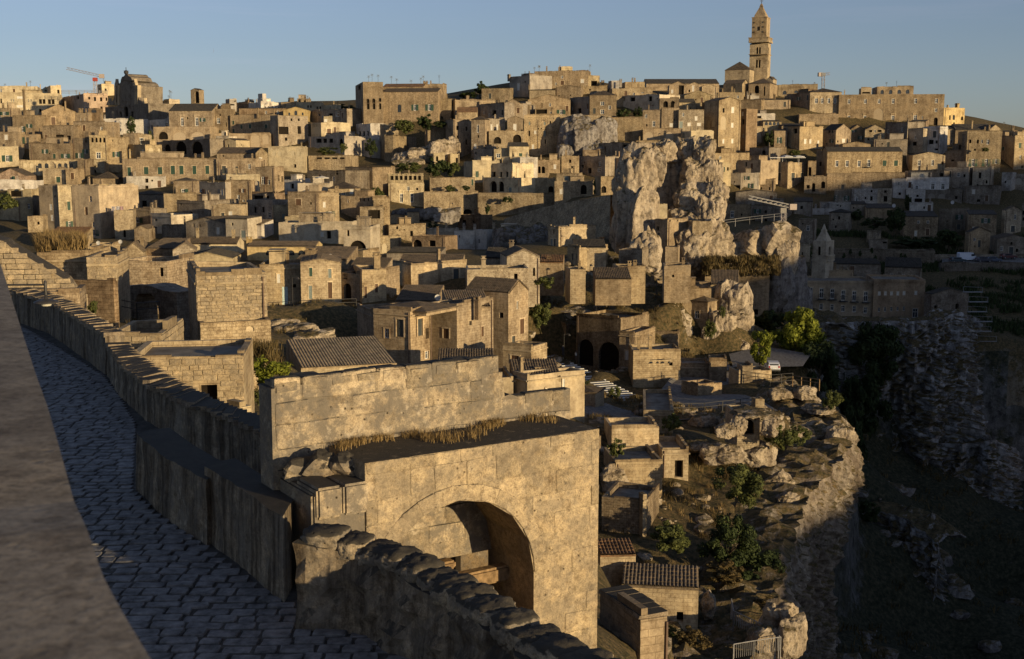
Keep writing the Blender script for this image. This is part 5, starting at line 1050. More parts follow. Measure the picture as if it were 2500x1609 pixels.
# left slope near the street
for a in [(100, 640, 120), (250, 640, 110), (400, 860, 70), (300, 760, 80), (560, 990, 60), (700, 960, 80), (640, 860, 95), (900, 1000, 90), (1200, 1000, 85), (620, 1100, 50), (760, 700, 150), (760, 830, 110), (720, 790, 125), (450, 600, 190)]: cz(*a, -1.0)
for x, y, z in [(-8, 22, -10.5), (-14, 30, -9.5), (-18, 40, -9), (-24, 48, -8.5), (-5, 18, -10.5), (-1, 22, -12), (-4, 30, -11.5), (-10, 36, -10.5), (-14, 44, -10.3), (-20, 55, -9.5), (4, 26, -15), (9, 34, -20), (0, 36, -14), (-6, 42, -12), (-8, 55, -13), (0, 60, -17), (10, 60, -24), (-10, 70, -14), (0, 80, -19), (-30, 75, -8), (-40, 90, -7), (22, 80, -34), (-50, 110, -7), (-18, 90, -14), (6, 45, -18), (14, 50, -26),
               (-3, 25, -12.5), (20, 55, -32), (6, 20, -16), (14, 16, -24), (25, 30, -40), (-60, 60, -4), (-60, 100, -6), (-90, 130, -6)]: CTRL.append((x, y, z))
# the hill falls away behind the skyline houses
for x in range(-420, 460, 40): CTRL.append((x, 620, 6 if x < 0 else 4)); CTRL.append((x, 720, -4))
for x, y, z in [(200, 450, -14), (260, 470, -10), (180, 400, -24), (-300, 500, 8), (-260, 420, 4), (-200, 360, 0), (-160, 280, -6), (-120, 200, -7), (-300, 300, 4), (-200, 150, 0), (320, 420, -30), (170, 345, -32), (210, 380, -26)]: CTRL.append((x, y, z))
GC = []
for a in [(2150, 1300, 200), (2050, 1450, 170), (2200, 1500, 190), (2350, 1550, 190), (2450, 1450, 215), (2480, 1250, 260), (2400, 1150, 280), (2250, 1100, 266), (2150, 1150, 240), (2100, 1200, 215), (2470, 1000, 320), (2470, 850, 350), (2080, 1560, 150), (2250, 1609, 165), (2480, 1609, 180), (2060, 1000, 225), (2050, 1100, 205), (2020, 1350, 150), (2010, 1600, 110), (2120, 940, 245), (2200, 1030, 254), (2460, 900, 330), (2450, 760, 345), (2440, 690, 338)]:
    p_ = P(*a); GC.append((p_.x, p_.y, p_.z))
GC += [(60, 60, -66), (50, 40, -60), (100, 80, -76), (160, 330, -62), (250, 300, -95), (250, 200, -105), (200, 120, -100), (200, 380, -40), (260, 420, -40), (120, 20, -90)]
gcp = np.array(GC); gcp[:, 2] -= 6.0
RIM = [(2, 40), (7, 58), (9, 68), (12.5, 79), (15.5, 88), (18.4, 97), (21.5, 106), (26, 116), (30, 126), (33, 134), (34, 142), (35, 152), (37, 168), (52, 186), (58, 205), (60, 230), (64, 246), (76, 254), (92, 257), (110, 255), (124, 256), (132, 264), (140, 282), (142, 300), (137, 318), (250, 336), (400, 360), (400, -50), (6, -50)]
def in_gorge(x, y):
    c = False; m = len(RIM)
    for k in range(m):
        (x0, y0), (x1, y1) = RIM[k], RIM[(k + 1) % m]
        if (y0 > y) != (y1 > y) and x < (x1 - x0) * (y - y0) / (y1 - y0) + x0: c = not c
    return c
def rim_d(x, y):
    best = 1e9
    for (x0, y0), (x1, y1) in zip(RIM[:-2], RIM[1:-1]):
        dx, dy = x1 - x0, y1 - y0; t_ = max(0, min(1, ((x - x0) * dx + (y - y0) * dy) / (dx * dx + dy * dy)))
        best = min(best, math.hypot(x - x0 - t_ * dx, y - y0 - t_ * dy))
    return best
def gorge_z(X, Yv):
    dx = X[:, None] - gcp[None, :, 0]; dy = Yv[:, None] - gcp[None, :, 1]
    w_ = 1 / ((dx * dx + dy * dy) ** 1.25 + 60); return (w_ * gcp[None, :, 2]).sum(1) / w_.sum(1)
cp = np.array(CTRL)
def ground_z(X, Yv):
    """locally weighted plane through the control points"""
    X = np.asarray(X, float).ravel(); Yv = np.asarray(Yv, float).ravel(); out = np.empty(X.size)
    zc = cp[:, 2]
    for s in range(0, X.size, 3000):
        dx = cp[None, :, 0] - X[s:s + 3000, None]; dy = cp[None, :, 1] - Yv[s:s + 3000, None]
        d2 = dx * dx + dy * dy
        w_ = 1.0 / (d2 ** 1.75 + 30.0)
        S = w_.sum(1); mx_ = (w_ * dx).sum(1); my_ = (w_ * dy).sum(1); mz = (w_ * zc).sum(1)
        reg = 40.0 * S
        xx = (w_ * dx * dx).sum(1) + reg; yy = (w_ * dy * dy).sum(1) + reg; xy = (w_ * dx * dy).sum(1)
        xz = (w_ * dx * zc).sum(1); yz = (w_ * dy * zc).sum(1)
        M = np.stack([np.stack([S, mx_, my_], 1), np.stack([mx_, xx, xy], 1), np.stack([my_, xy, yy], 1)], 1)
        sol = np.linalg.solve(M, np.stack([mz, xz, yz], 1)[..., None])[:, 0, 0]
        out[s:s + 3000] = sol
    return out
def gz(x, y): return float(ground_z([x], [y])[0])
def terrain():
    ys = np.concatenate([np.arange(22, 120, 1.6), np.arange(120, 300, 2.2), np.arange(300, 560, 3.5), np.arange(560, 760, 14)])
    n = 190; V = []; 
    for y in ys:
        half0, half1 = -0.56 * y - 26, 0.56 * y + 26
        V.append(np.stack([np.linspace(half0, half1, n), np.full(n, y)], 1))
    V = np.array(V); z = ground_z(V[..., 0], V[..., 1]).reshape(V.shape[:2])
    zg = gorge_z(V[..., 0].ravel(), V[..., 1].ravel()).reshape(V.shape[:2])
    verts = []
    for j in range(V.shape[0]):
        for i in range(n):
            x, y = V[j, i]; k = mnoise.fractal(Vector((x * 0.09, y * 0.09, 3.1)), 0.8, 2.2, 5)
            zz = z[j, i] + 0.45 * k
            if x > 5 and y < 362 and in_gorge(x, y):
                f_ = min(1.0, rim_d(x, y) / 3.5); g_ = zg[j, i] + 2.2 * k; zz = zz + (min(g_, zz) - zz) * f_
            verts.append((x, y, zz))
    # nothing of the ground may stand in front of what the town shows: cut it back below every wall foot
    A_ = np.array(verts)
    carve = [h for h in HOUSES if h[4] > 55] + [(1330 + 22 * k, 1362 + 22 * k, 700, 880 + 12 * k, 188 - 4.0 * k) for k in range(9)] + [(1850, 1925, 800, 912, 175), (1880, 2070, 760, 985, 197), (1820, 1895, 800, 900, 183), (1990, 2075, 760, 985, 236), (2060, 2400, 780, 1040, 240), (1420, 1560, 950, 1030, 124), (1290, 1525, 700, 905, 181), (1300, 1430, 700, 870, 195), (1640, 1765, 700, 850, 199), (1520, 1650, 760, 890, 190), (1690, 1852, 740, 888, 201), (1395, 1530, 740, 902, 191), (1720, 1925, 640, 785, 233)]
    for rep in range(2):
        f_ = A_[:, 1] * CP - A_[:, 2] * SP; px = CX + F * A_[:, 0] / f_; py = CY - F * (A_[:, 1] * SP + A_[:, 2] * CP) / f_
        zmax = np.full(len(A_), 1e9)
        for (x0, x1, yt_, yb_, Yh) in carve:
            m_ = (px > x0 - 4) & (px < x1 + 4) & (A_[:, 1] < Yh - 0.3) & (A_[:, 1] > Yh - 75) & (py < yb_ + 3)
            if not m_.any(): continue
            dy = (CY - (yb_ + 3)) / F; k_ = (-SP + dy * CP) / (CP + dy * SP)
            zmax[m_] = np.minimum(zmax[m_], A_[m_, 1] * k_)
        A_[:, 2] = np.minimum(A_[:, 2], zmax)
        G_ = A_[:, 2].reshape(V.shape[:2])
        if rep == 0:
            S_ = G_.copy(); S_[1:-1, 1:-1] = (G_[1:-1, 1:-1] * 2 + G_[:-2, 1:-1] + G_[2:, 1:-1] + G_[1:-1, :-2] + G_[1:-1, 2:]) / 6
            A_[:, 2] = np.minimum(S_, G_ + .8).ravel()
    global GRID
    GRID = (ys, A_[:, 2].reshape(V.shape[:2]), n)
    verts = [tuple(v) for v in A_]
    faces = []
    for j in range(V.shape[0] - 1):
        for i in range(n - 1):
            a = j * n + i; faces.append((a, a + 1, a + n + 1, a + n))
    o = py_obj('ground', verts, faces, 'ground', smooth=True)
    o['kind'] = 'structure'
    # the gorge side of the sheet is scrub-covered scree
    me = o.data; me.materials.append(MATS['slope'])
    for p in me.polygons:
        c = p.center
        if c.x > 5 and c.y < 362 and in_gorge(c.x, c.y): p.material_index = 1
    return o
GROUND = terrain()
def final_z(X, Yv):
    ys, zz, n = GRID; out = []
    for x, y in zip(X, Yv):
        j = int(min(max(np.searchsorted(ys, y) - 1, 0), len(ys) - 2)); f_ = (y - ys[j]) / (ys[j + 1] - ys[j]); v = 0.0
        for jj, w_ in ((j, 1 - f_), (j + 1, f_)):
            h0, h1 = -0.56 * ys[jj] - 26, 0.56 * ys[jj] + 26; u = (x - h0) / (h1 - h0) * (n - 1); i_ = int(min(max(u, 0), n - 2)); g_ = u - i_
            v += w_ * (zz[jj, i_] * (1 - g_) + zz[jj, i_ + 1] * g_)
        out.append(v)
    return np.array(out)
# land beyond the town, out to the horizon, and the plateau across the gorge behind and to the right of the camera
o = py_obj('far_plain', [(-6000, 700, -25), (6000, 700, -25), (9000, 9000, -60), (-9000, 9000, -60)], [(0, 1, 2, 3)], 'slope'); o['kind'] = 'structure'
def plateau():
    """the Murgia side of the gorge: a ridge between the low sun and the right-hand town"""
    sd = Vector((math.sin(SUN_AZ), -math.cos(SUN_AZ), 0)); pd = Vector((math.cos(SUN_AZ), math.sin(SUN_AZ), 0))
    prof = [(-900, -45), (-50, -45), (40, -28), (60, -14), (72, -5), (84, 0), (100, -2), (120, -4), (137, -4), (160, 1), (180, 5), (200, 15), (209, 20), (232, 22), (245, 29), (259, 36), (320, 39), (383, 41), (419, 43), (600, 50), (1800, 60)]
    rows = [(120, -110), (150, -70), (185, -25), (200, 0), (260, 4), (500, 6), (1500, 0)]
    V = []; nP = 160
    for (s, dz) in rows:
        for k in range(nP):
            p = -900 + (2700) * k / (nP - 1); hgt = interp(prof, p)
            z = hgt + dz if s >= 185 else max(hgt + dz, -130)
            z += 2.5 * mnoise.fractal(Vector((p * 0.03, s * 0.02, 0.5)), 0.8, 2.1, 4) * (1 if s != 200 else 0.5)
            q = sd * s + pd * p; V.append((q.x, q.y, z))
    Fc = []
    for j in range(len(rows) - 1):
        for k in range(nP - 1):
            a = j * nP + k; Fc.append((a, a + 1, a + nP + 1, a + nP))
    o = py_obj('plateau', V, Fc, 'slope', smooth=True); o['kind'] = 'structure'
plateau()
# ================================================================ helpers for special shapes
def plane_at(px, py, Y, psi):
    a = math.radians(psi); n = Vector((math.sin(a), -math.cos(a), 0)); t = Vector((math.cos(a), math.sin(a), 0))
    return P(px, py, Y), t, n
def prism(name, pts, ref, Y, psi, thick, mat, parent=None, base=None, col=None):
    """outline seen in the photograph, cut out of a slab of real thickness standing on its own plane"""
    O, t, n = plane_at(gx(ref[0]), gy(ref[1]), Y, psi)
    base = base or Vector((0, 0, 0))
    fr = [on_ray(gx(x), gy(y), O, n) - base for x, y in pts]; bk = [p - n * thick for p in fr]
    bm = bmesh.new(); uvl = bm.loops.layers.uv.new('UVMap')
    f1 = poly(bm, uvl, fr, t); f2 = poly(bm, uvl, bk[::-1], t); m = len(fr)
    for k in range(m): poly(bm, uvl, [fr[k], bk[k], bk[(k + 1) % m], fr[(k + 1) % m]], -n)
    bmesh.ops.recalc_face_normals(bm, faces=bm.faces)
    o = bm_obj(name, bm, mat, parent)
    if col: o.color = (*col, 1)
    return o
BLOCKS = []
def block_variants():
    for k in range(8):
        bm = bmesh.new(); bmesh.ops.create_cube(bm, size=1.0)
        for v in bm.verts: v.co += Vector((random.uniform(-.035, .035), random.uniform(-.05, .05), random.uniform(-.05, .05)))
        bmesh.ops.bevel(bm, geom=bm.edges[:], offset=0.045, segments=1, affect='EDGES')
        me = bpy.data.meshes.new('stone_block'); bm.to_mesh(me); bm.free(); BLOCKS.append(me)
block_variants()
BV = {}
def blk(mat):
    if mat not in BV:
        BV[mat] = []
        for me in BLOCKS:
            c = me.copy(); c.materials.append(MATS[mat]); BV[mat].append(c)
    return random.choice(BV[mat])
def put_block(parent, base, c, t, n, w_, h_, d_, mat, name='stone_block', tilt=0.0):
    o = bpy.data.objects.new(name, blk(mat)); link(o, parent)
    M = Matrix(((t.x, -n.x, 0), (t.y, -n.y, 0), (0, 0, 1))).to_4x4()
    o.matrix_local = Matrix.Translation(c - base) @ M @ Matrix.Rotation(tilt, 4, 'Y') @ Matrix.Diagonal((w_, d_, h_, 1))
    return o
def lay_blocks(parent, base, O, t, n, L, z0, z1, ch, bw, mat, skip=None, gap=0.025, proud=0.03, dep=0.16, top=None):
    """courses of stone blocks on a wall face, every block a piece of its own"""
    z = z0; row = 0
    while z < z1 - 0.05:
        h = min(ch * random.uniform(0.88, 1.12), z1 - z)
        u = -random.uniform(0, bw[1])
        while u < L:
            w_ = random.uniform(*bw); a = max(u, 0.0); b = min(u + w_, L)
            if b - a > 0.12:
                cu, czz = (a + b) / 2, z + h / 2
                lim = top(cu) if top else 1e9
                if z + h * 0.6 < lim and not (skip and skip(a, b, z, z + h)):
                    c = O + t * cu; c = Vector((c.x, c.y, czz)) + n * (proud + random.uniform(-.9, .9) * min(.018, proud) - dep / 2)
                    put_block(parent, base, c, t, n, (b - a) - gap, h - gap, dep, mat)
            u += w_
        z += h; row += 1
def lay_on(info, face, ch, bw, mat, v0=3.0, **kw):
    O, t, n, L = (info['A'], info['t1'], info['n1'], info['s1']) if face == 1 else (info['C'], info['t2'], info['n2'], info['s2'])
    lay_blocks(info['house'], info['base'], O, t, n, L, info['foot'] + v0, info['ztop'], ch, bw, mat, **kw)
def blob(bm, c, r, seed, sub=4, amp=0.35, freq=1.6, facets=True):
    """one weathered limestone boulder: cracked and fluted"""
    res = bmesh.ops.create_icosphere(bm, subdivisions=sub, radius=1.0)
    off = Vector((seed * 7.3, seed * 3.1, seed * 5.7)); mr = max(r)
    rr = random.Random(int(seed * 100) + 5); PL = []
    for k in range(20):
        w_ = rr.uniform(0, 6.283); n_ = Vector((math.cos(w_), math.sin(w_), rr.gauss(0, .28))) if k < 14 else Vector((rr.gauss(0, .5), rr.gauss(0, .5), rr.choice((-1, 1))))
        PL.append((n_.normalized(), rr.uniform(.72, 1.02)))
    for v in res['verts']:
        d = v.co.normalized()
        q = Vector((d.x * r[0], d.y * r[1], d.z * r[2])) / mr * freq
        k = mnoise.fractal(q * .8 + off, 0.95, 2.1, 5)
        ridg = 1 - abs(mnoise.noise(q * 1.1 + off * 1.3)) * 2.2
        flute = abs(mnoise.noise(Vector((q.x * 2.6, q.y * 2.6, q.z * 0.45)) + off)) * 2 - .5
        bed = mnoise.noise(Vector((q.x * .5, q.y * .5, q.z * 5.0)) + off)
        cell = mnoise.voronoi(Vector((q.x * 1.2, q.y * 1.2, q.z * .8)) + off)[0]
        crack = min(0.22, cell[1] - cell[0])
        fine = mnoise.fractal(q * 5 + off, 0.8, 2.2, 3)
        s = 1 + amp * (0.6 * k + 0.25 * ridg + 0.42 * flute + .10 * bed + 1.0 * (crack - 0.16) + .10 * fine)
        if facets:      # cut by flat fracture planes
            f_ = 1.35
            for n_, h_ in PL:
                dn = d.dot(n_)
                if dn > .05: f_ = min(f_, h_ / dn)
            s = f_ * (1 + (s - 1) * .62)
        else:
            m = max(abs(d.x), abs(d.y), abs(d.z)); s *= (1 / m) ** 0.45
        v.co = Vector(c) + Vector((d.x * r[0], d.y * r[1], d.z * r[2])) * s
def rock(name, label, blobs, mat, kind=None, sub=4, amp=0.35, cat='rock', depth=0.85):
    bm = bmesh.new()
    for k, (px, py, rx, ry, Y) in enumerate(blobs):
        c = P(px, py, Y); m = Y / F
        blob(bm, c, (rx * m, max(rx * m * depth, 1.0), ry * m), k * 1.37 + len(name), sub, amp)
    o = bm_obj(name, bm, mat)
    for p in o.data.polygons: p.use_smooth = False
    if kind: o['kind'] = kind
    if label: tag(o, label, cat)
    return o
def curtain(name, rim, height, prof, mat, seed=0, nv=46, step=1.0, amp=1.6):
    """cliff face hung from a rim line; prof = outward offset for a drop t in 0..1"""
    pts = [Vector(p) for p in rim]; st = []
    for a, b in zip(pts, pts[1:]):
        m = max(1, int((b - a).length / step))
        for k in range(m): st.append(a.lerp(b, k / m))
    st.append(pts[-1]); n_ = len(st); V = []
    for i, p in enumerate(st):
        q0 = st[max(0, i - 4)]; q1 = st[min(n_ - 1, i + 4)]; d = (q1 - q0); d.z = 0; d.normalize(); out = Vector((d.y, -d.x, 0))
        for o_ in (8, 6.6, 5.4, 4.2, 3.2, 2.2, 1.2): V.append(p - out * o_ + Vector((0, 0, -.8 if o_ == 8 else .1 + 1.1 * mnoise.fractal((p - out * o_) * .35, .8, 2.1, 4) * (1 if o_ < 6 else .5))))
        for j in range(nv):
            t_ = j / (nv - 1); q = p + out * interp(prof, t_) - Vector((0, 0, height * t_))
            s = q * 0.11 + Vector((seed, 0, 0))
            k = mnoise.fractal(Vector((s.x * .7, s.y * .7, s.z * .35)), .9, 2.1, 3) * 1.1
            k += (abs(mnoise.noise(Vector((q.x * .42, q.y * .42, q.z * .06 + seed)))) ** .6 - .5) * 1.3
            k += (abs(mnoise.noise(Vector((q.x * .16 + 7, q.y * .16, q.z * .03 + seed)))) ** .5 - .5) * 1.5
            k += mnoise.noise(Vector((q.x * .12, q.y * .12, q.z * .9 + seed))) * .22 + mnoise.noise(Vector((q.x * .3, q.y * .3, q.z * 2.3 + seed))) * .12
            k += mnoise.fractal(q * 1.1 + Vector((seed, 3, 1)), .45, 2.2, 5) * .62
            k *= amp
            V.append(q + out * k * (0.3 + 0.7 * min(1, t_ * 10)) + Vector((0, 0, 0.3 * mnoise.noise(s * 4))))
    nw = nv + 7
    Fc = [(i * nw + j, i * nw + j + 1, (i + 1) * nw + j + 1, (i + 1) * nw + j) for i in range(n_ - 1) for j in range(nw - 1)]
    o = py_obj(name, V, Fc, mat); o['kind'] = 'structure'; return o
# ================================================================ cathedral bell tower
R(1650, 0, 5.9225)
bt = H('tall square cathedral bell tower with spire and twin-arched windows', [1062, 1318, 1366], 625, 1290, Y=552, psi=-25, c='tuff', name='bell_tower', cat='tower', win='1176,730,28,98,a 1214,730,28,98,a 1170,922,28,118,a 1210,922,28,118,a 1338,730,12,90,a 1338,925,12,110,a', ctrl=False, par=0.1, corn=False)
hb = bt['house']; bb = bt['base']; TC_ = bt['col']
def sq(name, cx, cy, half, z0, z1, half1=None, mat='stone', col=None, rot=None):
    half1 = half if half1 is None else half1; a = math.radians(-25) if rot is None else rot
    V = []
    for z, h in ((z0, half), (z1, half1)):
        for dx, dy in ((-1, -1), (1, -1), (1, 1), (-1, 1)):
            V.append((cx + h * (dx * math.cos(a) - dy * math.sin(a)), cy + h * (dx * math.sin(a) + dy * math.cos(a)), z))
    o = py_obj(name, V, [(3, 2, 1, 0), (4, 5, 6, 7), (0, 1, 5, 4), (1, 2, 6, 5), (2, 3, 7, 6), (3, 0, 4, 7)], mat, hb); o.color = (*(col or TC_), 1); return o
ctr = (bt['A'] + bt['B']) / 2 - bb
hw = bt['s1'] / 2
def tz(y): return P(gx(1190), gy(y), 552 + hw).z - bb.z
sq('belt_course', ctr.x, ctr.y, hw * 1.0 + 0.02, tz(797) - 0.15, tz(797) + 0.15, hw + 0.12)
sq('gallery', ctr.x, ctr.y, hw * 1.05, tz(625), tz(556))
for k in range(14):
    for s_ in (0, 1):
        a = math.radians(-25); u = (-1 + 2 * (k + 0.5) / 14) * hw
        n_ = Vector((math.sin(a), -math.cos(a), 0)); t_ = Vector((math.cos(a), math.sin(a), 0))
        c = Vector((ctr.x, ctr.y, tz(612))) + (t_ * u + n_ * (hw * 1.08) if s_ == 0 else -n_ * u + t_ * (hw * 1.08))
        cb = bmesh.new(); add_box(cb, c.x, c.y, c.z, 0.32, 0.32, 0.9, a); o = bm_obj('corbel', cb, 'plaster', hb); o.color = (*TC_, 1)
sq('gallery_rail', ctr.x, ctr.y, hw * 1.10, tz(560), tz(550))
h2 = hw * 0.80
sq('belfry_storey', ctr.x, ctr.y, h2, tz(550), tz(262))
sq('belfry_cornice', ctr.x, ctr.y, h2 * 1.05, tz(268), tz(256))
sq('spire_base', ctr.x, ctr.y, h2 * 0.80, tz(256), tz(222), h2 * 0.72)
sq('spire', ctr.x, ctr.y, h2 * 0.72, tz(222), tz(98), h2 * 0.18)
sq('spire_collar', ctr.x, ctr.y, h2 * 0.24, tz(98), tz(90), h2 * 0.2)
sq('spire_lantern', ctr.x, ctr.y, h2 * 0.2, tz(90), tz(55), h2 * 0.09)
cb = bmesh.new(); add_tube(cb, (ctr.x, ctr.y, tz(60)), (ctr.x, ctr.y, tz(0)), 0.14); add_box(cb, ctr.x, ctr.y, tz(14), 1.6, 0.2, 0.2); bm_obj('cross', cb, 'iron', hb)
a = math.radians(-25); n_ = Vector((math.sin(a), -math.cos(a), 0)); t_ = Vector((math.cos(a), math.sin(a), 0))
def on_belfry(name, u, z, w_, h_, mat, proud=0.06):
    c = Vector((ctr.x, ctr.y, z)) + t_ * u + n_ * (h2 + proud); cb = bmesh.new(); add_box(cb, c.x, c.y, c.z, w_, 0.2, h_, a); return bm_obj(name, cb, mat, hb)
on_belfry('slit_window', 0, tz(424), 0.75, tz(395) - tz(452), 'void')
for u in (-0.62, 0.62):
    for y in (334, 402, 472): o = on_belfry('rosette', u * h2, tz(y), 0.62, 0.62, 'stone', 0.12); o.color = (*[q * 0.5 for q in TC_], 1)
# ================================================================ baroque church
R(0, 120, S4)
bc = H('dark baroque church front with a curved gable, columns and cross', [1232, 1735], 655, 830, Y=468, psi=-50, c='grey', name='baroque_church', cat='church', d=16, win='1475,725,46,130,a 1410,760,24,60,d 1545,760,26,66,d', corn=True, par=0.2)
hb = bc['house']; bb = bc['base']
ps = -50; ref = (1480, 700)
prism('upper_front', [(1335, 660), (1335, 430), (1385, 425), (1400, 395), (1425, 375), (1475, 366), (1525, 375), (1552, 395), (1568, 425), (1610, 430), (1610, 660)], ref, 469.5, ps, 10, 'stone', hb, bb, bc['col'])
prism('crown_gable', [(1408, 385), (1412, 355), (1425, 325), (1450, 315), (1458, 298), (1475, 288), (1492, 298), (1500, 315), (1530, 330), (1548, 372), (1520, 372), (1475, 362), (1430, 372)], ref, 469, ps, 8, 'stone', hb, bb, bc['col'])
prism('niche', [(1425, 610), (1425, 450), (1440, 420), (1475, 405), (1510, 420), (1525, 450), (1525, 610)], ref, 469.1, ps, 0.5, 'plaster', hb, bb, tuple(q * 0.8 for q in bc['col']))
for x0 in (1338, 1372, 1572, 1592):
    prism('column', [(x0, 655), (x0, 420), (x0 + 15, 420), (x0 + 15, 655)], ref, 468.3, ps, 1.4, 'plaster', hb, bb, COLS['tuff'])
for x0, y0 in ((1350, 425), (1568, 425), (1680, 650), (1268, 650)):
    prism('pinnacle', [(x0 - 14, y0 + 5), (x0 - 10, y0 - 25), (x0 - 4, y0 - 40), (x0, y0 - 78), (x0 + 4, y0 - 40), (x0 + 10, y0 - 25), (x0 + 14, y0 + 5)], ref, 468.6, ps, 1.2, 'plaster', hb, bb, COLS['tuff'])
prism('volute', [(1610, 655), (1612, 560), (1630, 600), (1660, 625), (1720, 640), (1735, 655)], ref, 468.8, ps, 1.5, 'stone', hb, bb, bc['col'])
prism('volute', [(1240, 655), (1255, 610), (1300, 620), (1325, 590), (1335, 560), (1335, 655)], ref, 468.8, ps, 1.5, 'stone', hb, bb, bc['col'])
O, t, n = plane_at(gx(1475), gy(290), 470, ps)
p0 = O - bb; cb = bmesh.new(); zt = P(gx(1475), gy(212), 470).z - bb.z
add_tube(cb, p0, (p0.x, p0.y, zt), 0.12); add_box(cb, p0.x, p0.y, zt - 1.4, 1.9, 0.2, 0.2, 0.3); bmesh.ops.create_icosphere(cb, subdivisions=2, radius=0.9, matrix=Matrix.Translation((p0.x, p0.y, p0.z + 0.6)))
bm_obj('cross', cb, 'iron', hb)
# ================================================================ shaded bell spire by the gorge
R(1650, 400, S4)
cs = H('pale shaded bell spire with pointed arches and a fretted balcony', [1600, 1750, 1848], 905, 1080, Y=282, psi=-36, c='pale', name='bell_spire', cat='tower', win='1675,1020,34,110,a 1797,1018,26,110,a', par=0.1, mat='plaster', ctrl=False, corn=False, sink=10)
hb = cs['house']; bb = cs['base']; ctr = (cs['A'] + cs['B']) / 2 - bb; hw = cs['s1'] / 2; TC_ = cs['col']; rr_ = math.radians(-36)
def tz2(y): return P(gx(1730), gy(y), 282 + hw).z - bb.z
def sq2(name, h0, y0, y1, h1=None): return sq(name, ctr.x, ctr.y, h0, tz2(y0), tz2(y1), h1, 'plaster', TC_, rr_)
sq2('cornice', hw * 1.08, 912, 898); sq2('spire', hw * 0.86, 898, 790, hw * 0.30); sq2('spire_collar', hw * 0.36, 790, 770, hw * .3); sq2('spire_tip', hw * 0.26, 770, 705, hw * 0.03)
sq2('balcony_slab', hw * 1.30, 1138, 1122); sq2('balcony_rail', hw * 1.32, 1078, 1066)
for k in range(12):
    for s_ in (0, 1):
        nn = Vector((math.sin(rr_), -math.cos(rr_), 0)); tt = Vector((math.cos(rr_), math.sin(rr_), 0)); u = (-1 + 2 * (k + .5) / 12) * hw * 1.28
        c = Vector((ctr.x, ctr.y, (tz2(1075) + tz2(1125)) / 2)) + (tt * u + nn * hw * 1.26 if s_ == 0 else -nn * u + tt * hw * 1.26)
        cb = bmesh.new(); add_box(cb, c.x, c.y, c.z, 0.12, 0.12, tz2(1075) - tz2(1125), rr_ + .6); o = bm_obj('baluster', cb, 'plaster', hb); o.color = (*TC_, 1)
# ================================================================ rocks and cliffs
rock('rock_outcrop', None, [(1550, 440, 54, 84, 252), (1535, 545, 42, 95, 250), (1565, 560, 42, 90, 247), (1585, 400, 42, 52, 256), (1575, 640, 46, 70, 236), (1620, 470, 44, 120, 260),
      (1655, 470, 46, 130, 262), (1625, 372, 30, 32, 258), (1672, 368, 26, 34, 259), (1718, 385, 34, 36, 256), (1698, 430, 44, 46, 255), (1738, 430, 30, 42, 254), (1700, 490, 56, 56, 253), (1748, 475, 30, 34, 250), (1735, 530, 44, 50, 248),
      (1680, 555, 60, 60, 250), (1640, 600, 50, 60, 246), (1600, 690, 40, 40, 226), (1535, 650, 40, 46, 238), (1500, 600, 26, 50, 258), (1690, 610, 60, 60, 243), (1740, 600, 54, 66, 244)], 'rock_pale', 'structure', 5, 0.46)
rock('rock_outcrop', None, [(1740, 620, 60, 36, 246), (1800, 610, 60, 40, 246), (1850, 600, 60, 40, 245), (1900, 580, 52, 46, 242), (1925, 620, 30, 50, 240), (1780, 600, 60, 30, 250), (1850, 640, 80, 26, 248)], 'rock_pale', 'structure', 4, 0.32)
rock('rock_outcrop', None, [(1900, 690, 40, 80, 240), (1930, 720, 34, 90, 242), (1955, 770, 26, 70, 245), (1960, 830, 30, 70, 240), (1880, 640, 40, 50, 243)], 'rock_grey', 'structure', 4, 0.35)
rock('rock_outcrop', None, [(1392, 335, 32, 48, 404), (1430, 345, 36, 46, 402), (1470, 325, 34, 36, 405), (1410, 300, 34, 24, 406), (1460, 370, 30, 26, 400), (1380, 375, 24, 24, 400)], 'rock_grey', 'structure', 4, 0.35)
rock('rock_outcrop', None, [(990, 388, 34, 18, 394), (1030, 378, 40, 22, 394), (1075, 372, 36, 28, 394), (1105, 360, 22, 30, 396), (1010, 400, 40, 14, 390)], 'rock_pale', 'structure', 4, 0.35)
rock('rock_outcrop', None, [(1045, 525, 36, 18, 318), (1085, 530, 34, 22, 318), (980, 525, 26, 14, 322), (1250, 580, 60, 34, 275), (1310, 590, 40, 40, 270)], 'rock_grey', 'structure', 4, 0.35)
rock('rock_outcrop', None, [(1790, 745, 40, 56, 208), (1806, 815, 30, 66, 206), (1770, 715, 26, 30, 209), (1818, 735, 20, 50, 209), (1790, 850, 34, 34, 203), (1762, 800, 36, 44, 204), (1735, 825, 28, 36, 203), (1815, 860, 22, 30, 202)], 'rock_pale', 'structure', 5, 0.36)
rock('rock_outcrop', None, [(1540, 785, 50, 26, 204), (1600, 790, 60, 34, 202), (1650, 800, 36, 36, 202), (1480, 760, 40, 22, 206), (1400, 765, 60, 16, 206), (1690, 770, 30, 20, 208)], 'rock_pale', 'structure', 4, 0.40)
rock('rock_outcrop', None, [(720, 810, 60, 20, 128), (760, 830, 50, 26, 124), (690, 800, 40, 20, 130), (640, 845, 40, 14, 100)], 'rock_pale', 'structure', 4, 0.42)
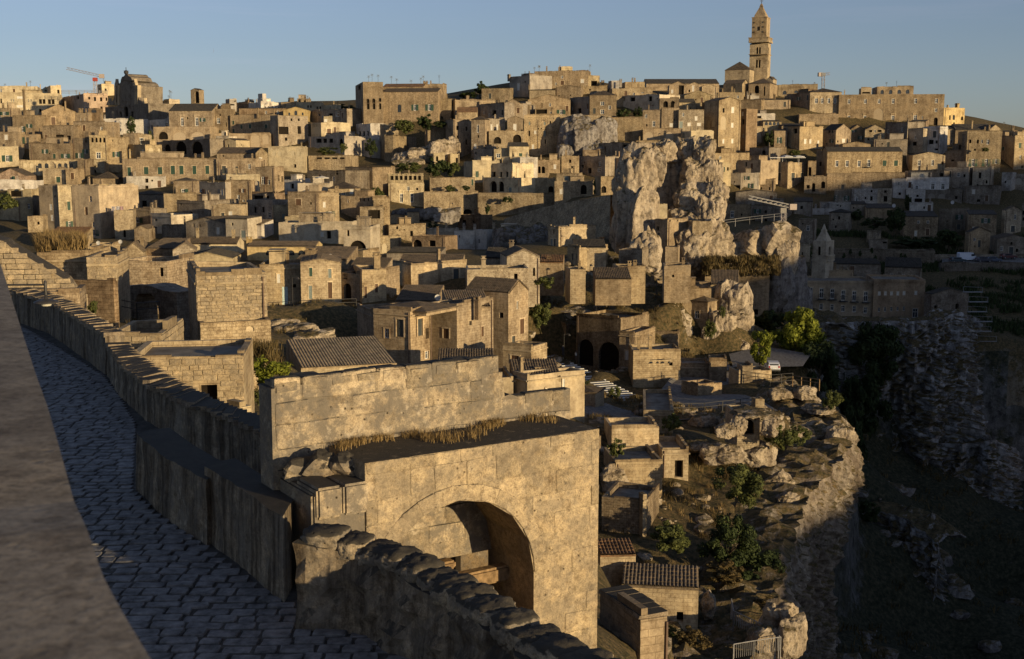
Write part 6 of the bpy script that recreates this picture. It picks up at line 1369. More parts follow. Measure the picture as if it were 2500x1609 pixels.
rock('rock_outcrop', None, [(1720, 1030, 40, 18, 132), (1800, 1040, 50, 26, 128), (1860, 1035, 50, 22, 130), (1930, 1050, 44, 20, 134), (1990, 1060, 50, 26, 134), (2050, 1070, 40, 34, 132), (1760, 1100, 60, 26, 116), (1850, 1110, 50, 36, 118), (1700, 1090, 40, 16, 118), (2000, 1000, 46, 12, 142), (1900, 960, 34, 16, 150), (1965, 960, 34, 20, 150),
      (1500, 1165, 36, 36, 106), (1800, 1040, 24, 26, 115.5), (1880, 1045, 26, 24, 115.5), (1838, 1008, 56, 9, 118), (1770, 1055, 30, 20, 114), (1530, 1010, 60, 10, 155), (1640, 1015, 60, 8, 150), (1900, 1190, 40, 40, 112), (1920, 1230, 34, 30, 108)], 'rock_pale', 'structure', 4, 0.42)
rock('rock_outcrop', None, [(1900, 1520, 50, 60, 78), (1930, 1560, 36, 60, 76), (1860, 1560, 40, 30, 76), (1790, 1330, 30, 40, 95), (1730, 1480, 20, 30, 82)], 'rock_pale', 'structure', 4, 0.38)
CLR = [(1950, 930, 168), (2010, 975, 152), (2070, 1015, 142), (2090, 1060, 134), (2085, 1100, 126), (2040, 1150, 116), (1985, 1230, 106), (1950, 1330, 97), (1925, 1440, 88), (1900, 1560, 79), (1850, 1700, 68)]
rim = [P(*a) for a in CLR[::-1]]
curtain('cliff', rim, 48, [(0, -0.6), (0.05, 0.0), (0.12, 0.0), (0.22, -0.8), (0.36, -3.0), (0.5, -3.5), (0.7, -1.5), (1.0, 3)], 'rock_cliff', 2.0, 170, 0.34, 1.35)
rim = [P(*a) for a in [(1960, 760, 250), (1990, 800, 240), (2030, 790, 246), (2110, 785, 254), (2200, 785, 252), (2290, 780, 250), (2345, 762, 252), (2390, 780, 262), (2410, 800, 285), (2380, 780, 320)]]
curtain('cliff', rim, 34, [(0, 0), (0.3, 1.5), (0.7, 3.5), (1, 5.5)], 'rock_gorge', 7.0, 80, 0.7, 2.6)
rim = [P(*a) for a in [(2190, 1055, 262), (2260, 1080, 252), (2350, 1085, 246), (2430, 1075, 244), (2470, 1090, 250), (2490, 1100, 275), (2490, 1080, 320)]]
curtain('cliff', rim, 26, [(0, 0), (0.3, 1.0), (0.7, 2.0), (1, 4)], 'rock_gorge', 11.0, 60, 0.8, 2.4)
rim = [P(*a) for a in [(2060, 1270, 215), (2130, 1240, 215), (2220, 1270, 208), (2290, 1330, 200), (2310, 1400, 205)]]
curtain('cliff', rim, 20, [(0, 0), (0.5, 1.0), (1, 4)], 'rock_gorge', 17.0, 50, 0.7, 1.8)
rim = [P(*a) for a in [(2420, 690, 330), (2440, 720, 315), (2480, 720, 318), (2540, 730, 330)]]
curtain('cliff', rim, 30, [(0, 0), (1, 6)], 'rock_gorge', 23.0, 40, 1.0, 2.4)
# long ramp wall climbing to the rock
R(1250, 400, S4)
def slab_wall(name, label, top, bot, thick, mat, col, cat='wall'):
    """wall following photograph points given with their distance; top and bottom lines"""
    th_ = thing(name, label, cat, P(gx(top[0][0]), gy(bot[0][1]), top[0][2])); base = Vector(th_.location)
    T = [P(gx(x), gy(y), Y) for x, y, Y in top]; Bq = [P(gx(x), gy(y), Y) for x, y, Y in bot]
    bm = bmesh.new(); uvl = bm.loops.layers.uv.new('UVMap'); s = 0.0
    for k in range(len(T) - 1):
        d = T[k + 1] - T[k]; d.z = 0; L = d.length; d.normalize(); n = Vector((d.y, -d.x, 0)) * -thick
        if n.y < 0: n = -n
        a, b, c, e = T[k] - base, T[k + 1] - base, Bq[k + 1] - base - Vector((0, 0, 4)), Bq[k] - base - Vector((0, 0, 4))
        quad(bm, uvl, [e, c, b, a], [(s, e.z), (s + L, c.z), (s + L, b.z), (s, a.z)])
        quad(bm, uvl, [a, b, b + n, a + n], [(s, 0), (s + L, 0), (s + L, .5), (s, .5)])
        quad(bm, uvl, [e + n, c + n, b + n, a + n], [(s, e.z), (s + L, c.z), (s + L, b.z), (s, a.z)])
        s += L
    o = bm_obj('wall', bm, mat, th_); o.color = (*col, 1); return th_
slab_wall('ramp_wall', 'long shaded ramp wall rising from left to the big rock', [(-90, 640, 318), (0, 612, 314), (400, 500, 306), (800, 420, 296), (1150, 362, 286)], [(-90, 760, 312), (0, 760, 308), (400, 720, 300), (800, 700, 288), (1150, 640, 278)], 6.0, 'rubble', COLS['tuff'])
# ================================================================ near left: walls, block tower, roofless yard
R(0, 560, 2.961)
i = H('square block-built tower room with a dark shaded side', [1365, 1437, 1935], 332, 850, Y=76, psi=-72, c='tuff', mat='stone', d=8, sink=3, par=0.35, win='1493,768,22,26,d', ctrl=True)
lay_on(i, 2, 0.235, (0.38, 0.75), 'tuff_clean', v0=3.2)
lay_on(i, 1, 0.30, (0.5, 0.9), 'tuff_clean', v0=3.2)
H('rubble footing ledge under the square block-built tower room', [1450, 1960], 672, 860, Y=75.2, psi=17, c='tuff', mat='rubble', d=2, sink=3, name='retaining_wall', cat='wall', win='1808,718,56,40,A')
R(0, 600, 5.133)
i = H('roofless walled yard with block walls behind the street parapet', [1330, 2030, 2300], 1112, 1325, Y=58, psi=5, c='tuff', mat='stone', d=9, sink=2, par=2.0)
lay_on(i, 1, 0.30, (0.45, 0.9), 'tuff_clean', v0=2.2); lay_on(i, 2, 0.30, (0.5, 1.0), 'tuff_clean', v0=2.2)
H('weathered rubble wall under the dry grass at left', [470, 1112], 92, 470, Y=84, psi=6, c='tuff', mat='rubble', d=7, sink=4, name='retaining_wall', cat='wall')
i = H('block wall end right of the weathered rubble wall', [1090, 1462], 140, 450, Y=82, psi=10, c='tuff', mat='stone', d=6, sink=4, name='retaining_wall', cat='wall')
lay_on(i, 1, 0.30, (0.4, 0.8), 'tuff_clean', v0=4.2)
H('dark rough-plastered wall with ivy at its foot', [860, 1438, 1482], 445, 870, Y=68, psi=-20, c='brown', mat='rubble', d=5, sink=3, name='retaining_wall', cat='wall')
H('low lit wall with a doorway left of the ivy', [690, 1040, 1105], 660, 850, Y=60, psi=-30, c='tuff', mat='plaster', d=5, sink=3, name='retaining_wall', cat='wall')
H('narrow ledge wall below the stair flank', [140, 1000], 610, 700, Y=56, psi=14, c='tan', mat='rubble', d=3, sink=3, name='retaining_wall', cat='wall')
H('tufted tan wall behind the small shaded arch bridge', [1462, 2095], 195, 470, Y=104, psi=-8, c='tan', mat='rubble', d=6, sink=3, win='2022,330,52,110,d', name='retaining_wall', cat='wall')
# stair flank: big blocks under a slanting edge
O, t, n = plane_at(gx(400), gy(400), 62, 14)
sw = thing('stair_flank', 'big-block stair flank with a slanting edge at far left', 'wall', P(gx(100), gy(700), 62)); base = Vector(sw.location)
o = prism('wall', [(-330, 720), (-330, -160), (40, -60), (130, 15), (560, 270), (820, 430), (900, 545), (945, 650), (960, 720)], (400, 400), 62.25, 14, 2.5, 'tuff_clean', sw, base)
A0 = on_ray(gx(-330), gy(700), O, n); zt_ = lambda px, py: on_ray(gx(px), gy(py), O, n)
tops = [((zt_(x, y) - A0).dot(t), zt_(x, y).z) for x, y in ((-330, -160), (40, -60), (130, 15), (560, 270), (820, 430), (900, 545), (945, 650))]
lay_blocks(sw, base, A0, t, n, tops[-1][0], A0.z - 0.5, tops[0][1], 0.27, (0.4, 0.85), 'tuff_clean', top=lambda u: interp(tops, u))
# shaded arch bridge
def arch_wall(label, name, cat, A, t, n, L, z0, z1, hole, thick, mat, col, topz=None):
    base = Vector((A.x, A.y, z0)); th_ = thing(name, label, cat, base)
    bm = bmesh.new(); uvl = bm.loops.layers.uv.new('UVMap')
    u0, u1, v0, v1 = hole
    build_face(bm, uvl, Vector((0, 0, 0)), t, n, L, z1 - z0, [(u0, u1, v0 - z0, v1 - z0, True, thick)])
    build_face(bm, uvl, -n * thick, t, n, L, z1 - z0, [(u0, u1, v0 - z0, v1 - z0, True, 0.0)])
    up = Vector((0, 0, z1 - z0))
    quad(bm, uvl, [up, up + t * L, up + t * L - n * thick, up - n * thick], [(0, 0), (L, 0), (L, thick), (0, thick)])
    for s_ in (0, L): quad(bm, uvl, [t * s_, t * s_ - n * thick, t * s_ - n * thick + up, t * s_ + up], [(0, 0), (thick, 0), (thick, z1 - z0), (0, z1 - z0)])
    o = bm_obj('wall', bm, mat, th_); o.color = (*col, 1); return th_, base
O, t, n = plane_at(gx(1830), gy(700), 92, -38)
A_ = on_ray(gx(1490), gy(700), O, n); B_ = on_ray(gx(2215), gy(700), O, n); h0 = on_ray(gx(1680), gy(860), O, n); h1 = on_ray(gx(1982), gy(582), O, n)
th_, base = arch_wall('small shaded stone arch bridge between the street and the block tower', 'arch_bridge', 'bridge', A_, t, n, (B_ - A_).dot(t), h0.z - 3, on_ray(gx(1830), gy(545), O, n).z, ((h0 - A_).dot(t), (h1 - A_).dot(t), h0.z - 2.9, h1.z), 2.2, 'rubble', COLS['grey'])
prism('parapet', [(1490, 560), (1600, 510), (1760, 490), (1880, 500), (1985, 545), (2110, 572), (2215, 580), (2215, 600), (1490, 600)], (1830, 545), 91.9, -38, 2.3, 'rubble', th_, base, COLS['grey'])
# house with a dark doorway below the parapet
R(300, 840, 5.9225)
i = H('low block house with a square dark doorway beyond the parapet', [60, 1748], 200, 900, Y=47, psi=8, c='tuff', mat='stone', d=5, sink=3, par=0.25, win='1237,735,255,290,v')
lay_on(i, 1, 0.235, (0.32, 0.68), 'tuff_clean', v0=2.6, skip=lambda a, b, z0, z1, i=i: (b > (on_ray(gx(1110), gy(700), i['A'], i['n1']) - i['A']).dot(i['t1']) - .02 and a < (on_ray(gx(1365), gy(700), i['A'], i['n1']) - i['A']).dot(i['t1']) + .02 and z0 < on_ray(gx(1237), gy(592), i['A'], i['n1']).z))
H('small sunlit stone box beyond the parapet', [1500, 1690, 1862], 880, 1080, Y=38, psi=-38, c='cream', mat='stone', d=2, sink=2, par=0.05, corn=False)
R(1400, 960, 2.373)
i = H('thick coped wall end right of the ruined gate, at the bottom', [155, 385, 540], 1312, 1700, Y=40, psi=-66, c='tan', mat='stone', d=3, sink=6, par=0.02, corn=False)
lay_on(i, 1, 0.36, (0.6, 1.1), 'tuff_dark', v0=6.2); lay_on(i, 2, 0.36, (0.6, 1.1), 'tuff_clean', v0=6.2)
for k in range(6):
    c = i['C'] - i['t1'] * (i['s1'] * (k + .5) / 6) - i['n1'] * 0 + i['t2'] * (i['s2'] / 2); put_block(i['house'], i['base'], Vector((c.x, c.y, i['ztop'] + 0.06)), i['t1'], i['n1'], i['s1'] / 6 - .02, 0.16, i['s2'] + 0.12, 'tuff_dark', 'coping_stone')
# ================================================================ the street
ZS = -6.5
base_px = [(-60, 770), (57, 796), (135, 840), (189, 874), (257, 915), (294, 958), (338, 1036), (331, 1195), (391, 1254), (460, 1296), (552, 1360), (640, 1429), (681, 1448), (736, 1480), (820, 1507), (877, 1521), (941, 1555), (1011, 1597), (1100, 1680), (1250, 1850)]
edge = [PZ(x, y, ZS) for x, y in base_px]
def edge_x(y):
    """street's right-hand edge: x at the given distance"""
    best = None
    for a, b in zip(edge, edge[1:]):
        if min(a.y, b.y) <= y <= max(a.y, b.y) and abs(a.y - b.y) > 1e-6:
            x = a.x + (b.x - a.x) * (y - a.y) / (b.y - a.y); best = x if best is None else max(best, x)
    return best if best is not None else edge[-1].x + 0.5
st = bpy.data.objects.new('street', None); COL.objects.link(st); st['kind'] = 'structure'
V = []; Fc = []; yy = 8.5
while yy < 48.5:
    ex_ = edge_x(yy) + 0.5; V += [(ex_ - 12, yy, ZS - 0.018), (ex_, yy, ZS - 0.018)]; yy += 0.8
for k in range(len(V) // 2 - 1): Fc.append((2 * k, 2 * k + 1, 2 * k + 3, 2 * k + 2))
py_obj('bedding', V, Fc, 'mortar', st)
COB = []
for k in range(14):
    bm = bmesh.new(); m = 8; r0 = []
    ang = [2 * math.pi * (j + .5) / m for j in range(m)]
    cor = [(-.5, -.5), (0, -.52), (.5, -.5), (.52, 0), (.5, .5), (0, .52), (-.5, .5), (-.52, 0)]
    lo = [bm.verts.new((x * random.uniform(.90, 1.0), y * random.uniform(.84, 1.0), -0.08)) for x, y in cor]
    hi = [bm.verts.new((v.co.x * .985, v.co.y * .98, 0.0)) for v in lo]; tp = [bm.verts.new((v.co.x * .93, v.co.y * .90, 0.008 + random.uniform(-.005, .005))) for v in lo]
    for j in range(m):
        q = (j + 1) % m; bm.faces.new((lo[j], lo[q], hi[q], hi[j])); bm.faces.new((hi[j], hi[q], tp[q], tp[j]))
    bm.faces.new(tp)
    me = bpy.data.meshes.new('paving_stone'); bm.to_mesh(me); bm.free(); me.materials.append(MATS['cobble']); COB.append(me)
def cobbles():
    spots = []; y = 12.2
    while y < 48:
        h = random.uniform(0.24, 0.34); ex_ = edge_x(y + h / 2); x = ex_ - 0.05
        lim = ex_ - 9.5
        while x > lim:
            w_ = random.uniform(0.26, 0.56)
            spots.append((x - w_ / 2, y + h / 2, w_ - .035, h - .035)); x -= w_
        y += h
    vis = []
    for s in spots:
        px, py = pix(Vector((s[0], s[1], ZS)))
        lx = interp([(640, 0), (796, 51), (915, 88), (1080, 140), (1213, 180), (1291, 212), (1420, 253), (1498, 299), (1609, 368)], py)
        if lx - 20 < px < 2500 and 700 < py < 1640: vis.append(s)
    vis.sort(key=lambda s: s[1])
    for s in vis[:300]:
        o = bpy.data.objects.new('paving_stone', random.choice(COB)); link(o, st)
        o.location = (s[0], s[1], ZS + random.uniform(-.012, .012) + 0.012 * math.sin(s[0] * 3 + s[1])); o.scale = (s[2], s[3], 1); o.rotation_euler = (random.uniform(-.03, .03), random.uniform(-.03, .03), random.uniform(-.06, .06))
    vv = []; ff = []
    for s in vis[300:]:
        me = random.choice(COB); b_ = len(vv); z = ZS + random.uniform(-.012, .012); r_ = random.uniform(-.06, .06); c_, s_ = math.cos(r_), math.sin(r_)
        for v in me.vertices:
            x, y = v.co.x * s[2], v.co.y * s[3]; vv.append((s[0] + c_ * x - s_ * y, s[1] + s_ * x + c_ * y, z + v.co.z))
        ff += [tuple(b_ + q for q in p.vertices) for p in me.polygons]
    o = py_obj('paving_stones', vv, ff, 'cobble', st); o['kind'] = 'stuff'
cobbles()
# parapet along the street with slabs laid across its top
def ribbon_wall(name, label, inner, outer, ztop, zin, zout, mat, slabs=None, cat='wall', slab_mat='tuff_dark', rough=0.05):
    I = [Vector(p) for p in inner]; O_ = [Vector(p) for p in outer]
    base = Vector((I[0].x, I[0].y, zin)); th_ = thing(name, label, cat, base)
    def samp(L, m):
        out = []; tot = sum((b - a).length for a, b in zip(L, L[1:]))
        for k in range(m + 1):
            d = tot * k / m
            for a, b in zip(L, L[1:]):
                l_ = (b - a).length
                if d <= l_ + 1e-6: out.append(a.lerp(b, min(1, d / max(l_, 1e-6)))); break
                d -= l_
            else: out.append(L[-1].copy())
        return out
    tot = sum((b - a).length for a, b in zip(I, I[1:])); m = max(4, int(tot / 0.18))
    si, so_ = samp(I, m), samp(O_, m); V = []; NV = 9
    for k in range(m + 1):
        for j in range(NV):
            f = j / (NV - 1); q = si[k].copy(); q.z = zin + (si[k].z - zin) * f
            o_ = (si[k] - so_[k]); o_.z = 0; o_.normalize(); q += o_ * (rough * mnoise.fractal(q * 2.1, .8, 2, 4) + 0.06 * (1 - f)); V.append(q - base)
        V.append(si[k] * .5 + so_[k] * .5 + Vector((0, 0, 0.02)) - base); V.append(so_[k] - base); q = so_[k].copy(); q.z = zout; V.append(q - base)
    W_ = NV + 3; Fc = [(k * W_ + j, (k + 1) * W_ + j, (k + 1) * W_ + j + 1, k * W_ + j + 1) for k in range(m) for j in range(W_ - 1)]
    Fc += [tuple(range(W_ - 1, -1, -1)), tuple(m * W_ + j for j in range(W_))]
    py_obj('wall', V, Fc, mat, th_)
    if slabs:
        ms = max(3, int(tot / slabs)); a_, b_ = samp(I, ms), samp(O_, ms)
        for k in range(ms):
            p, q = (a_[k] + a_[k + 1]) / 2, (b_[k] + b_[k + 1]) / 2; d = q - p; L = Vector((d.x, d.y, 0)).length; t_ = Vector((d.x, d.y, 0)).normalized(); n_ = Vector((t_.y, -t_.x, 0))
            w_ = ((a_[k + 1] - a_[k]).length + (b_[k + 1] - b_[k]).length) / 2
            c = (p + q) / 2 + Vector((0, 0, 0.03 + random.uniform(-.02, .03)))
            put_block(th_, base, c, t_, n_, L + random.uniform(.02, .12), random.uniform(.10, .16), w_ * random.uniform(.86, 1.02), slab_mat, 'coping_stone', random.uniform(-.05, .05))
    return th_, base
ribbon_wall('parapet', 'far stretch of the street parapet with thin slabs across the top', [PZ(*a, -5.32) for a in [(27, 712), (118, 739), (182, 776), (257, 822)]], [PZ(*a, -5.32) for a in [(70, 706), (150, 731), (216, 765), (302, 818)]], -5.3, -7.0, -10, 'tuff_wall', 0.26)
ribbon_wall('parapet', 'near stretch of the street parapet with thin slabs, ending at the ruined gate', [PZ(*a, -5.58) for a in [(262, 846), (290, 888), (355, 938), (456, 989), (574, 1030), (680, 1075)]], [PZ(*a, -5.58) for a in [(312, 842), (345, 880), (422, 935), (523, 985), (600, 1015), (690, 1045)]], -5.5, -7.0, -11, 'tuff_wall', 0.26)
ribbon_wall('kerb_wall', 'low dark-streaked wall jutting into the street, far lower stretch', [PZ(*a, -5.36) for a in [(332, 1058), (396, 1112), (460, 1149), (503, 1172)]], [PZ(*a, -5.36) for a in [(414, 1044), (470, 1085), (530, 1120), (575, 1140)]], -5.36, -6.7, -7, 'tuff_wall', None)
ribbon_wall('kerb_wall', 'low dark-streaked wall jutting into the street, near stretch at the gate', [PZ(*a, -5.2) for a in [(500, 1138), (571, 1181), (663, 1245), (690, 1262)]], [PZ(*a, -5.2) for a in [(575, 1118), (640, 1160), (700, 1200), (720, 1215)]], -5.2, -6.7, -7, 'tuff_wall', None)
# ---------------------------------------------------------------- the ruined gate
KG = 1.09
G0 = Vector((-3.77, 18.55, 0)); tg = Vector((0.8427, 0.5384, 0)); ng = Vector((0.5384, -0.8427, 0))
def gp(u, off, z): return Vector((G0.x, G0.y, z)) + tg * u + ng * off
gbase = gp(0, 0, -6.7); gate = thing('ruined_gate', 'ruined tuff gatehouse with a big round arch and broken upper wall', 'gate', gbase)
def gz_top(px, py, off): # height of a photograph point on the wall plane at the given offset
    return on_ray(px, py, gp(0, off, 0), ng).z
def gu(px, py, off): return (on_ray(px, py, gp(0, off, 0), ng) - gp(0, off, 0)).dot(tg)
# upper wall: outline with notch and broken right-hand end
up_pts = [(668, 1240), (662, 950), (760, 936), (905, 918), (1005, 912), (1012, 935), (1020, 935), (1024, 905), (1120, 898), (1145, 893), (1152, 915), (1165, 892), (1196, 888), (1200, 925), (1228, 925), (1232, 968), (1245, 962), (1262, 968), (1272, 985), (1300, 983), (1385, 975), (1392, 990), (1394, 1080)]
fr = [on_ray(x, y, gp(0, 0, 0), ng) - gbase for x, y in up_pts]
fr = [Vector((p.x, p.y, -0.2)) if k == 0 else (Vector((p.x, p.y, -0.2)) if k == len(fr) - 1 else p) for k, p in enumerate(fr)]
bm = bmesh.new(); uvl = bm.loops.layers.uv.new('UVMap'); bk = [p - ng * 0.55 for p in fr]
poly(bm, uvl, fr, tg); poly(bm, uvl, bk[::-1], tg)
for k in range(len(fr)): poly(bm, uvl, [fr[k], bk[k], bk[(k + 1) % len(fr)], fr[(k + 1) % len(fr)]], ng)
bmesh.ops.recalc_face_normals(bm, faces=bm.faces); bm_obj('upper_wall', bm, 'tuff_near', gate)
tl = [(gu(x, y, 0), gz_top(x, y, 0)) for x, y in up_pts[1:-1]]
def up_top(u): return interp(tl, u)
lay_blocks(gate, gbase, gp(0, 0, 0), tg, ng, tl[-1][0], -6.6, -3.3, 0.36, (0.42, 0.85), 'tuff_near', top=lambda u: up_top(u) + 0.10, proud=0.012, dep=0.2, gap=0.008)
for k in range(9):   # ragged coping along the broken top
    u = 0.2 + k * 0.48; z = up_top(u)
    if u < tl[-1][0]: put_block(gate, gbase, gp(u, -0.25, z + 0.0), tg, ng, random.uniform(.34, .5), random.uniform(.10, .22), 0.56, 'tuff_near', 'coping_stone', random.uniform(-.08, .08))
# front block with the arch
FO = 1.26 * KG; zt_f = -4.58; u_l, u_r = 0.90, 5.40
ac = gu(1120, 1222, FO); ar = gu(1303, 1440, FO) - ac; zc_ = gz_top(1120, 1222, FO) - ar
u_l = max(0.12, min(u_l, ac - ar - 0.15))
fb = bmesh.new(); uvl = fb.loops.layers.uv.new('UVMap')
zb_ = -11.0
arch_hole = (ac - ar - u_l if ac - ar - u_l > 0.1 else 0.1, ac + ar - u_l, 0.05, zc_ + ar - zb_, True, 1.5)
build_face(fb, uvl, gp(u_l, FO, zb_) - gbase, tg, ng, u_r - u_l, zt_f - zb_, [arch_hole])
tp_ = [gp(u_l, FO, zt_f) - gbase, gp(u_r, FO, zt_f) - gbase, gp(u_r, 0.02, zt_f) - gbase, gp(u_l, 0.02, zt_f) - gbase]
poly(fb, uvl, tp_, tg)
poly(fb, uvl, [gp(u_r, FO, zb_) - gbase, gp(u_r, -0.5, zb_) - gbase, gp(u_r, -0.5, zt_f) - gbase, gp(u_r, FO, zt_f) - gbase], ng)
poly(fb, uvl, [gp(u_l, FO, zb_) - gbase, gp(u_l, FO, zt_f) - gbase, gp(u_l, 0, zt_f) - gbase, gp(u_l, 0, zb_) - gbase], ng)
bm_obj('arch_wall', fb, 'tuff_clean', gate)
def in_arch(a, b, z0, z1):
    m, zz = (a + b) / 2 + u_l, (z0 + z1) / 2
    for uu in (a + u_l + .05, m, b + u_l - .05):
        for z_ in (z0 + .04, zz, z1 - .04):
            if (z_ < zc_ and abs(uu - ac) < ar + .02) or math.hypot(uu - ac, z_ - zc_) < ar + 0.02: return True
    return False
lay_blocks(gate, gbase, gp(u_l, FO, 0), tg, ng, u_r - u_l, -9.6, zt_f, 0.37, (0.42, 0.80), 'tuff_clean', skip=in_arch, proud=0.011, dep=0.12, gap=0.009)
# arch ring stones
for k in range(17):
    w_ = math.pi * (k + .5) / 17; u = ac + (ar + .13) * math.cos(w_); z = zc_ + (ar + .13) * math.sin(w_)
    o = put_block(gate, gbase, gp(u, FO - 0.05, z), tg, ng, 0.27, math.pi * ar / 17 * 1.12, 0.16, 'tuff_clean', 'arch_stone', -w_)
# lower pier left of the arch and the shelf blocks
def gbox(name, u0, u1, o0, o1, z0, z1, mat):
    bm = bmesh.new(); c = gp((u0 + u1) / 2, (o0 + o1) / 2, (z0 + z1) / 2) - gbase
    add_box(bm, c.x, c.y, c.z, u1 - u0, abs(o1 - o0), z1 - z0, math.atan2(tg.y, tg.x)); bmesh.ops.bevel(bm, geom=bm.edges[:], offset=0.04, segments=2, affect='EDGES')
    return bm_obj(name, bm, mat, gate)
gbox('left_pier', 0.02, 0.93, 0.03, FO - 0.02, -6.9, -4.95, 'tuff_near')
for k in range(2): gbox('shelf_block', 0.08 + .44 * k, 0.50 + .44 * k, 0.6, FO + 0.05, -5.35, -4.86, 'tuff_near')
for uu, oo, zz, s in ((0.55, 0.5, -4.75, .3), (0.85, 0.75, -4.7, .26), (0.25, 0.35, -4.8, .25)):
    bm = bmesh.new(); c = gp(uu, oo, zz) - gbase; blob(bm, c, (s, s, s * .8), uu * 9, 3, .3); bm_obj('fallen_stone', bm, 'tuff_near', gate)
# inside of the passage: side wall, back wall, timber lintel and boarded gate
gbox('passage_wall', ac - ar - .5, ac - ar + 0.03, -1.6, FO - 1.48, -10, zc_ + ar - .2, 'tuff_inner_shade')
gbox('passage_back', ac - ar - .3, ac + ar + 2.6, -3.0, -2.7, -10, zc_ + ar + .3, 'tuff_inner_shade'); gbox('inner_dark_panel', ac + .2, ac + ar + .9, -2.72, -2.66, -10, zc_ + .35, 'void'); gbox('vault', ac - ar - .3, ac + ar + 2.6, -2.7, FO - 1.55, zc_ + ar - .02, zc_ + ar + .3, 'tuff_inner_shade')  # near-black panel added at the back to stand for the dark passage
gbox('timber_lintel', ac - ar - 0.1, ac + ar + 0.1, FO - 1.05, FO - 0.80, zc_ - 0.42, zc_ - 0.14, 'wood'); gbox('timber_beam', ac - ar - 0.1, ac + ar * .4, FO - 1.35, FO - 1.1, zc_ - 0.12, zc_ + 0.03, 'wood')
for k in range(8): gbox('gate_board', ac - ar + .12 + .26 * k, ac - ar + .36 + .26 * k, FO - 1.04, FO - 0.98, zc_ - 3.0, zc_ - 0.44, 'wood')
# rough low wall with boulder coping running to the lower right
top3 = [PZ(*a) for a in [(780, 1290, -5.25), (830, 1305, -5.3), (930, 1330, -5.4), (1040, 1372, -5.45), (1112, 1412, -5.5), (1178, 1442, -5.5), (1303, 1520, -5.55), (1377, 1568, -5.6), (1480, 1620, -5.6), (1700, 1720, -5.15)]] + [Vector((3.3, 9.4, -5.2)), Vector((5.2, 6.4, -4.4)), Vector((7.2, 2.5, -3.5)), Vector((9.2, -1.5, -2.8)), Vector((11, -5, -2.4))]  # last points lie out of view, added and raised to shade the street
in3 = []
for k, p in enumerate(top3):
    q0 = top3[max(0, k - 1)]; q1 = top3[min(len(top3) - 1, k + 1)]; d = (q1 - q0); d.z = 0; d.normalize(); in3.append(p + Vector((d.y, -d.x, 0)) * 0.62)
th3, b3 = ribbon_wall('rough_wall', 'rough low wall, run on unseen to shade the street, with lumpy boulder coping at the bottom of the photo', in3, top3, -5.4, -6.75, -9.5, 'tuff_wall', None, rough=0.16)
tot = 0
for a, b in zip(top3, top3[1:]): tot += (b - a).length
d_ = 0.0; k = 0
while d_ < tot - 0.2:
    L = random.uniform(0.38, 0.62); rem = d_ + L / 2
    for a, b, c, e in zip(top3, top3[1:], in3, in3[1:]):
        l_ = (b - a).length
        if rem <= l_: p = a.lerp(b, rem / l_) * .5 + c.lerp(e, rem / l_) * .5; dr = b - a; break
        rem -= l_
    bm = bmesh.new(); ang = math.atan2(dr.y, dr.x)
    blob(bm, (0, 0, 0), (L * .56, 0.30, random.uniform(.15, .21)), 30 + k * 2.1, 4, 0.22, 1.9, False)
    bmesh.ops.rotate(bm, verts=bm.verts, matrix=Matrix.Rotation(ang, 3, 'Z')); o = bm_obj('coping_stone', bm, 'tuff_near', th3, p - b3 + Vector((0, 0, 0.02)), True)
    d_ += L; k += 1
# ---------------------------------------------------------------- coping of the wall beside the camera
cop = [(-40, 560), (0, 641), (20, 702), (51, 796), (88, 915), (115, 989), (140, 1075), (180, 1213), (212, 1291), (253, 1410), (299, 1495), (368, 1609), (470, 1760), (640, 2000)]
ce = [PZ(x, y, -0.9) for x, y in cop]
cw = thing('coping_wall', 'blurred wide stone coping of the wall beside the viewer at left', 'wall', (-1.5, 3, -2.2)); cb_ = Vector(cw.location)
for s0, s1 in ((0, 3), (3, 7), (7, 13)):
    bm = bmesh.new()
    pts = ce[s0:s1 + 1]
    Tn = [bm.verts.new(p - cb_ + Vector((0, 0, -0.012 if k in (0, len(pts) - 1) else 0))) for k, p in enumerate(pts)]
    Tb = [bm.verts.new(p - cb_ + Vector((0.012, -.006, -0.14))) for p in pts]; Tl = [bm.verts.new(p - cb_ + Vector((-1.6, -0.55, 0.03))) for p in pts]
    for k in range(len(pts) - 1):
        bm.faces.new((Tn[k], Tn[k + 1], Tl[k + 1], Tl[k])); bm.faces.new((Tb[k], Tb[k + 1], Tn[k + 1], Tn[k]))
    bmesh.ops.recalc_face_normals(bm, faces=bm.faces)
    bm_obj('coping_stone', bm, 'tuff_coping', cw)
bm = bmesh.new()
A_ = [bm.verts.new(p - cb_ + Vector((-0.05, -.02, -0.13))) for p in ce]; B_ = [bm.verts.new(p - cb_ + Vector((-0.05, -.02, -1.6))) for p in ce]
for k in range(len(ce) - 1): bm.faces.new((A_[k], B_[k], B_[k + 1], A_[k + 1]))
bm_obj('wall', bm, 'tuff_clean', cw)
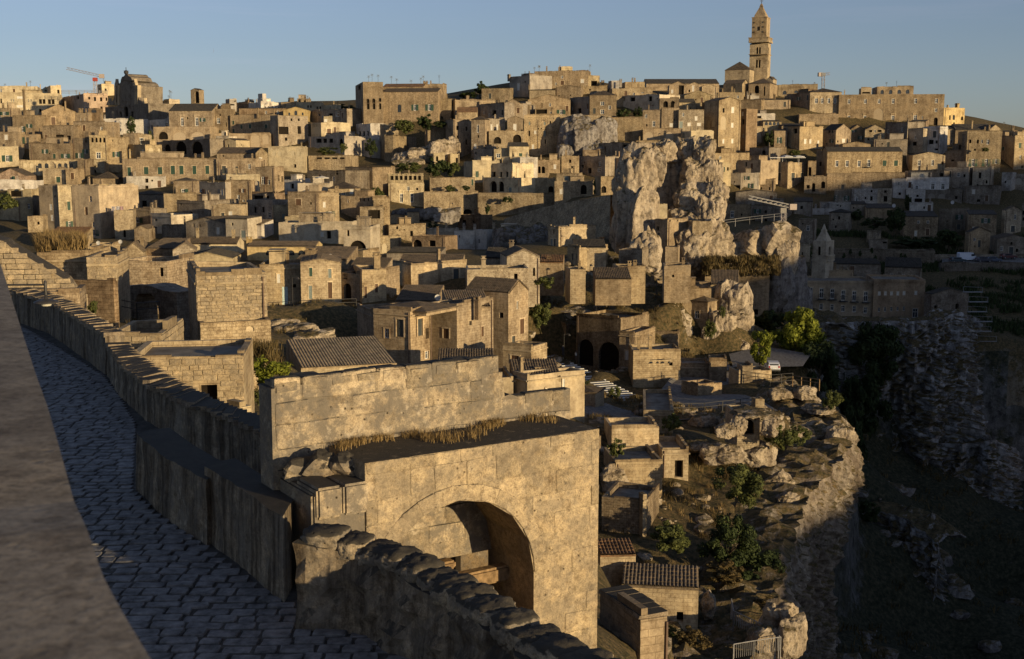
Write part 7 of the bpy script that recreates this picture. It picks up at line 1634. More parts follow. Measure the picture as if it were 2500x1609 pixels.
# ================================================================ trees and plants
CROWN = {}
def crown_mesh(mat, var, n=2600, leaf=0.085):
    key = (mat, var, n)
    if key in CROWN: return CROWN[key]
    rnd = random.Random(var * 31 + len(mat) + n); cl = []
    for k in range(34):
        d = Vector((rnd.gauss(0, 1), rnd.gauss(0, 1), rnd.gauss(0, 1))).normalized() * (rnd.uniform(0.35, 1.0) ** 0.6)
        d.z = d.z * 0.95; cl.append((d * rnd.uniform(.72, 1.0), rnd.uniform(0.14, 0.30)))
    V = []; Fc = []
    for k in range(n):
        c, r = rnd.choice(cl); o = Vector((rnd.gauss(0, 1), rnd.gauss(0, 1), rnd.gauss(0, 1))).normalized() * r * rnd.uniform(.5, 1.05)
        p = c + o; s = leaf * rnd.uniform(.6, 1.3)
        nrm = (o.normalized() + Vector((rnd.gauss(0, .5), rnd.gauss(0, .5), rnd.gauss(0, .5) + .25))).normalized(); q = nrm.to_track_quat('Z', 'Y').to_matrix() @ Matrix.Rotation(rnd.uniform(0, 6.3), 3, 'Z')
        b = len(V)
        for x, y in ((-s * .5, -s), (s * .5, -s * .3), (s * .35, s), (-s * .5, s * .4)): V.append(p + q @ Vector((x, y, 0)))
        Fc.append((b, b + 1, b + 2, b + 3))
    me = bpy.data.meshes.new('crown'); me.from_pydata([tuple(v) for v in V], [], Fc); me.materials.append(MATS[mat]); CROWN[key] = me; return me
def trunk_mesh(seed, h, r):
    rnd = random.Random(seed); bm = bmesh.new(); p = Vector((0, 0, -0.6)); pts = [p]
    for k in range(4): p = p + Vector((rnd.uniform(-.12, .12), rnd.uniform(-.12, .12), (h + .6) / 4)); pts.append(p)
    for k in range(4): add_tube(bm, pts[k], pts[k + 1], r * (1 - .15 * k), r * (1 - .15 * (k + 1)), 7)
    for k in range(6):
        a = rnd.uniform(0, 6.3); e = pts[-1] + Vector((math.cos(a) * h * .45, math.sin(a) * h * .45, h * rnd.uniform(.15, .5))); add_tube(bm, pts[3].lerp(pts[4], rnd.random()), e, r * .4, r * .12, 5)
    me = bpy.data.meshes.new('trunk'); bm.to_mesh(me); bm.free(); me.materials.append(MATS['bark']); return me
TREES = []
def tree(label, px, py, rx, ry, Y, mat='leaf_olive', name='tree', cat='tree', n=2600, leaf=0.085, stem=True, group=None, depth=None):
    m = Y / F; c = P(px, py, Y); Rx, Rz = rx * m, ry * m
    bushy = name != 'tree' and name != 'fig_tree'
    bz = c.z - Rz * (.85 if bushy else 1.25); stem = stem and not bushy
    t = thing(name, label, cat, (c.x, c.y, bz), group)
    o = bpy.data.objects.new('crown', crown_mesh(mat, (len(TREES) * 7) % 5, n, leaf)); link(o, t); o.location = (0, 0, c.z - bz); o.scale = (Rx, depth or Rx * .9, Rz); o.rotation_euler = (0, 0, len(TREES) * 1.7)
    if stem: mesh_obj('trunk', trunk_mesh(len(TREES), Rz * 1.2, max(.06, Rx * .07)), None, t)
    TREES.append(t); return t
B = dict(name='bush', cat='bush')
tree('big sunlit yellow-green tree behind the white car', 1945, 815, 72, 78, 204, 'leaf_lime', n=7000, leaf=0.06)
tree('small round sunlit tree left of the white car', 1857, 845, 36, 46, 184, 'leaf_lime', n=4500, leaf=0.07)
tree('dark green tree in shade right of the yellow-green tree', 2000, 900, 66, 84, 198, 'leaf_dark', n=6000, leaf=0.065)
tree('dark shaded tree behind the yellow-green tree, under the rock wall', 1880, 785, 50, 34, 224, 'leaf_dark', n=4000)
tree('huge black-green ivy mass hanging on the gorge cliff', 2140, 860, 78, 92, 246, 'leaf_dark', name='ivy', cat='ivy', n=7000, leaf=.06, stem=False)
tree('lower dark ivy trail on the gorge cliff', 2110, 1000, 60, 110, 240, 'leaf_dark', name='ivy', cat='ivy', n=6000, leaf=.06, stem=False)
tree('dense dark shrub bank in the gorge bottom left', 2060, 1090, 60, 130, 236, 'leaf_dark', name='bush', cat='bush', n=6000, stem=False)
tree('round dark bush alone on the gorge slope', 2118, 1248, 34, 28, 206, 'leaf_dark', n=3000, **B)
tree('round green bush right of the tower houses', 1322, 768, 36, 34, 176, 'leaf_olive', n=5000, leaf=.07, **B)
tree('leafy fig tree left of the ruined gate', 668, 912, 58, 46, 54, 'leaf_lime', name='fig_tree', n=3600, leaf=0.075)
tree('lower sprig of the fig by the parapet', 640, 960, 28, 30, 54, 'leaf_olive', name='bush', cat='bush', n=900, leaf=0.12)
tree('ivy clump at the foot of the dark plastered wall', 226, 752, 15, 24, 58, 'leaf_olive', name='ivy', cat='ivy', n=1200, leaf=.13, stem=False)
tree('large round olive-green shrub on the lower terraces', 1800, 1182, 76, 62, 102, 'leaf_olive', n=7000, leaf=.05, **B)
tree('sunlit fig bush on the lower terrace', 1640, 1312, 56, 42, 90, 'leaf_olive', n=5000, leaf=.06, **B)
tree('dark bushy tree on the lower terrace edge', 1780, 1330, 88, 92, 92, 'leaf_dark', n=9000, leaf=.045)
tree('tall dark shrub between lower terrace and cliff edge', 1860, 1400, 70, 70, 92, 'leaf_dark', n=6000, leaf=.055, **B)
tree('green shrub in the cave-door cutting', 1900, 1062, 46, 40, 116, 'leaf_olive', n=4500, leaf=.06, **B)
tree('shrub right of the cave-door cutting', 1955, 1060, 30, 26, 117, 'leaf_olive', n=2500, **B)
tree('tamarisk-like shrub on the cliff-top rim', 2030, 975, 26, 30, 140, 'leaf_olive', n=2600, **B)
tree('bush beside the white steps', 1500, 962, 20, 20, 150, 'leaf_olive', n=1800, **B)
tree('dark bush beside the stone lodge', 1424, 935, 18, 14, 150, 'leaf_dark', n=1500, **B)
tree('bush in the sunken yard', 1505, 1095, 26, 26, 108, 'leaf_olive', n=2200, **B)
tree('spiky bush at the terrace wall gate', 1640, 1030, 26, 26, 121, 'leaf_olive', n=2200, **B)
tree('ivy clump hanging on the cliff-edge hut rock', 1735, 805, 20, 26, 200, 'leaf_olive', name='ivy', cat='ivy', n=1800, stem=False)
tree('green creeper on the cliff-edge house rock', 1762, 770, 10, 30, 203, 'leaf_olive', name='ivy', cat='ivy', n=1400, stem=False)
tree('low scrubby bush left of the barred-window cottage', 1590, 1390, 44, 20, 86, 'scrub', n=2500, **B)
tree('autumn-brown shrub at the cliff edge above the railing', 1880, 1480, 46, 26, 84, 'scrub', n=3000, **B)
tree('olive bush above the fenced path', 1770, 1400, 60, 30, 88, 'scrub', n=3500, **B)
tree('dry bush below the barred-window cottage', 1690, 1560, 50, 30, 76, 'scrub', n=3000, **B)
tree('weeds under the barred-window cottage wall', 1640, 1545, 30, 18, 78, 'leaf_olive', n=1500, **B)
R(1250, 560, 2.961)
H('rock-cut chamber front with a round-topped black doorway', [1630, 1790], 1340, 1492, Y=117, psi=4, c='pale', mat='rubble', d=5, sink=3, win='1708,1430,86,108,a')
# upper town greenery
for lab, px, py, rx, ry, Y, mt in [
    ('dark conifer in front of the white convent wall', 318, 308, 15, 26, 436, 'leaf_dark'),
    ('slim dark plant on the corner below the convent wall', 366, 335, 8, 20, 420, 'leaf_olive'),
    ('palace garden hedge on the bastion, left part', 985, 308, 26, 18, 400, 'leaf_olive'),
    ('palace garden trees on the bastion, right part', 1038, 298, 24, 20, 401, 'leaf_dark'),
    ('low hedge row along the bastion garden', 1075, 303, 22, 10, 401, 'leaf_dark'),
    ('wide dark hedge below the bastion rock', 995, 408, 36, 15, 360, 'leaf_olive'),
    ('round dark trees below the bastion rock', 1070, 408, 34, 26, 362, 'leaf_dark'),
    ('small tree right of the round dark trees', 1105, 412, 18, 18, 361, 'leaf_olive'),
    ('bushes of the fretwork terrace garden', 800, 368, 30, 10, 383, 'leaf_olive'),
    ('bright bush on the fretwork terrace', 838, 362, 12, 14, 382, 'leaf_olive'),
    ('dark hanging tree in the shaded gap by the palace', 905, 360, 18, 24, 405, 'leaf_dark'),
    ('leafy tree on the hill shoulder skyline', 1172, 215, 20, 18, 456, 'leaf_dark'),
    ('lower trees left of the hill shoulder skyline tree', 1140, 232, 26, 10, 456, 'leaf_dark'),
    ('skyline trees in the gap left of the palace', 845, 264, 26, 10, 480, 'leaf_dark'),
    ('dark garden trees on the wall above the big rock', 1520, 278, 20, 16, 420, 'leaf_dark'),
    ('second dark garden tree above the big rock', 1558, 275, 16, 16, 421, 'leaf_dark'),
    ('round cypress by the sunlit porch arch', 1880, 338, 16, 22, 436, 'leaf_dark'),
    ('roof garden greenery of the umbrella terrace', 1940, 375, 18, 10, 412, 'leaf_olive'),
    ('round clipped bush on the garden wall in the centre', 1098, 460, 14, 9, 352, 'leaf_olive'),
    ('second clipped bush on the garden wall in the centre', 1137, 459, 13, 8, 352, 'leaf_dark'),
    ('cypress at the garage terrace left of the rock', 1457, 455, 10, 24, 334, 'leaf_olive'),
    ('olive trees left of the seven-arch loggia', 920, 470, 22, 15, 338, 'leaf_olive'),
    ('caper bush hanging on the weedy retaining wall', 1240, 487, 14, 9, 339, 'leaf_dark'),
    ('small tree standing in the retaining wall niche', 1190, 510, 9, 14, 330, 'leaf_dark'),
    ('hanging bush on the cave-house front', 924, 568, 14, 9, 280, 'leaf_olive'),
    ('dark bush below the cave house', 910, 605, 18, 14, 258, 'leaf_dark'),
    ('bush at the corner of the pale row', 1100, 598, 18, 14, 268, 'leaf_olive'),
    ('bush beside the wooden railing', 1330, 690, 30, 16, 180, 'leaf_olive'),
    ('dark bush on the pale cave terrace', 1055, 550, 14, 9, 296, 'leaf_dark'),
    ('big dark shaded cypress clump on the right slope', 2185, 535, 26, 34, 346, 'leaf_dark'),
    ('dark shaded shrubs left of the cypress clump', 2135, 545, 38, 16, 346, 'leaf_dark'),
    ('dark shaded vine tree beside the peeling house', 2095, 525, 18, 16, 356, 'leaf_dark'),
    ('tall dark tree by the hooded windows', 2218, 495, 10, 24, 380, 'leaf_dark'),
    ('shaded hedge bank above the road', 2240, 592, 60, 14, 332, 'leaf_dark'),
    ('round dark garden tree above the road', 2318, 580, 32, 26, 334, 'leaf_dark'),
    ('shaded roof plants on the rounded tan house', 2405, 365, 10, 6, 408, 'leaf_olive'),
    ('green plants at the left edge of the middle town', 14, 492, 34, 24, 222, 'leaf_olive'),
    ('dark shrub bank below the parked vehicles', 2380, 660, 70, 26, 322, 'leaf_dark'),
    ('lower dark shrubs on the gorge rim right', 2440, 640, 50, 18, 330, 'leaf_dark'),
    ('dark thicket on the far gorge side', 2380, 720, 40, 50, 332, 'leaf_dark'),
    ('gorge ivy near the cliff walkway', 2470, 830, 40, 60, 352, 'leaf_dark')]:
    tree(lab, px, py, rx, ry, Y, mt, 'bush' if 'tree' not in lab and 'cypress' not in lab and 'conifer' not in lab else 'tree', 'tree' if ('tree' in lab or 'cypress' in lab or 'conifer' in lab) else 'bush', 1500, 0.12)
for k, (px, py) in enumerate([(2076, 615), (2060, 625), (2128, 612), (2137, 630), (2200, 626), (2210, 628), (2100, 618)]):
    tree(['leftmost pair, upper caper tuft', 'small caper tuft lowest on the left', 'wide upper caper tuft in the middle', 'caper tuft just below the wide middle one', 'large caper tuft on the right', 'thin caper tuft right of the large one', 'lone caper tuft left of the middle'][k] + ' on the shaded road wall', px, py, 5, 9, 319.5, 'leaf_dark', 'caper_tuft', 'plant', 260, .22, False, 'caper tufts on the road wall')
# dry grass and scrub
def tufts(name, spots, mat, label, hgt, wid, seed, parent=None):
    rnd = random.Random(seed); V = []; Fc = []
    for (x, y, z, r, n_) in spots:
        for k in range(n_):
            a = rnd.uniform(0, 6.3); q = r * math.sqrt(rnd.random()); bx, by = x + q * math.cos(a), y + q * math.sin(a); h = hgt * rnd.uniform(.5, 1.2); lean = rnd.uniform(0, .8) * h; b_ = rnd.uniform(0, 6.3)
            b = len(V); wx, wy = wid * math.cos(a + 1.6), wid * math.sin(a + 1.6)
            mx_, my_ = bx + lean * .35 * math.cos(b_), by + lean * .35 * math.sin(b_); tx, ty = bx + lean * math.cos(b_), by + lean * math.sin(b_)
            V += [(bx - wx, by - wy, z - .05), (bx + wx, by + wy, z - .05), (mx_ + wx * .7, my_ + wy * .7, z + h * .6), (mx_ - wx * .7, my_ - wy * .7, z + h * .6), (tx, ty, z + h)]
            Fc += [(b, b + 1, b + 2, b + 3), (b + 3, b + 2, b + 4)]
    o = py_obj(name, V, Fc, mat, parent); o['kind'] = 'stuff'
    if parent is None: tag(o, label, 'grass')
    return o
sp = []
for k in range(210):
    u = random.uniform(0.9, 5.2); off = random.uniform(0.03, 1.0) * (.55 + .45 * math.sin(u * 2.3 + 1))
    if mnoise.noise(Vector((u * 1.7, off * 2, 4))) < -.15: continue
    p = gp(u, off, -4.58); sp.append((p.x, p.y, p.z, .13, 14))
tufts('dry_grass', sp, 'grass_dry', 'dry straw-coloured grass on the ledge of the ruined gate', 0.12, 0.005, 3)
sp = []
for k in range(160):
    px = random.uniform(95, 200); py = random.uniform(575, 612); p = P(px, py, 86 + random.uniform(-1, 5)); sp.append((p.x, p.y, P(px, 612, 86).z + random.uniform(-.2, .4), .5, 30))
tufts('dry_grass', sp, 'grass_dry', 'tall russet dry grass above the rubble wall at far left', 1.0, 0.03, 5)
sp = []
for k in range(120):
    px = random.uniform(560, 680); py = random.uniform(835, 880); p = P(px, py, 66 + random.uniform(-3, 4)); sp.append((p.x, p.y, p.z - .3, .5, 24))
tufts('dry_grass', sp, 'scrub', 'overgrown grass roof behind the block house', 0.55, 0.02, 7)
def scatter(name, label, mat, n, region, hgt, wid, seed, each=18, rad=.6):
    rnd = random.Random(seed); sp = []
    (x0, x1, y0, y1) = region
    xs = [rnd.uniform(x0, x1) for k in range(n)]; ys = [rnd.uniform(y0, y1) for k in range(n)]
    zz = final_z(xs, ys)
    for x, y, z in zip(xs, ys, zz):
        if in_gorge(x, y): continue
        if mnoise.noise(Vector((x * .12, y * .12, seed))) < -.05: continue
        sp.append((x, y, z + .05, rad, each))
    return tufts(name, sp, mat, label, hgt, wid, seed)
scatter('scrub', 'low dry scrub over the terraces above the gorge', 'scrub', 1500, (8, 36, 70, 150), .5, .03, 11)
scatter('scrub', 'dry grass tufts over the terraces above the gorge', 'grass_dry', 700, (8, 36, 70, 150), .45, .02, 12, 14, .4)
scatter('scrub', 'scrub on the slope between tower houses and rock', 'scrub', 900, (0, 36, 176, 232), .6, .04, 13)
scatter('scrub', 'weeds over the left valley banks', 'scrub', 900, (-60, 0, 60, 200), .5, .035, 14)
sp = []
for k in range(420):
    px = random.uniform(1720, 1900); Yv = random.uniform(232, 239); py = random.uniform(625, 668); p = P(px, py, Yv); sp.append((p.x, p.y, p.z - .4, .9, 16))
tufts('scrub', sp, 'scrub', 'russet scrub over the shoulder of the big rock', .9, .07, 15)
# gorge scree vegetation
rnd = random.Random(5); sp = []
xs = [rnd.uniform(40, 150) for k in range(1600)]; ys = [rnd.uniform(110, 300) for k in range(1600)]; zz = final_z(xs, ys)
for x, y, z in zip(xs, ys, zz):
    if in_gorge(x, y) and rim_d(x, y) > 5 and mnoise.noise(Vector((x * .06, y * .06, 2))) > -.1: sp.append((x, y, z, 1.6, 12))
tufts('scrub', sp, 'scrub', 'dark scrub over the shaded gorge slope', 1.0, .12, 16)
rnd = random.Random(8); sp = []
xs = [rnd.uniform(80, 190) for k in range(2600)]; ys = [rnd.uniform(262, 350) for k in range(2600)]; zz = final_z(xs, ys)
for x, y, z in zip(xs, ys, zz):
    if mnoise.noise(Vector((x * .07, y * .07, 6))) > -.15: sp.append((x, y, z, 1.5, 14))
tufts('thicket', sp, 'leaf_dark', 'dark shaded thicket on the slope below the road', 1.3, .16, 19)
# loose stones on the terraces
def stones(name, label, n, region, smin, smax, mat, seed, gorge=False):
    rnd = random.Random(seed); V = []; Fc = []
    xs = np.array([rnd.uniform(region[0], region[1]) for k in range(n)]); ys = np.array([rnd.uniform(region[2], region[3]) for k in range(n)])
    zz = final_z(xs, ys)
    src = []
    for k in range(5):
        bm = bmesh.new(); blob(bm, (0, 0, 0), (1, .8, .6), k * 3.3 + seed, 2, .35); src.append(([v.co.copy() for v in bm.verts], [[v.index for v in f.verts] for f in bm.faces])) if not bm.verts.index_update() else None; bm.free()
    for x, y, z in zip(xs, ys, zz):
        if in_gorge(x, y) != gorge: continue
        if mnoise.noise(Vector((x * .1, y * .1, seed))) < 0.0: continue
        vs_, fs = rnd.choice(src); s = smin + (smax - smin) * rnd.random() ** 3; a = rnd.uniform(0, 6.3); b = len(V); c_, s_ = math.cos(a), math.sin(a)
        V += [(x + s * (v.x * c_ - v.y * s_), y + s * (v.x * s_ + v.y * c_), z + s * v.z * .8) for v in vs_]; Fc += [tuple(b + q for q in f) for f in fs]
    o = py_obj(name, V, Fc, mat); o['kind'] = 'stuff'; tag(o, label, 'stones'); return o
stones('loose_rocks', 'pale limestone rocks strewn over the cliff-top terraces', 900, (8, 36, 72, 152), .15, 1.3, 'rock_pale', 21)
stones('loose_rocks', 'pale rocks on the slope below the big rock', 500, (0, 36, 176, 236), .2, 1.5, 'rock_pale', 22)
stones('loose_rocks', 'grey rocks strewn over the shaded gorge slope', 800, (40, 150, 110, 300), .4, 3.2, 'rock_grey', 23, True)
# ================================================================ paths, steps, railings
def sheet(name, pts, mat, lift=0.0, z=None, res=26):
    """paved patch draped over the ground inside a photograph outline"""
    w_ = [P(x, y, Y) for x, y, Y in pts]
    o = py_obj(name, [tuple(p + Vector((0, 0, lift))) for p in w_], [tuple(range(len(w_)))], mat); o['kind'] = 'structure'; return o
sheet('piazza', [(1420, 1000, 136), (1520, 985, 150), (1600, 975, 160), (1655, 905, 178), (1720, 880, 190), (1780, 890, 186), (1790, 960, 166), (1860, 985, 152), (1900, 1010, 140), (1700, 1030, 134), (1600, 1035, 131), (1560, 1040, 128), (1610, 1060, 122), (1480, 1040, 124), (1415, 1045, 122)], 'paving', 0.35)
sheet('car_park', [(1790, 905, 180), (1960, 900, 184), (1980, 870, 196), (1860, 850, 205), (1780, 870, 196)], 'paving', 0.4)
stp = thing('stone_steps', 'long flight of steps with white edges climbing left from the piazza', 'steps', P(1540, 985, 146))
sb = Vector(stp.location); ns_ = 26
for k in range(ns_):
    f = k / (ns_ - 1); px = 1555 + (1345 - 1555) * f ** .92; py = 984 + (868 - 984) * f ** .95; Y = 150 + 40 * f; c = P(px, py, Y); w_ = 3.6 - 1.4 * f
    bm = bmesh.new(); add_box(bm, c.x - sb.x, c.y - sb.y, c.z - sb.z - .5, w_, 1.9, 1.0, 0.35); bm_obj('step', bm, 'paving', stp)
    bm = bmesh.new(); add_box(bm, c.x - sb.x + .30, c.y - sb.y - .90, c.z - sb.z + .02, w_ * 1.04, .42, .12, 0.35); o = bm_obj('step_edge', bm, 'paint', stp); o.color = (.72, .69, .62, 1)
def railing(label, pts, h=1.0, gap=1.6, bars=2, r=0.035, name='railing', mat='iron', spindles=0):
    w_ = [P(x, y, Y) for x, y, Y in pts]; t = thing(name, label, 'railing', w_[0]); b = Vector(t.location)
    for a, c in zip(w_, w_[1:]):
        n_ = max(1, int((c - a).length / gap))
        for k in range(n_ + 1):
            p = a.lerp(c, k / n_) - b
            bm = bmesh.new(); add_tube(bm, p - Vector((0, 0, .5)), p + Vector((0, 0, h)), r * 1.3, None, 5); bm_obj('post', bm, mat, t)
        for j in range(bars):
            z = Vector((0, 0, h * (1 - j * .45))); bm = bmesh.new(); add_tube(bm, a - b + z, c - b + z, r, None, 5); bm_obj('rail', bm, mat, t)
        if spindles:
            bm = bmesh.new(); m_ = int((c - a).length / spindles)
            for k in range(m_): p = a.lerp(c, (k + .5) / m_) - b; add_tube(bm, p + Vector((0, 0, .05)), p + Vector((0, 0, h)), r * .6, None, 4)
            o = bm_obj('spindles', bm, mat, t); o['kind'] = 'stuff'
    return t
railing('dark railing along the piazza edge above the cave doors', [(1560, 1010, 132), (1720, 1005, 134), (1850, 990, 137)], 1.0, 2.4)
railing('steel railing beside the parking wall', [(1810, 925, 163), (1880, 935, 160), (1935, 930, 162)], 1.1, 1.6, 3)
railing('wooden rail at the cliff edge right of the parking wall', [(1935, 935, 158), (2000, 945, 152)], 1.0, 2.0, 2, .06, mat='wood')
railing('pale fence with close spindles down to the lower right path', [(1785, 1495, 80), (1790, 1525, 79), (1905, 1580, 76), (1900, 1590, 75)], 1.0, 1.6, 1, .03, 'fence', 'zinc', .18)
railing('second pale fence at the bottom edge of the photo', [(1790, 1609, 73), (1840, 1600, 74), (1905, 1590, 75)], 1.0, 1.6, 1, .03, 'fence', 'zinc', .18)
railing('wire fence on the rock shelf below the big rock', [(1390, 745, 214), (1500, 742, 213), (1620, 745, 212)], 1.3, 3.0, 1, .03)
railing('street-edge railing in front of the stepped-gable houses', [(655, 758, 150), (760, 752, 150), (870, 748, 152)], 1.0, 2.0, 2)
railing('railing on the shoulder of the big rock', [(1760, 552, 244), (1830, 543, 244), (1920, 533, 242)], 1.1, 2.0, 2, .05, mat='zinc')
railing('roof terrace railing on the pinkish building below the red crane', [(150, 228, 512), (262, 228, 512)], 1.3, 3.0, 3, .08, mat='zinc')
railing('handrail on the small shaded arch bridge', [(290, 765, 84), (335, 775, 82), (390, 770, 84)], 1.0, 1.8, 2)
wr = thing('wooden_railing', 'dark wooden cross-braced railing above the rock shelf', 'railing', P(1350, 705, 196)); wb = Vector(wr.location)
for k in range(7):
    a = P(1330 + k * 20, 704, 196) - wb; c = P(1350 + k * 20, 704, 196) - wb; up = Vector((0, 0, 1.05))
    for nm, p, q in (('post', a - Vector((0, 0, .4)), a + up), ('brace', a, c + up), ('brace', c, a + up), ('rail', a + up, c + up)):
        bm = bmesh.new(); add_tube(bm, p, q, .06, None, 5); bm_obj(nm, bm, 'wood', wr)
# cliff walkway: steel platforms pinned to the gorge face
cwk = thing('cliff_walkway', 'ladder of pale steel platforms pinned to the shaded gorge cliff', 'walkway', P(2400, 1045, 262)); wb = Vector(cwk.location)
for k in range(14):
    y = 712 + k * 24; x0 = 2352 + k * 5.2 + (8 if k % 2 else 0); a = P(x0, y, 258) - wb; c = P(x0 + 46, y + 2, 258) - wb
    bm = bmesh.new(); m_ = (a + c) / 2; add_box(bm, m_.x, m_.y, m_.z, (c - a).length, 1.0, .12); bm_obj('platform', bm, 'zinc', cwk)
    bm = bmesh.new()
    for p in (a, c): add_tube(bm, p, p + Vector((0, 0, 1.1)), .05, None, 4)
    add_tube(bm, a + Vector((0, 0, 1.1)), c + Vector((0, 0, 1.1)), .04, None, 4); bm_obj('rail', bm, 'zinc', cwk)
# ================================================================ cranes
def crane(label, base, top, jib_a, jib_b, Y, w_=1.3, col=(.35, .06, .04), jcol=None, cab=True):
    b0 = P(*base, Y); t = thing('tower_crane', label, 'crane', b0)
    def lattice(name, p, q, s, c):
        bm = bmesh.new(); d = (q - p); L = d.length; d.normalize(); u = d.cross(Vector((0, 1, .01))).normalized(); v = d.cross(u).normalized(); n_ = max(3, int(L / (s * 1.6)))
        cs_ = [(u + v) * s * .5, (u - v) * s * .5, (-u - v) * s * .5, (v - u) * s * .5]
        for o_ in cs_: add_tube(bm, p + o_, q + o_, .10, None, 4)
        for k in range(n_):
            a, e = p.lerp(q, k / n_), p.lerp(q, (k + 1) / n_)
            for j in range(4): add_tube(bm, a + cs_[j], e + cs_[(j + 1) % 4], .06, None, 4)
        o = bm_obj(name, bm, 'paint', t); o.color = (*c, 1)
    z = lambda p: P(*p, Y) - b0
    lattice('mast', Vector((0, 0, -4)), z(top), w_, (.34, .30, .28)); lattice('jib', z(jib_a), z(jib_b), w_ * .8, jcol or (.30, .26, .25))
    c = z(top)
    bm = bmesh.new(); add_box(bm, c.x, c.y, c.z - .6 * w_, 1.5 * w_, 1.3 * w_, 1.3 * w_); o = bm_obj('cab', bm, 'paint', t); o.color = (*col, 1)
    d = z(jib_b) - z(jib_a); e = z(jib_a) if (z(jib_a) - c).length < (z(jib_b) - c).length else z(jib_b)
    bm = bmesh.new(); add_box(bm, e.x, e.y, e.z, 1.9 * w_, 1.1 * w_, 1.5 * w_, 0.2); o = bm_obj('counterweight', bm, 'paint', t); o.color = (.32, .26, .22, 1)
    return t
crane('red-headed tower crane with a raised jib on the left skyline', (232, 225), (232, 190), (163, 167), (248, 186), 590)
crane('small tower crane on the right skyline', (2010, 218), (2010, 178), (2003, 182), (2026, 180), 620, 1.3, (.2, .2, .2))
crane('folded crane with its lattice jib lying low on the outcrop', (1910, 535), (1912, 508), (1828, 482), (1935, 505), 246, .8, (.25, .23, .2), (.36, .34, .31))
# ================================================================ vehicles
def vehicle(label, px, py, Y, rz, col, van=False, cat='car'):
    b = P(px, py, Y); t = thing('van' if van else 'parked_car', label, cat, b, None, rz)
    L, Wd, Ht = (5.4, 2.0, 2.4) if van else (4.2, 1.75, 1.5)
    if van: prof = [(-2.7, .45), (-2.7, 2.25), (-2.5, 2.4), (1.1, 2.4), (1.7, 1.45), (2.6, 1.1), (2.7, .45)]
    else: prof = [(-2.1, .35), (-2.1, .9), (-1.95, 1.35), (-1.5, 1.5), (.3, 1.5), (1.0, 1.0), (1.95, .85), (2.1, .6), (2.1, .35)]
    V = []; m = len(prof)
    for s_ in (-1, 1):
        for (x, z) in prof: V.append((s_ * Wd * .5 * (1 if z < 1.1 else .88), x, z))
    Fc = [tuple(range(m - 1, -1, -1)), tuple(range(m, 2 * m))] + [(k, (k + 1) % m, m + (k + 1) % m, m + k) for k in range(m)]
    o = py_obj('body', V, Fc, 'carpaint', t); o.color = (*col, 1)
    bm = bmesh.new(); bmesh.ops.recalc_face_normals(bm, faces=bm.faces); bm.free()
    def part(nm, boxes, mat, c=None):
        q = bmesh.new()
        for b_ in boxes: add_box(q, *b_)
        o = bm_obj(nm, q, mat, t)
        if c: o.color = (*c, 1)
    if van:
        part('windscreen', [(0, 1.42, 1.95, 1.6, .1, .7)], 'glass'); part('side_window', [(-.95, 1.0, 1.75, .1, .9, .55)], 'glass'); part('side_window', [(.95, 1.0, 1.75, .1, .9, .55)], 'glass')
        for s_ in (-.7, .7): part('headlight', [(s_, 2.68, .85, .35, .08, .22)], 'paint', (.7, .7, .65))
    else:
        part('rear_window', [(0, -1.98, 1.13, 1.3, .08, .42)], 'glass'); part('side_window', [(-.84, -.5, 1.2, .06, 1.9, .38)], 'glass'); part('side_window', [(.84, -.5, 1.2, .06, 1.9, .38)], 'glass'); part('windscreen', [(0, .72, 1.25, 1.3, .1, .4)], 'glass')
        for s_ in (-.7, .7): part('tail_light', [(s_, -2.09, .92, .22, .06, .3)], 'paint', (.35, .03, .02))
        part('number_plate', [(0, -2.12, .68, .5, .03, .12)], 'paint', (.7, .7, .66)); part('bumper', [(0, -2.1, .45, 1.7, .16, .22)], 'paint', (.08, .08, .08))
    for sx in (-1, 1):
        for sy in (-1.3, 1.3):
            q = bmesh.new(); add_tube(q, (sx * Wd * .5 - sx * .2, sy, .32), (sx * Wd * .5 + sx * .02, sy, .32), .33, None, 14); o = bm_obj('wheel', q, 'rubber', t)
            q = bmesh.new(); add_tube(q, (sx * Wd * .5 + sx * .02, sy, .32), (sx * Wd * .5 + sx * .04, sy, .32), .2, None, 10); bm_obj('rim', q, 'zinc', o)
    return t
vehicle('white car seen from behind, parked under the yellow-green trees', 1886, 905, 176, -.1, (.62, .62, .62))
vehicle('white delivery van on the shaded road at right', 2362, 638, 321, -1.45, (.60, .62, .66), True, 'van')
vehicle('dark car half hidden left of the white delivery van', 2338, 641, 318, -1.5, (.05, .07, .08))
vehicle('dark car right of the white delivery van', 2402, 640, 319, -1.6, (.06, .06, .08))
vehicle('blue-grey car further right on the shaded road', 2425, 640, 320, -1.6, (.09, .11, .15))
vehicle('dark red car at the right end of the shaded road', 2462, 632, 324, -1.5, (.12, .05, .05))
rd = [P(x, y, Y) for x, y, Y in [(2300, 644, 316), (2360, 645, 314), (2500, 640, 316), (2600, 640, 318), (2600, 620, 332), (2300, 628, 328)]]
o = py_obj('road', [tuple(p - Vector((0, 0, .05))) for p in rd], [tuple(range(6))], 'paving'); o['kind'] = 'structure'
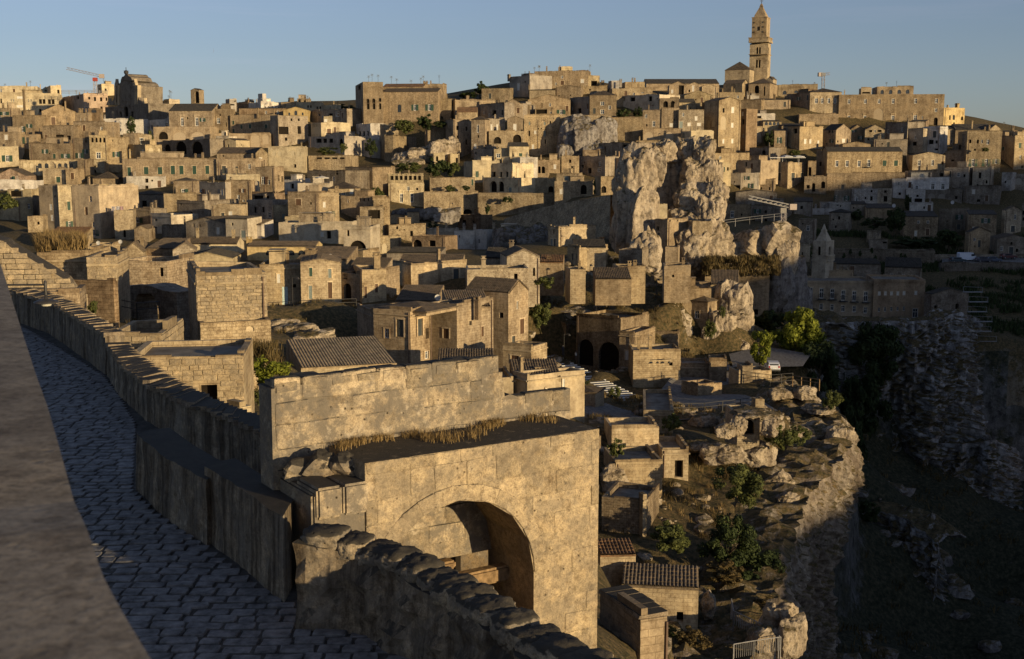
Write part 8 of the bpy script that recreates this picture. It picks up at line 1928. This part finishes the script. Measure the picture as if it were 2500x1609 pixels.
# ================================================================ people
def person(label, px, py, Y, rz, top, bot, hgt=1.7, sit=False):
    b = P(px, py, Y); t = thing('person', label, 'person', b, None, rz); s = hgt / 1.7
    bm = bmesh.new(); J = {'pel': (0, 0, .92), 'ch': (0, 0.01, 1.25), 'nk': (0, 0, 1.45), 'hd': (0, -.02, 1.58), 'hdt': (0, -.02, 1.70), 'shl': (-.19, 0, 1.40), 'shr': (.19, 0, 1.40), 'ell': (-.26, .02, 1.13), 'elr': (.26, .02, 1.13), 'hal': (-.24, -.10, .88), 'har': (.26, -.06, .86), 'hil': (-.10, 0, .88), 'hir': (.10, 0, .88), 'knl': (-.11, -.08, .48), 'knr': (.11, .05, .48), 'fol': (-.11, -.02, .06), 'for': (.11, .12, .07), 'tol': (-.11, -.17, .03), 'tor': (.11, -.02, .03)}
    vs_ = {k: bm.verts.new([c * s for c in v]) for k, v in J.items()}
    for a, c in (('pel', 'ch'), ('ch', 'nk'), ('nk', 'hd'), ('hd', 'hdt'), ('nk', 'shl'), ('nk', 'shr'), ('shl', 'ell'), ('shr', 'elr'), ('ell', 'hal'), ('elr', 'har'), ('pel', 'hil'), ('pel', 'hir'), ('hil', 'knl'), ('hir', 'knr'), ('knl', 'fol'), ('knr', 'for'), ('fol', 'tol'), ('for', 'tor')): bm.edges.new((vs_[a], vs_[c]))
    bm.verts.index_update(); order = list(J)
    me = bpy.data.meshes.new('body'); bm.to_mesh(me); bm.free(); o = mesh_obj('body', me, 'paint', t); o.color = (*bot, 1)
    md = o.modifiers.new('Skin', 'SKIN'); rad = dict(pel=.13, ch=.15, nk=.06, hd=.085, hdt=.06, shl=.065, shr=.065, ell=.045, elr=.045, hal=.032, har=.032, hil=.085, hir=.085, knl=.06, knr=.06, fol=.04, tol=.035, tor=.035); rad['for'] = .04
    for k, nm in enumerate(order):
        q = me.skin_vertices[0].data[k]; q.radius = (rad[nm] * s, rad[nm] * s); q.use_root = nm == 'pel'
    o.modifiers.new('Sub', 'SUBSURF').levels = 1; o.modifiers['Sub'].render_levels = 1
    q = bmesh.new(); add_tube(q, (0, 0, .86 * s), (0, 0.01, 1.2 * s), .165 * s, .18 * s, 10); add_tube(q, (0, .01, 1.2 * s), (0, 0, 1.44 * s), .18 * s, .09 * s, 10)
    o = bm_obj('jacket', q, 'fabric', t); o.color = (*top, 1)
    q = bmesh.new(); bmesh.ops.create_icosphere(q, subdivisions=2, radius=.095 * s, matrix=Matrix.Translation((0, .01 * s, 1.64 * s))); o = bm_obj('hair', q, 'fabric', t); o.color = (.03, .02, .015, 1)
person('person in dark clothes standing high on the steps', 1374, 868, 187, .6, (.05, .05, .06), (.04, .04, .05))
person('person in a white top lower down on the steps', 1406, 880, 183, 2.4, (.55, .55, .52), (.07, .06, .06), 1.6)
# ================================================================ lamps, dishes, laundry, parasols
lm = thing('street_lamp', 'near street lamp with a round shade on a bracket at left', 'lamp', P(113, 742, 22)); lb = Vector(lm.location)
bm = bmesh.new(); prof = [(0.0, .17), (.03, .17), (.035, .10), (.12, .085), (.20, .055), (.228, .03), (.228, .02), (.20, .015), (.1, .02)]
n_ = 24; ring = []
for (r, z) in prof: ring.append([bm.verts.new((r * math.cos(2 * math.pi * k / n_), r * math.sin(2 * math.pi * k / n_), z)) for k in range(n_)])
for a, c in zip(ring, ring[1:]):
    for k in range(n_): bm.faces.new((a[k], a[(k + 1) % n_], c[(k + 1) % n_], c[k]))
bm_obj('shade', bm, 'iron', lm, None, True)
bm = bmesh.new(); add_tube(bm, (0, 0, -.035), (0, 0, .03), .085, .1, 16); o = bm_obj('bulb_glass', bm, 'paint', lm); o.color = (.5, .47, .38, 1)
bm = bmesh.new(); add_tube(bm, (0, 0, .15), (0, 0, .40), .028, None, 10); add_tube(bm, (0, 0, .40), (0, 0, .44), .036, .02, 10); bm_obj('stem', bm, 'iron', lm)
bm = bmesh.new(); add_tube(bm, (0, 0, .36), (-1.6, .1, .34), .018, None, 8); add_tube(bm, (0, 0, .30), (-1.6, .1, .27), .011, None, 8); bm_obj('bracket', bm, 'iron', lm)
def pole_lamp(label, px, pyt, pyb, Y, arm=0.8):
    b = P(px, pyb, Y); h = P(px, pyt, Y).z - b.z; t = thing('lamp_post', label, 'lamp', b)
    bm = bmesh.new(); add_tube(bm, (0, 0, -.5), (0, 0, h), .07, .05, 6); bm_obj('pole', bm, 'iron', t)
    bm = bmesh.new(); add_tube(bm, (0, 0, h - .1), (arm, 0, h), .035, None, 5); bm_obj('arm', bm, 'iron', t)
    bm = bmesh.new(); add_tube(bm, (arm, 0, h - .3), (arm, 0, h - .02), .28, .08, 8); bm_obj('lantern', bm, 'iron', t)
pole_lamp('dark lamp post in front of the pale green door house', 715, 676, 752, 160)
pole_lamp('lamp post at the cave arches by the steps', 1377, 815, 868, 186)
pole_lamp('tall lamp pole on the rock-top house wall', 1337, 288, 376, 405, 2.0)
pole_lamp('pole on the yard above the rock shelf', 1602, 680, 722, 208, .3)
pole_lamp('lamp post on the retaining wall in the centre', 1098, 495, 522, 340)
pole_lamp('slender pole before the big rock', 1440, 645, 700, 190, .2)
pole_lamp('lamp pole before the yellow plaster house', 1607, 325, 372, 398, .4)
wl_ = thing('wall_lamp', 'double-armed wall lamp on the wide blank block wall', 'lamp', P(1618, 880, 171.5)); b0 = Vector(wl_.location)
bm = bmesh.new(); add_tube(bm, (-.9, -.3, .1), (1.2, -.3, .3), .05, None, 5); bm_obj('arm', bm, 'iron', wl_)
for x in (-.8, .9):
    bm = bmesh.new(); add_tube(bm, (x, -.3, -.35), (x, -.3, -.1), .26, .1, 8); bm_obj('lantern', bm, 'iron', wl_)
def dish(label, px, py, Y, r=.45):
    c = P(px, py, Y); t = thing('satellite_dish', label, 'satellite dish', c); bm = bmesh.new()
    ringd = []
    for q, z in ((0, .0), (.5, .05), (1, .18)): ringd.append([bm.verts.new((q * r * math.cos(6.283 * k / 12), -z * r * 1.2, q * r * math.sin(6.283 * k / 12))) for k in range(12)])
    for a, c2 in zip(ringd, ringd[1:]):
        for k in range(12): bm.faces.new((a[k], a[(k + 1) % 12], c2[(k + 1) % 12], c2[k]))
    o = bm_obj('reflector', bm, 'paint', t); o.color = (.5, .48, .45, 1)
    bm = bmesh.new(); add_tube(bm, (0, .05, -.9), (0, .05, 0), .04, None, 5); add_tube(bm, (0, 0, 0), (0, -.45 * r / .45, -.1), .02, None, 4); bm_obj('mast', bm, 'zinc', t)
dish('round white satellite dish on the tiled roof bank', 806, 628, 192, .55)
dish('satellite dish left on the flat roof below the corner house', 240, 593, 236, .4)
dish('satellite dish right on the flat roof below the corner house', 294, 590, 236, .4)
dish('satellite dish above the triple tower houses', 1069, 726, 145, .38)
dish('white satellite dish on the right slope cottage', 2182, 502, 372, .6)
dish('satellite dish above the vault terrace, right slope', 2325, 494, 388, .6)
for k, (x, c) in enumerate(((277, (.62, .58, .58)), (288, (.66, .64, .66)), (297, (.60, .42, .42)))):
    p = P(x, 512, 291); bm = bmesh.new(); V = []
    for j in range(6):
        for i_ in range(6): V.append(bm.verts.new((-.45 + .18 * i_, .06 * math.sin(i_ * 1.7 + k), -.25 * j)))
    for j in range(5):
        for i_ in range(5): bm.faces.new((V[j * 6 + i_], V[j * 6 + i_ + 1], V[j * 6 + i_ + 7], V[j * 6 + i_ + 6]))
    bmesh.ops.solidify(bm, geom=bm.faces[:], thickness=.02)
    o = bm_obj('laundry', bm, 'fabric', None, p + Vector((0, 0, .8))); o.color = (*c, 1)
    tag(o, ['cream towel on the corner house washing line, leftmost', 'white cloth in the middle of the washing line', 'pink towel on the washing line, rightmost'][k], 'laundry', 'laundry on the washing line')
def parasol(label, px, py, Y, r, col):
    c = P(px, py, Y); t = thing('parasol', label, 'parasol', c); bm = bmesh.new(); ap = bm.verts.new((0, 0, .5)); rg = [bm.verts.new((r * math.cos(.785 * k + .4), r * math.sin(.785 * k + .4), 0)) for k in range(8)]; lw = [bm.verts.new((v.co.x, v.co.y, -.15)) for v in rg]
    for k in range(8): bm.faces.new((ap, rg[k], rg[(k + 1) % 8])); bm.faces.new((rg[k], lw[k], lw[(k + 1) % 8], rg[(k + 1) % 8]))
    o = bm_obj('canopy', bm, 'fabric', t); o.color = (*col, 1); bm = bmesh.new(); add_tube(bm, (0, 0, -2.3), (0, 0, .45), .04, None, 6); bm_obj('pole', bm, 'zinc', t)
parasol('white parasol on the umbrella terrace, left one', 1920, 382, 411, 2.4, (.6, .58, .55)); parasol('white parasol on the umbrella terrace, right one', 1947, 382, 411, 2.4, (.6, .58, .55))
parasol('cream parasol on the planted terrace in the centre', 786, 434, 308, 1.9, (.6, .55, .46)); parasol('closed-looking cream parasol on the left edge veranda', 53, 462, 328, .5, (.6, .56, .48))
pg = thing('pergola', 'white pergola beam over the umbrella terrace', 'pergola', P(1930, 402, 409)); pb = Vector(pg.location)
for k, (px, py) in enumerate(((1880, 402), (1910, 402), (1950, 402))):
    bm = bmesh.new(); p = P(px, py, 408) - pb; add_tube(bm, p, p + Vector((0, 0, 2.6)), .08, None, 6); o = bm_obj('post', bm, 'paint', pg); o.color = (.6, .58, .54, 1)
bm = bmesh.new(); a, c = P(1878, 385, 408) - pb, P(1965, 385, 408) - pb; m_ = (a + c) / 2; add_box(bm, m_.x, m_.y, m_.z, (c - a).length, 2.2, .2); o = bm_obj('canopy', bm, 'paint', pg); o.color = (.6, .58, .54, 1)
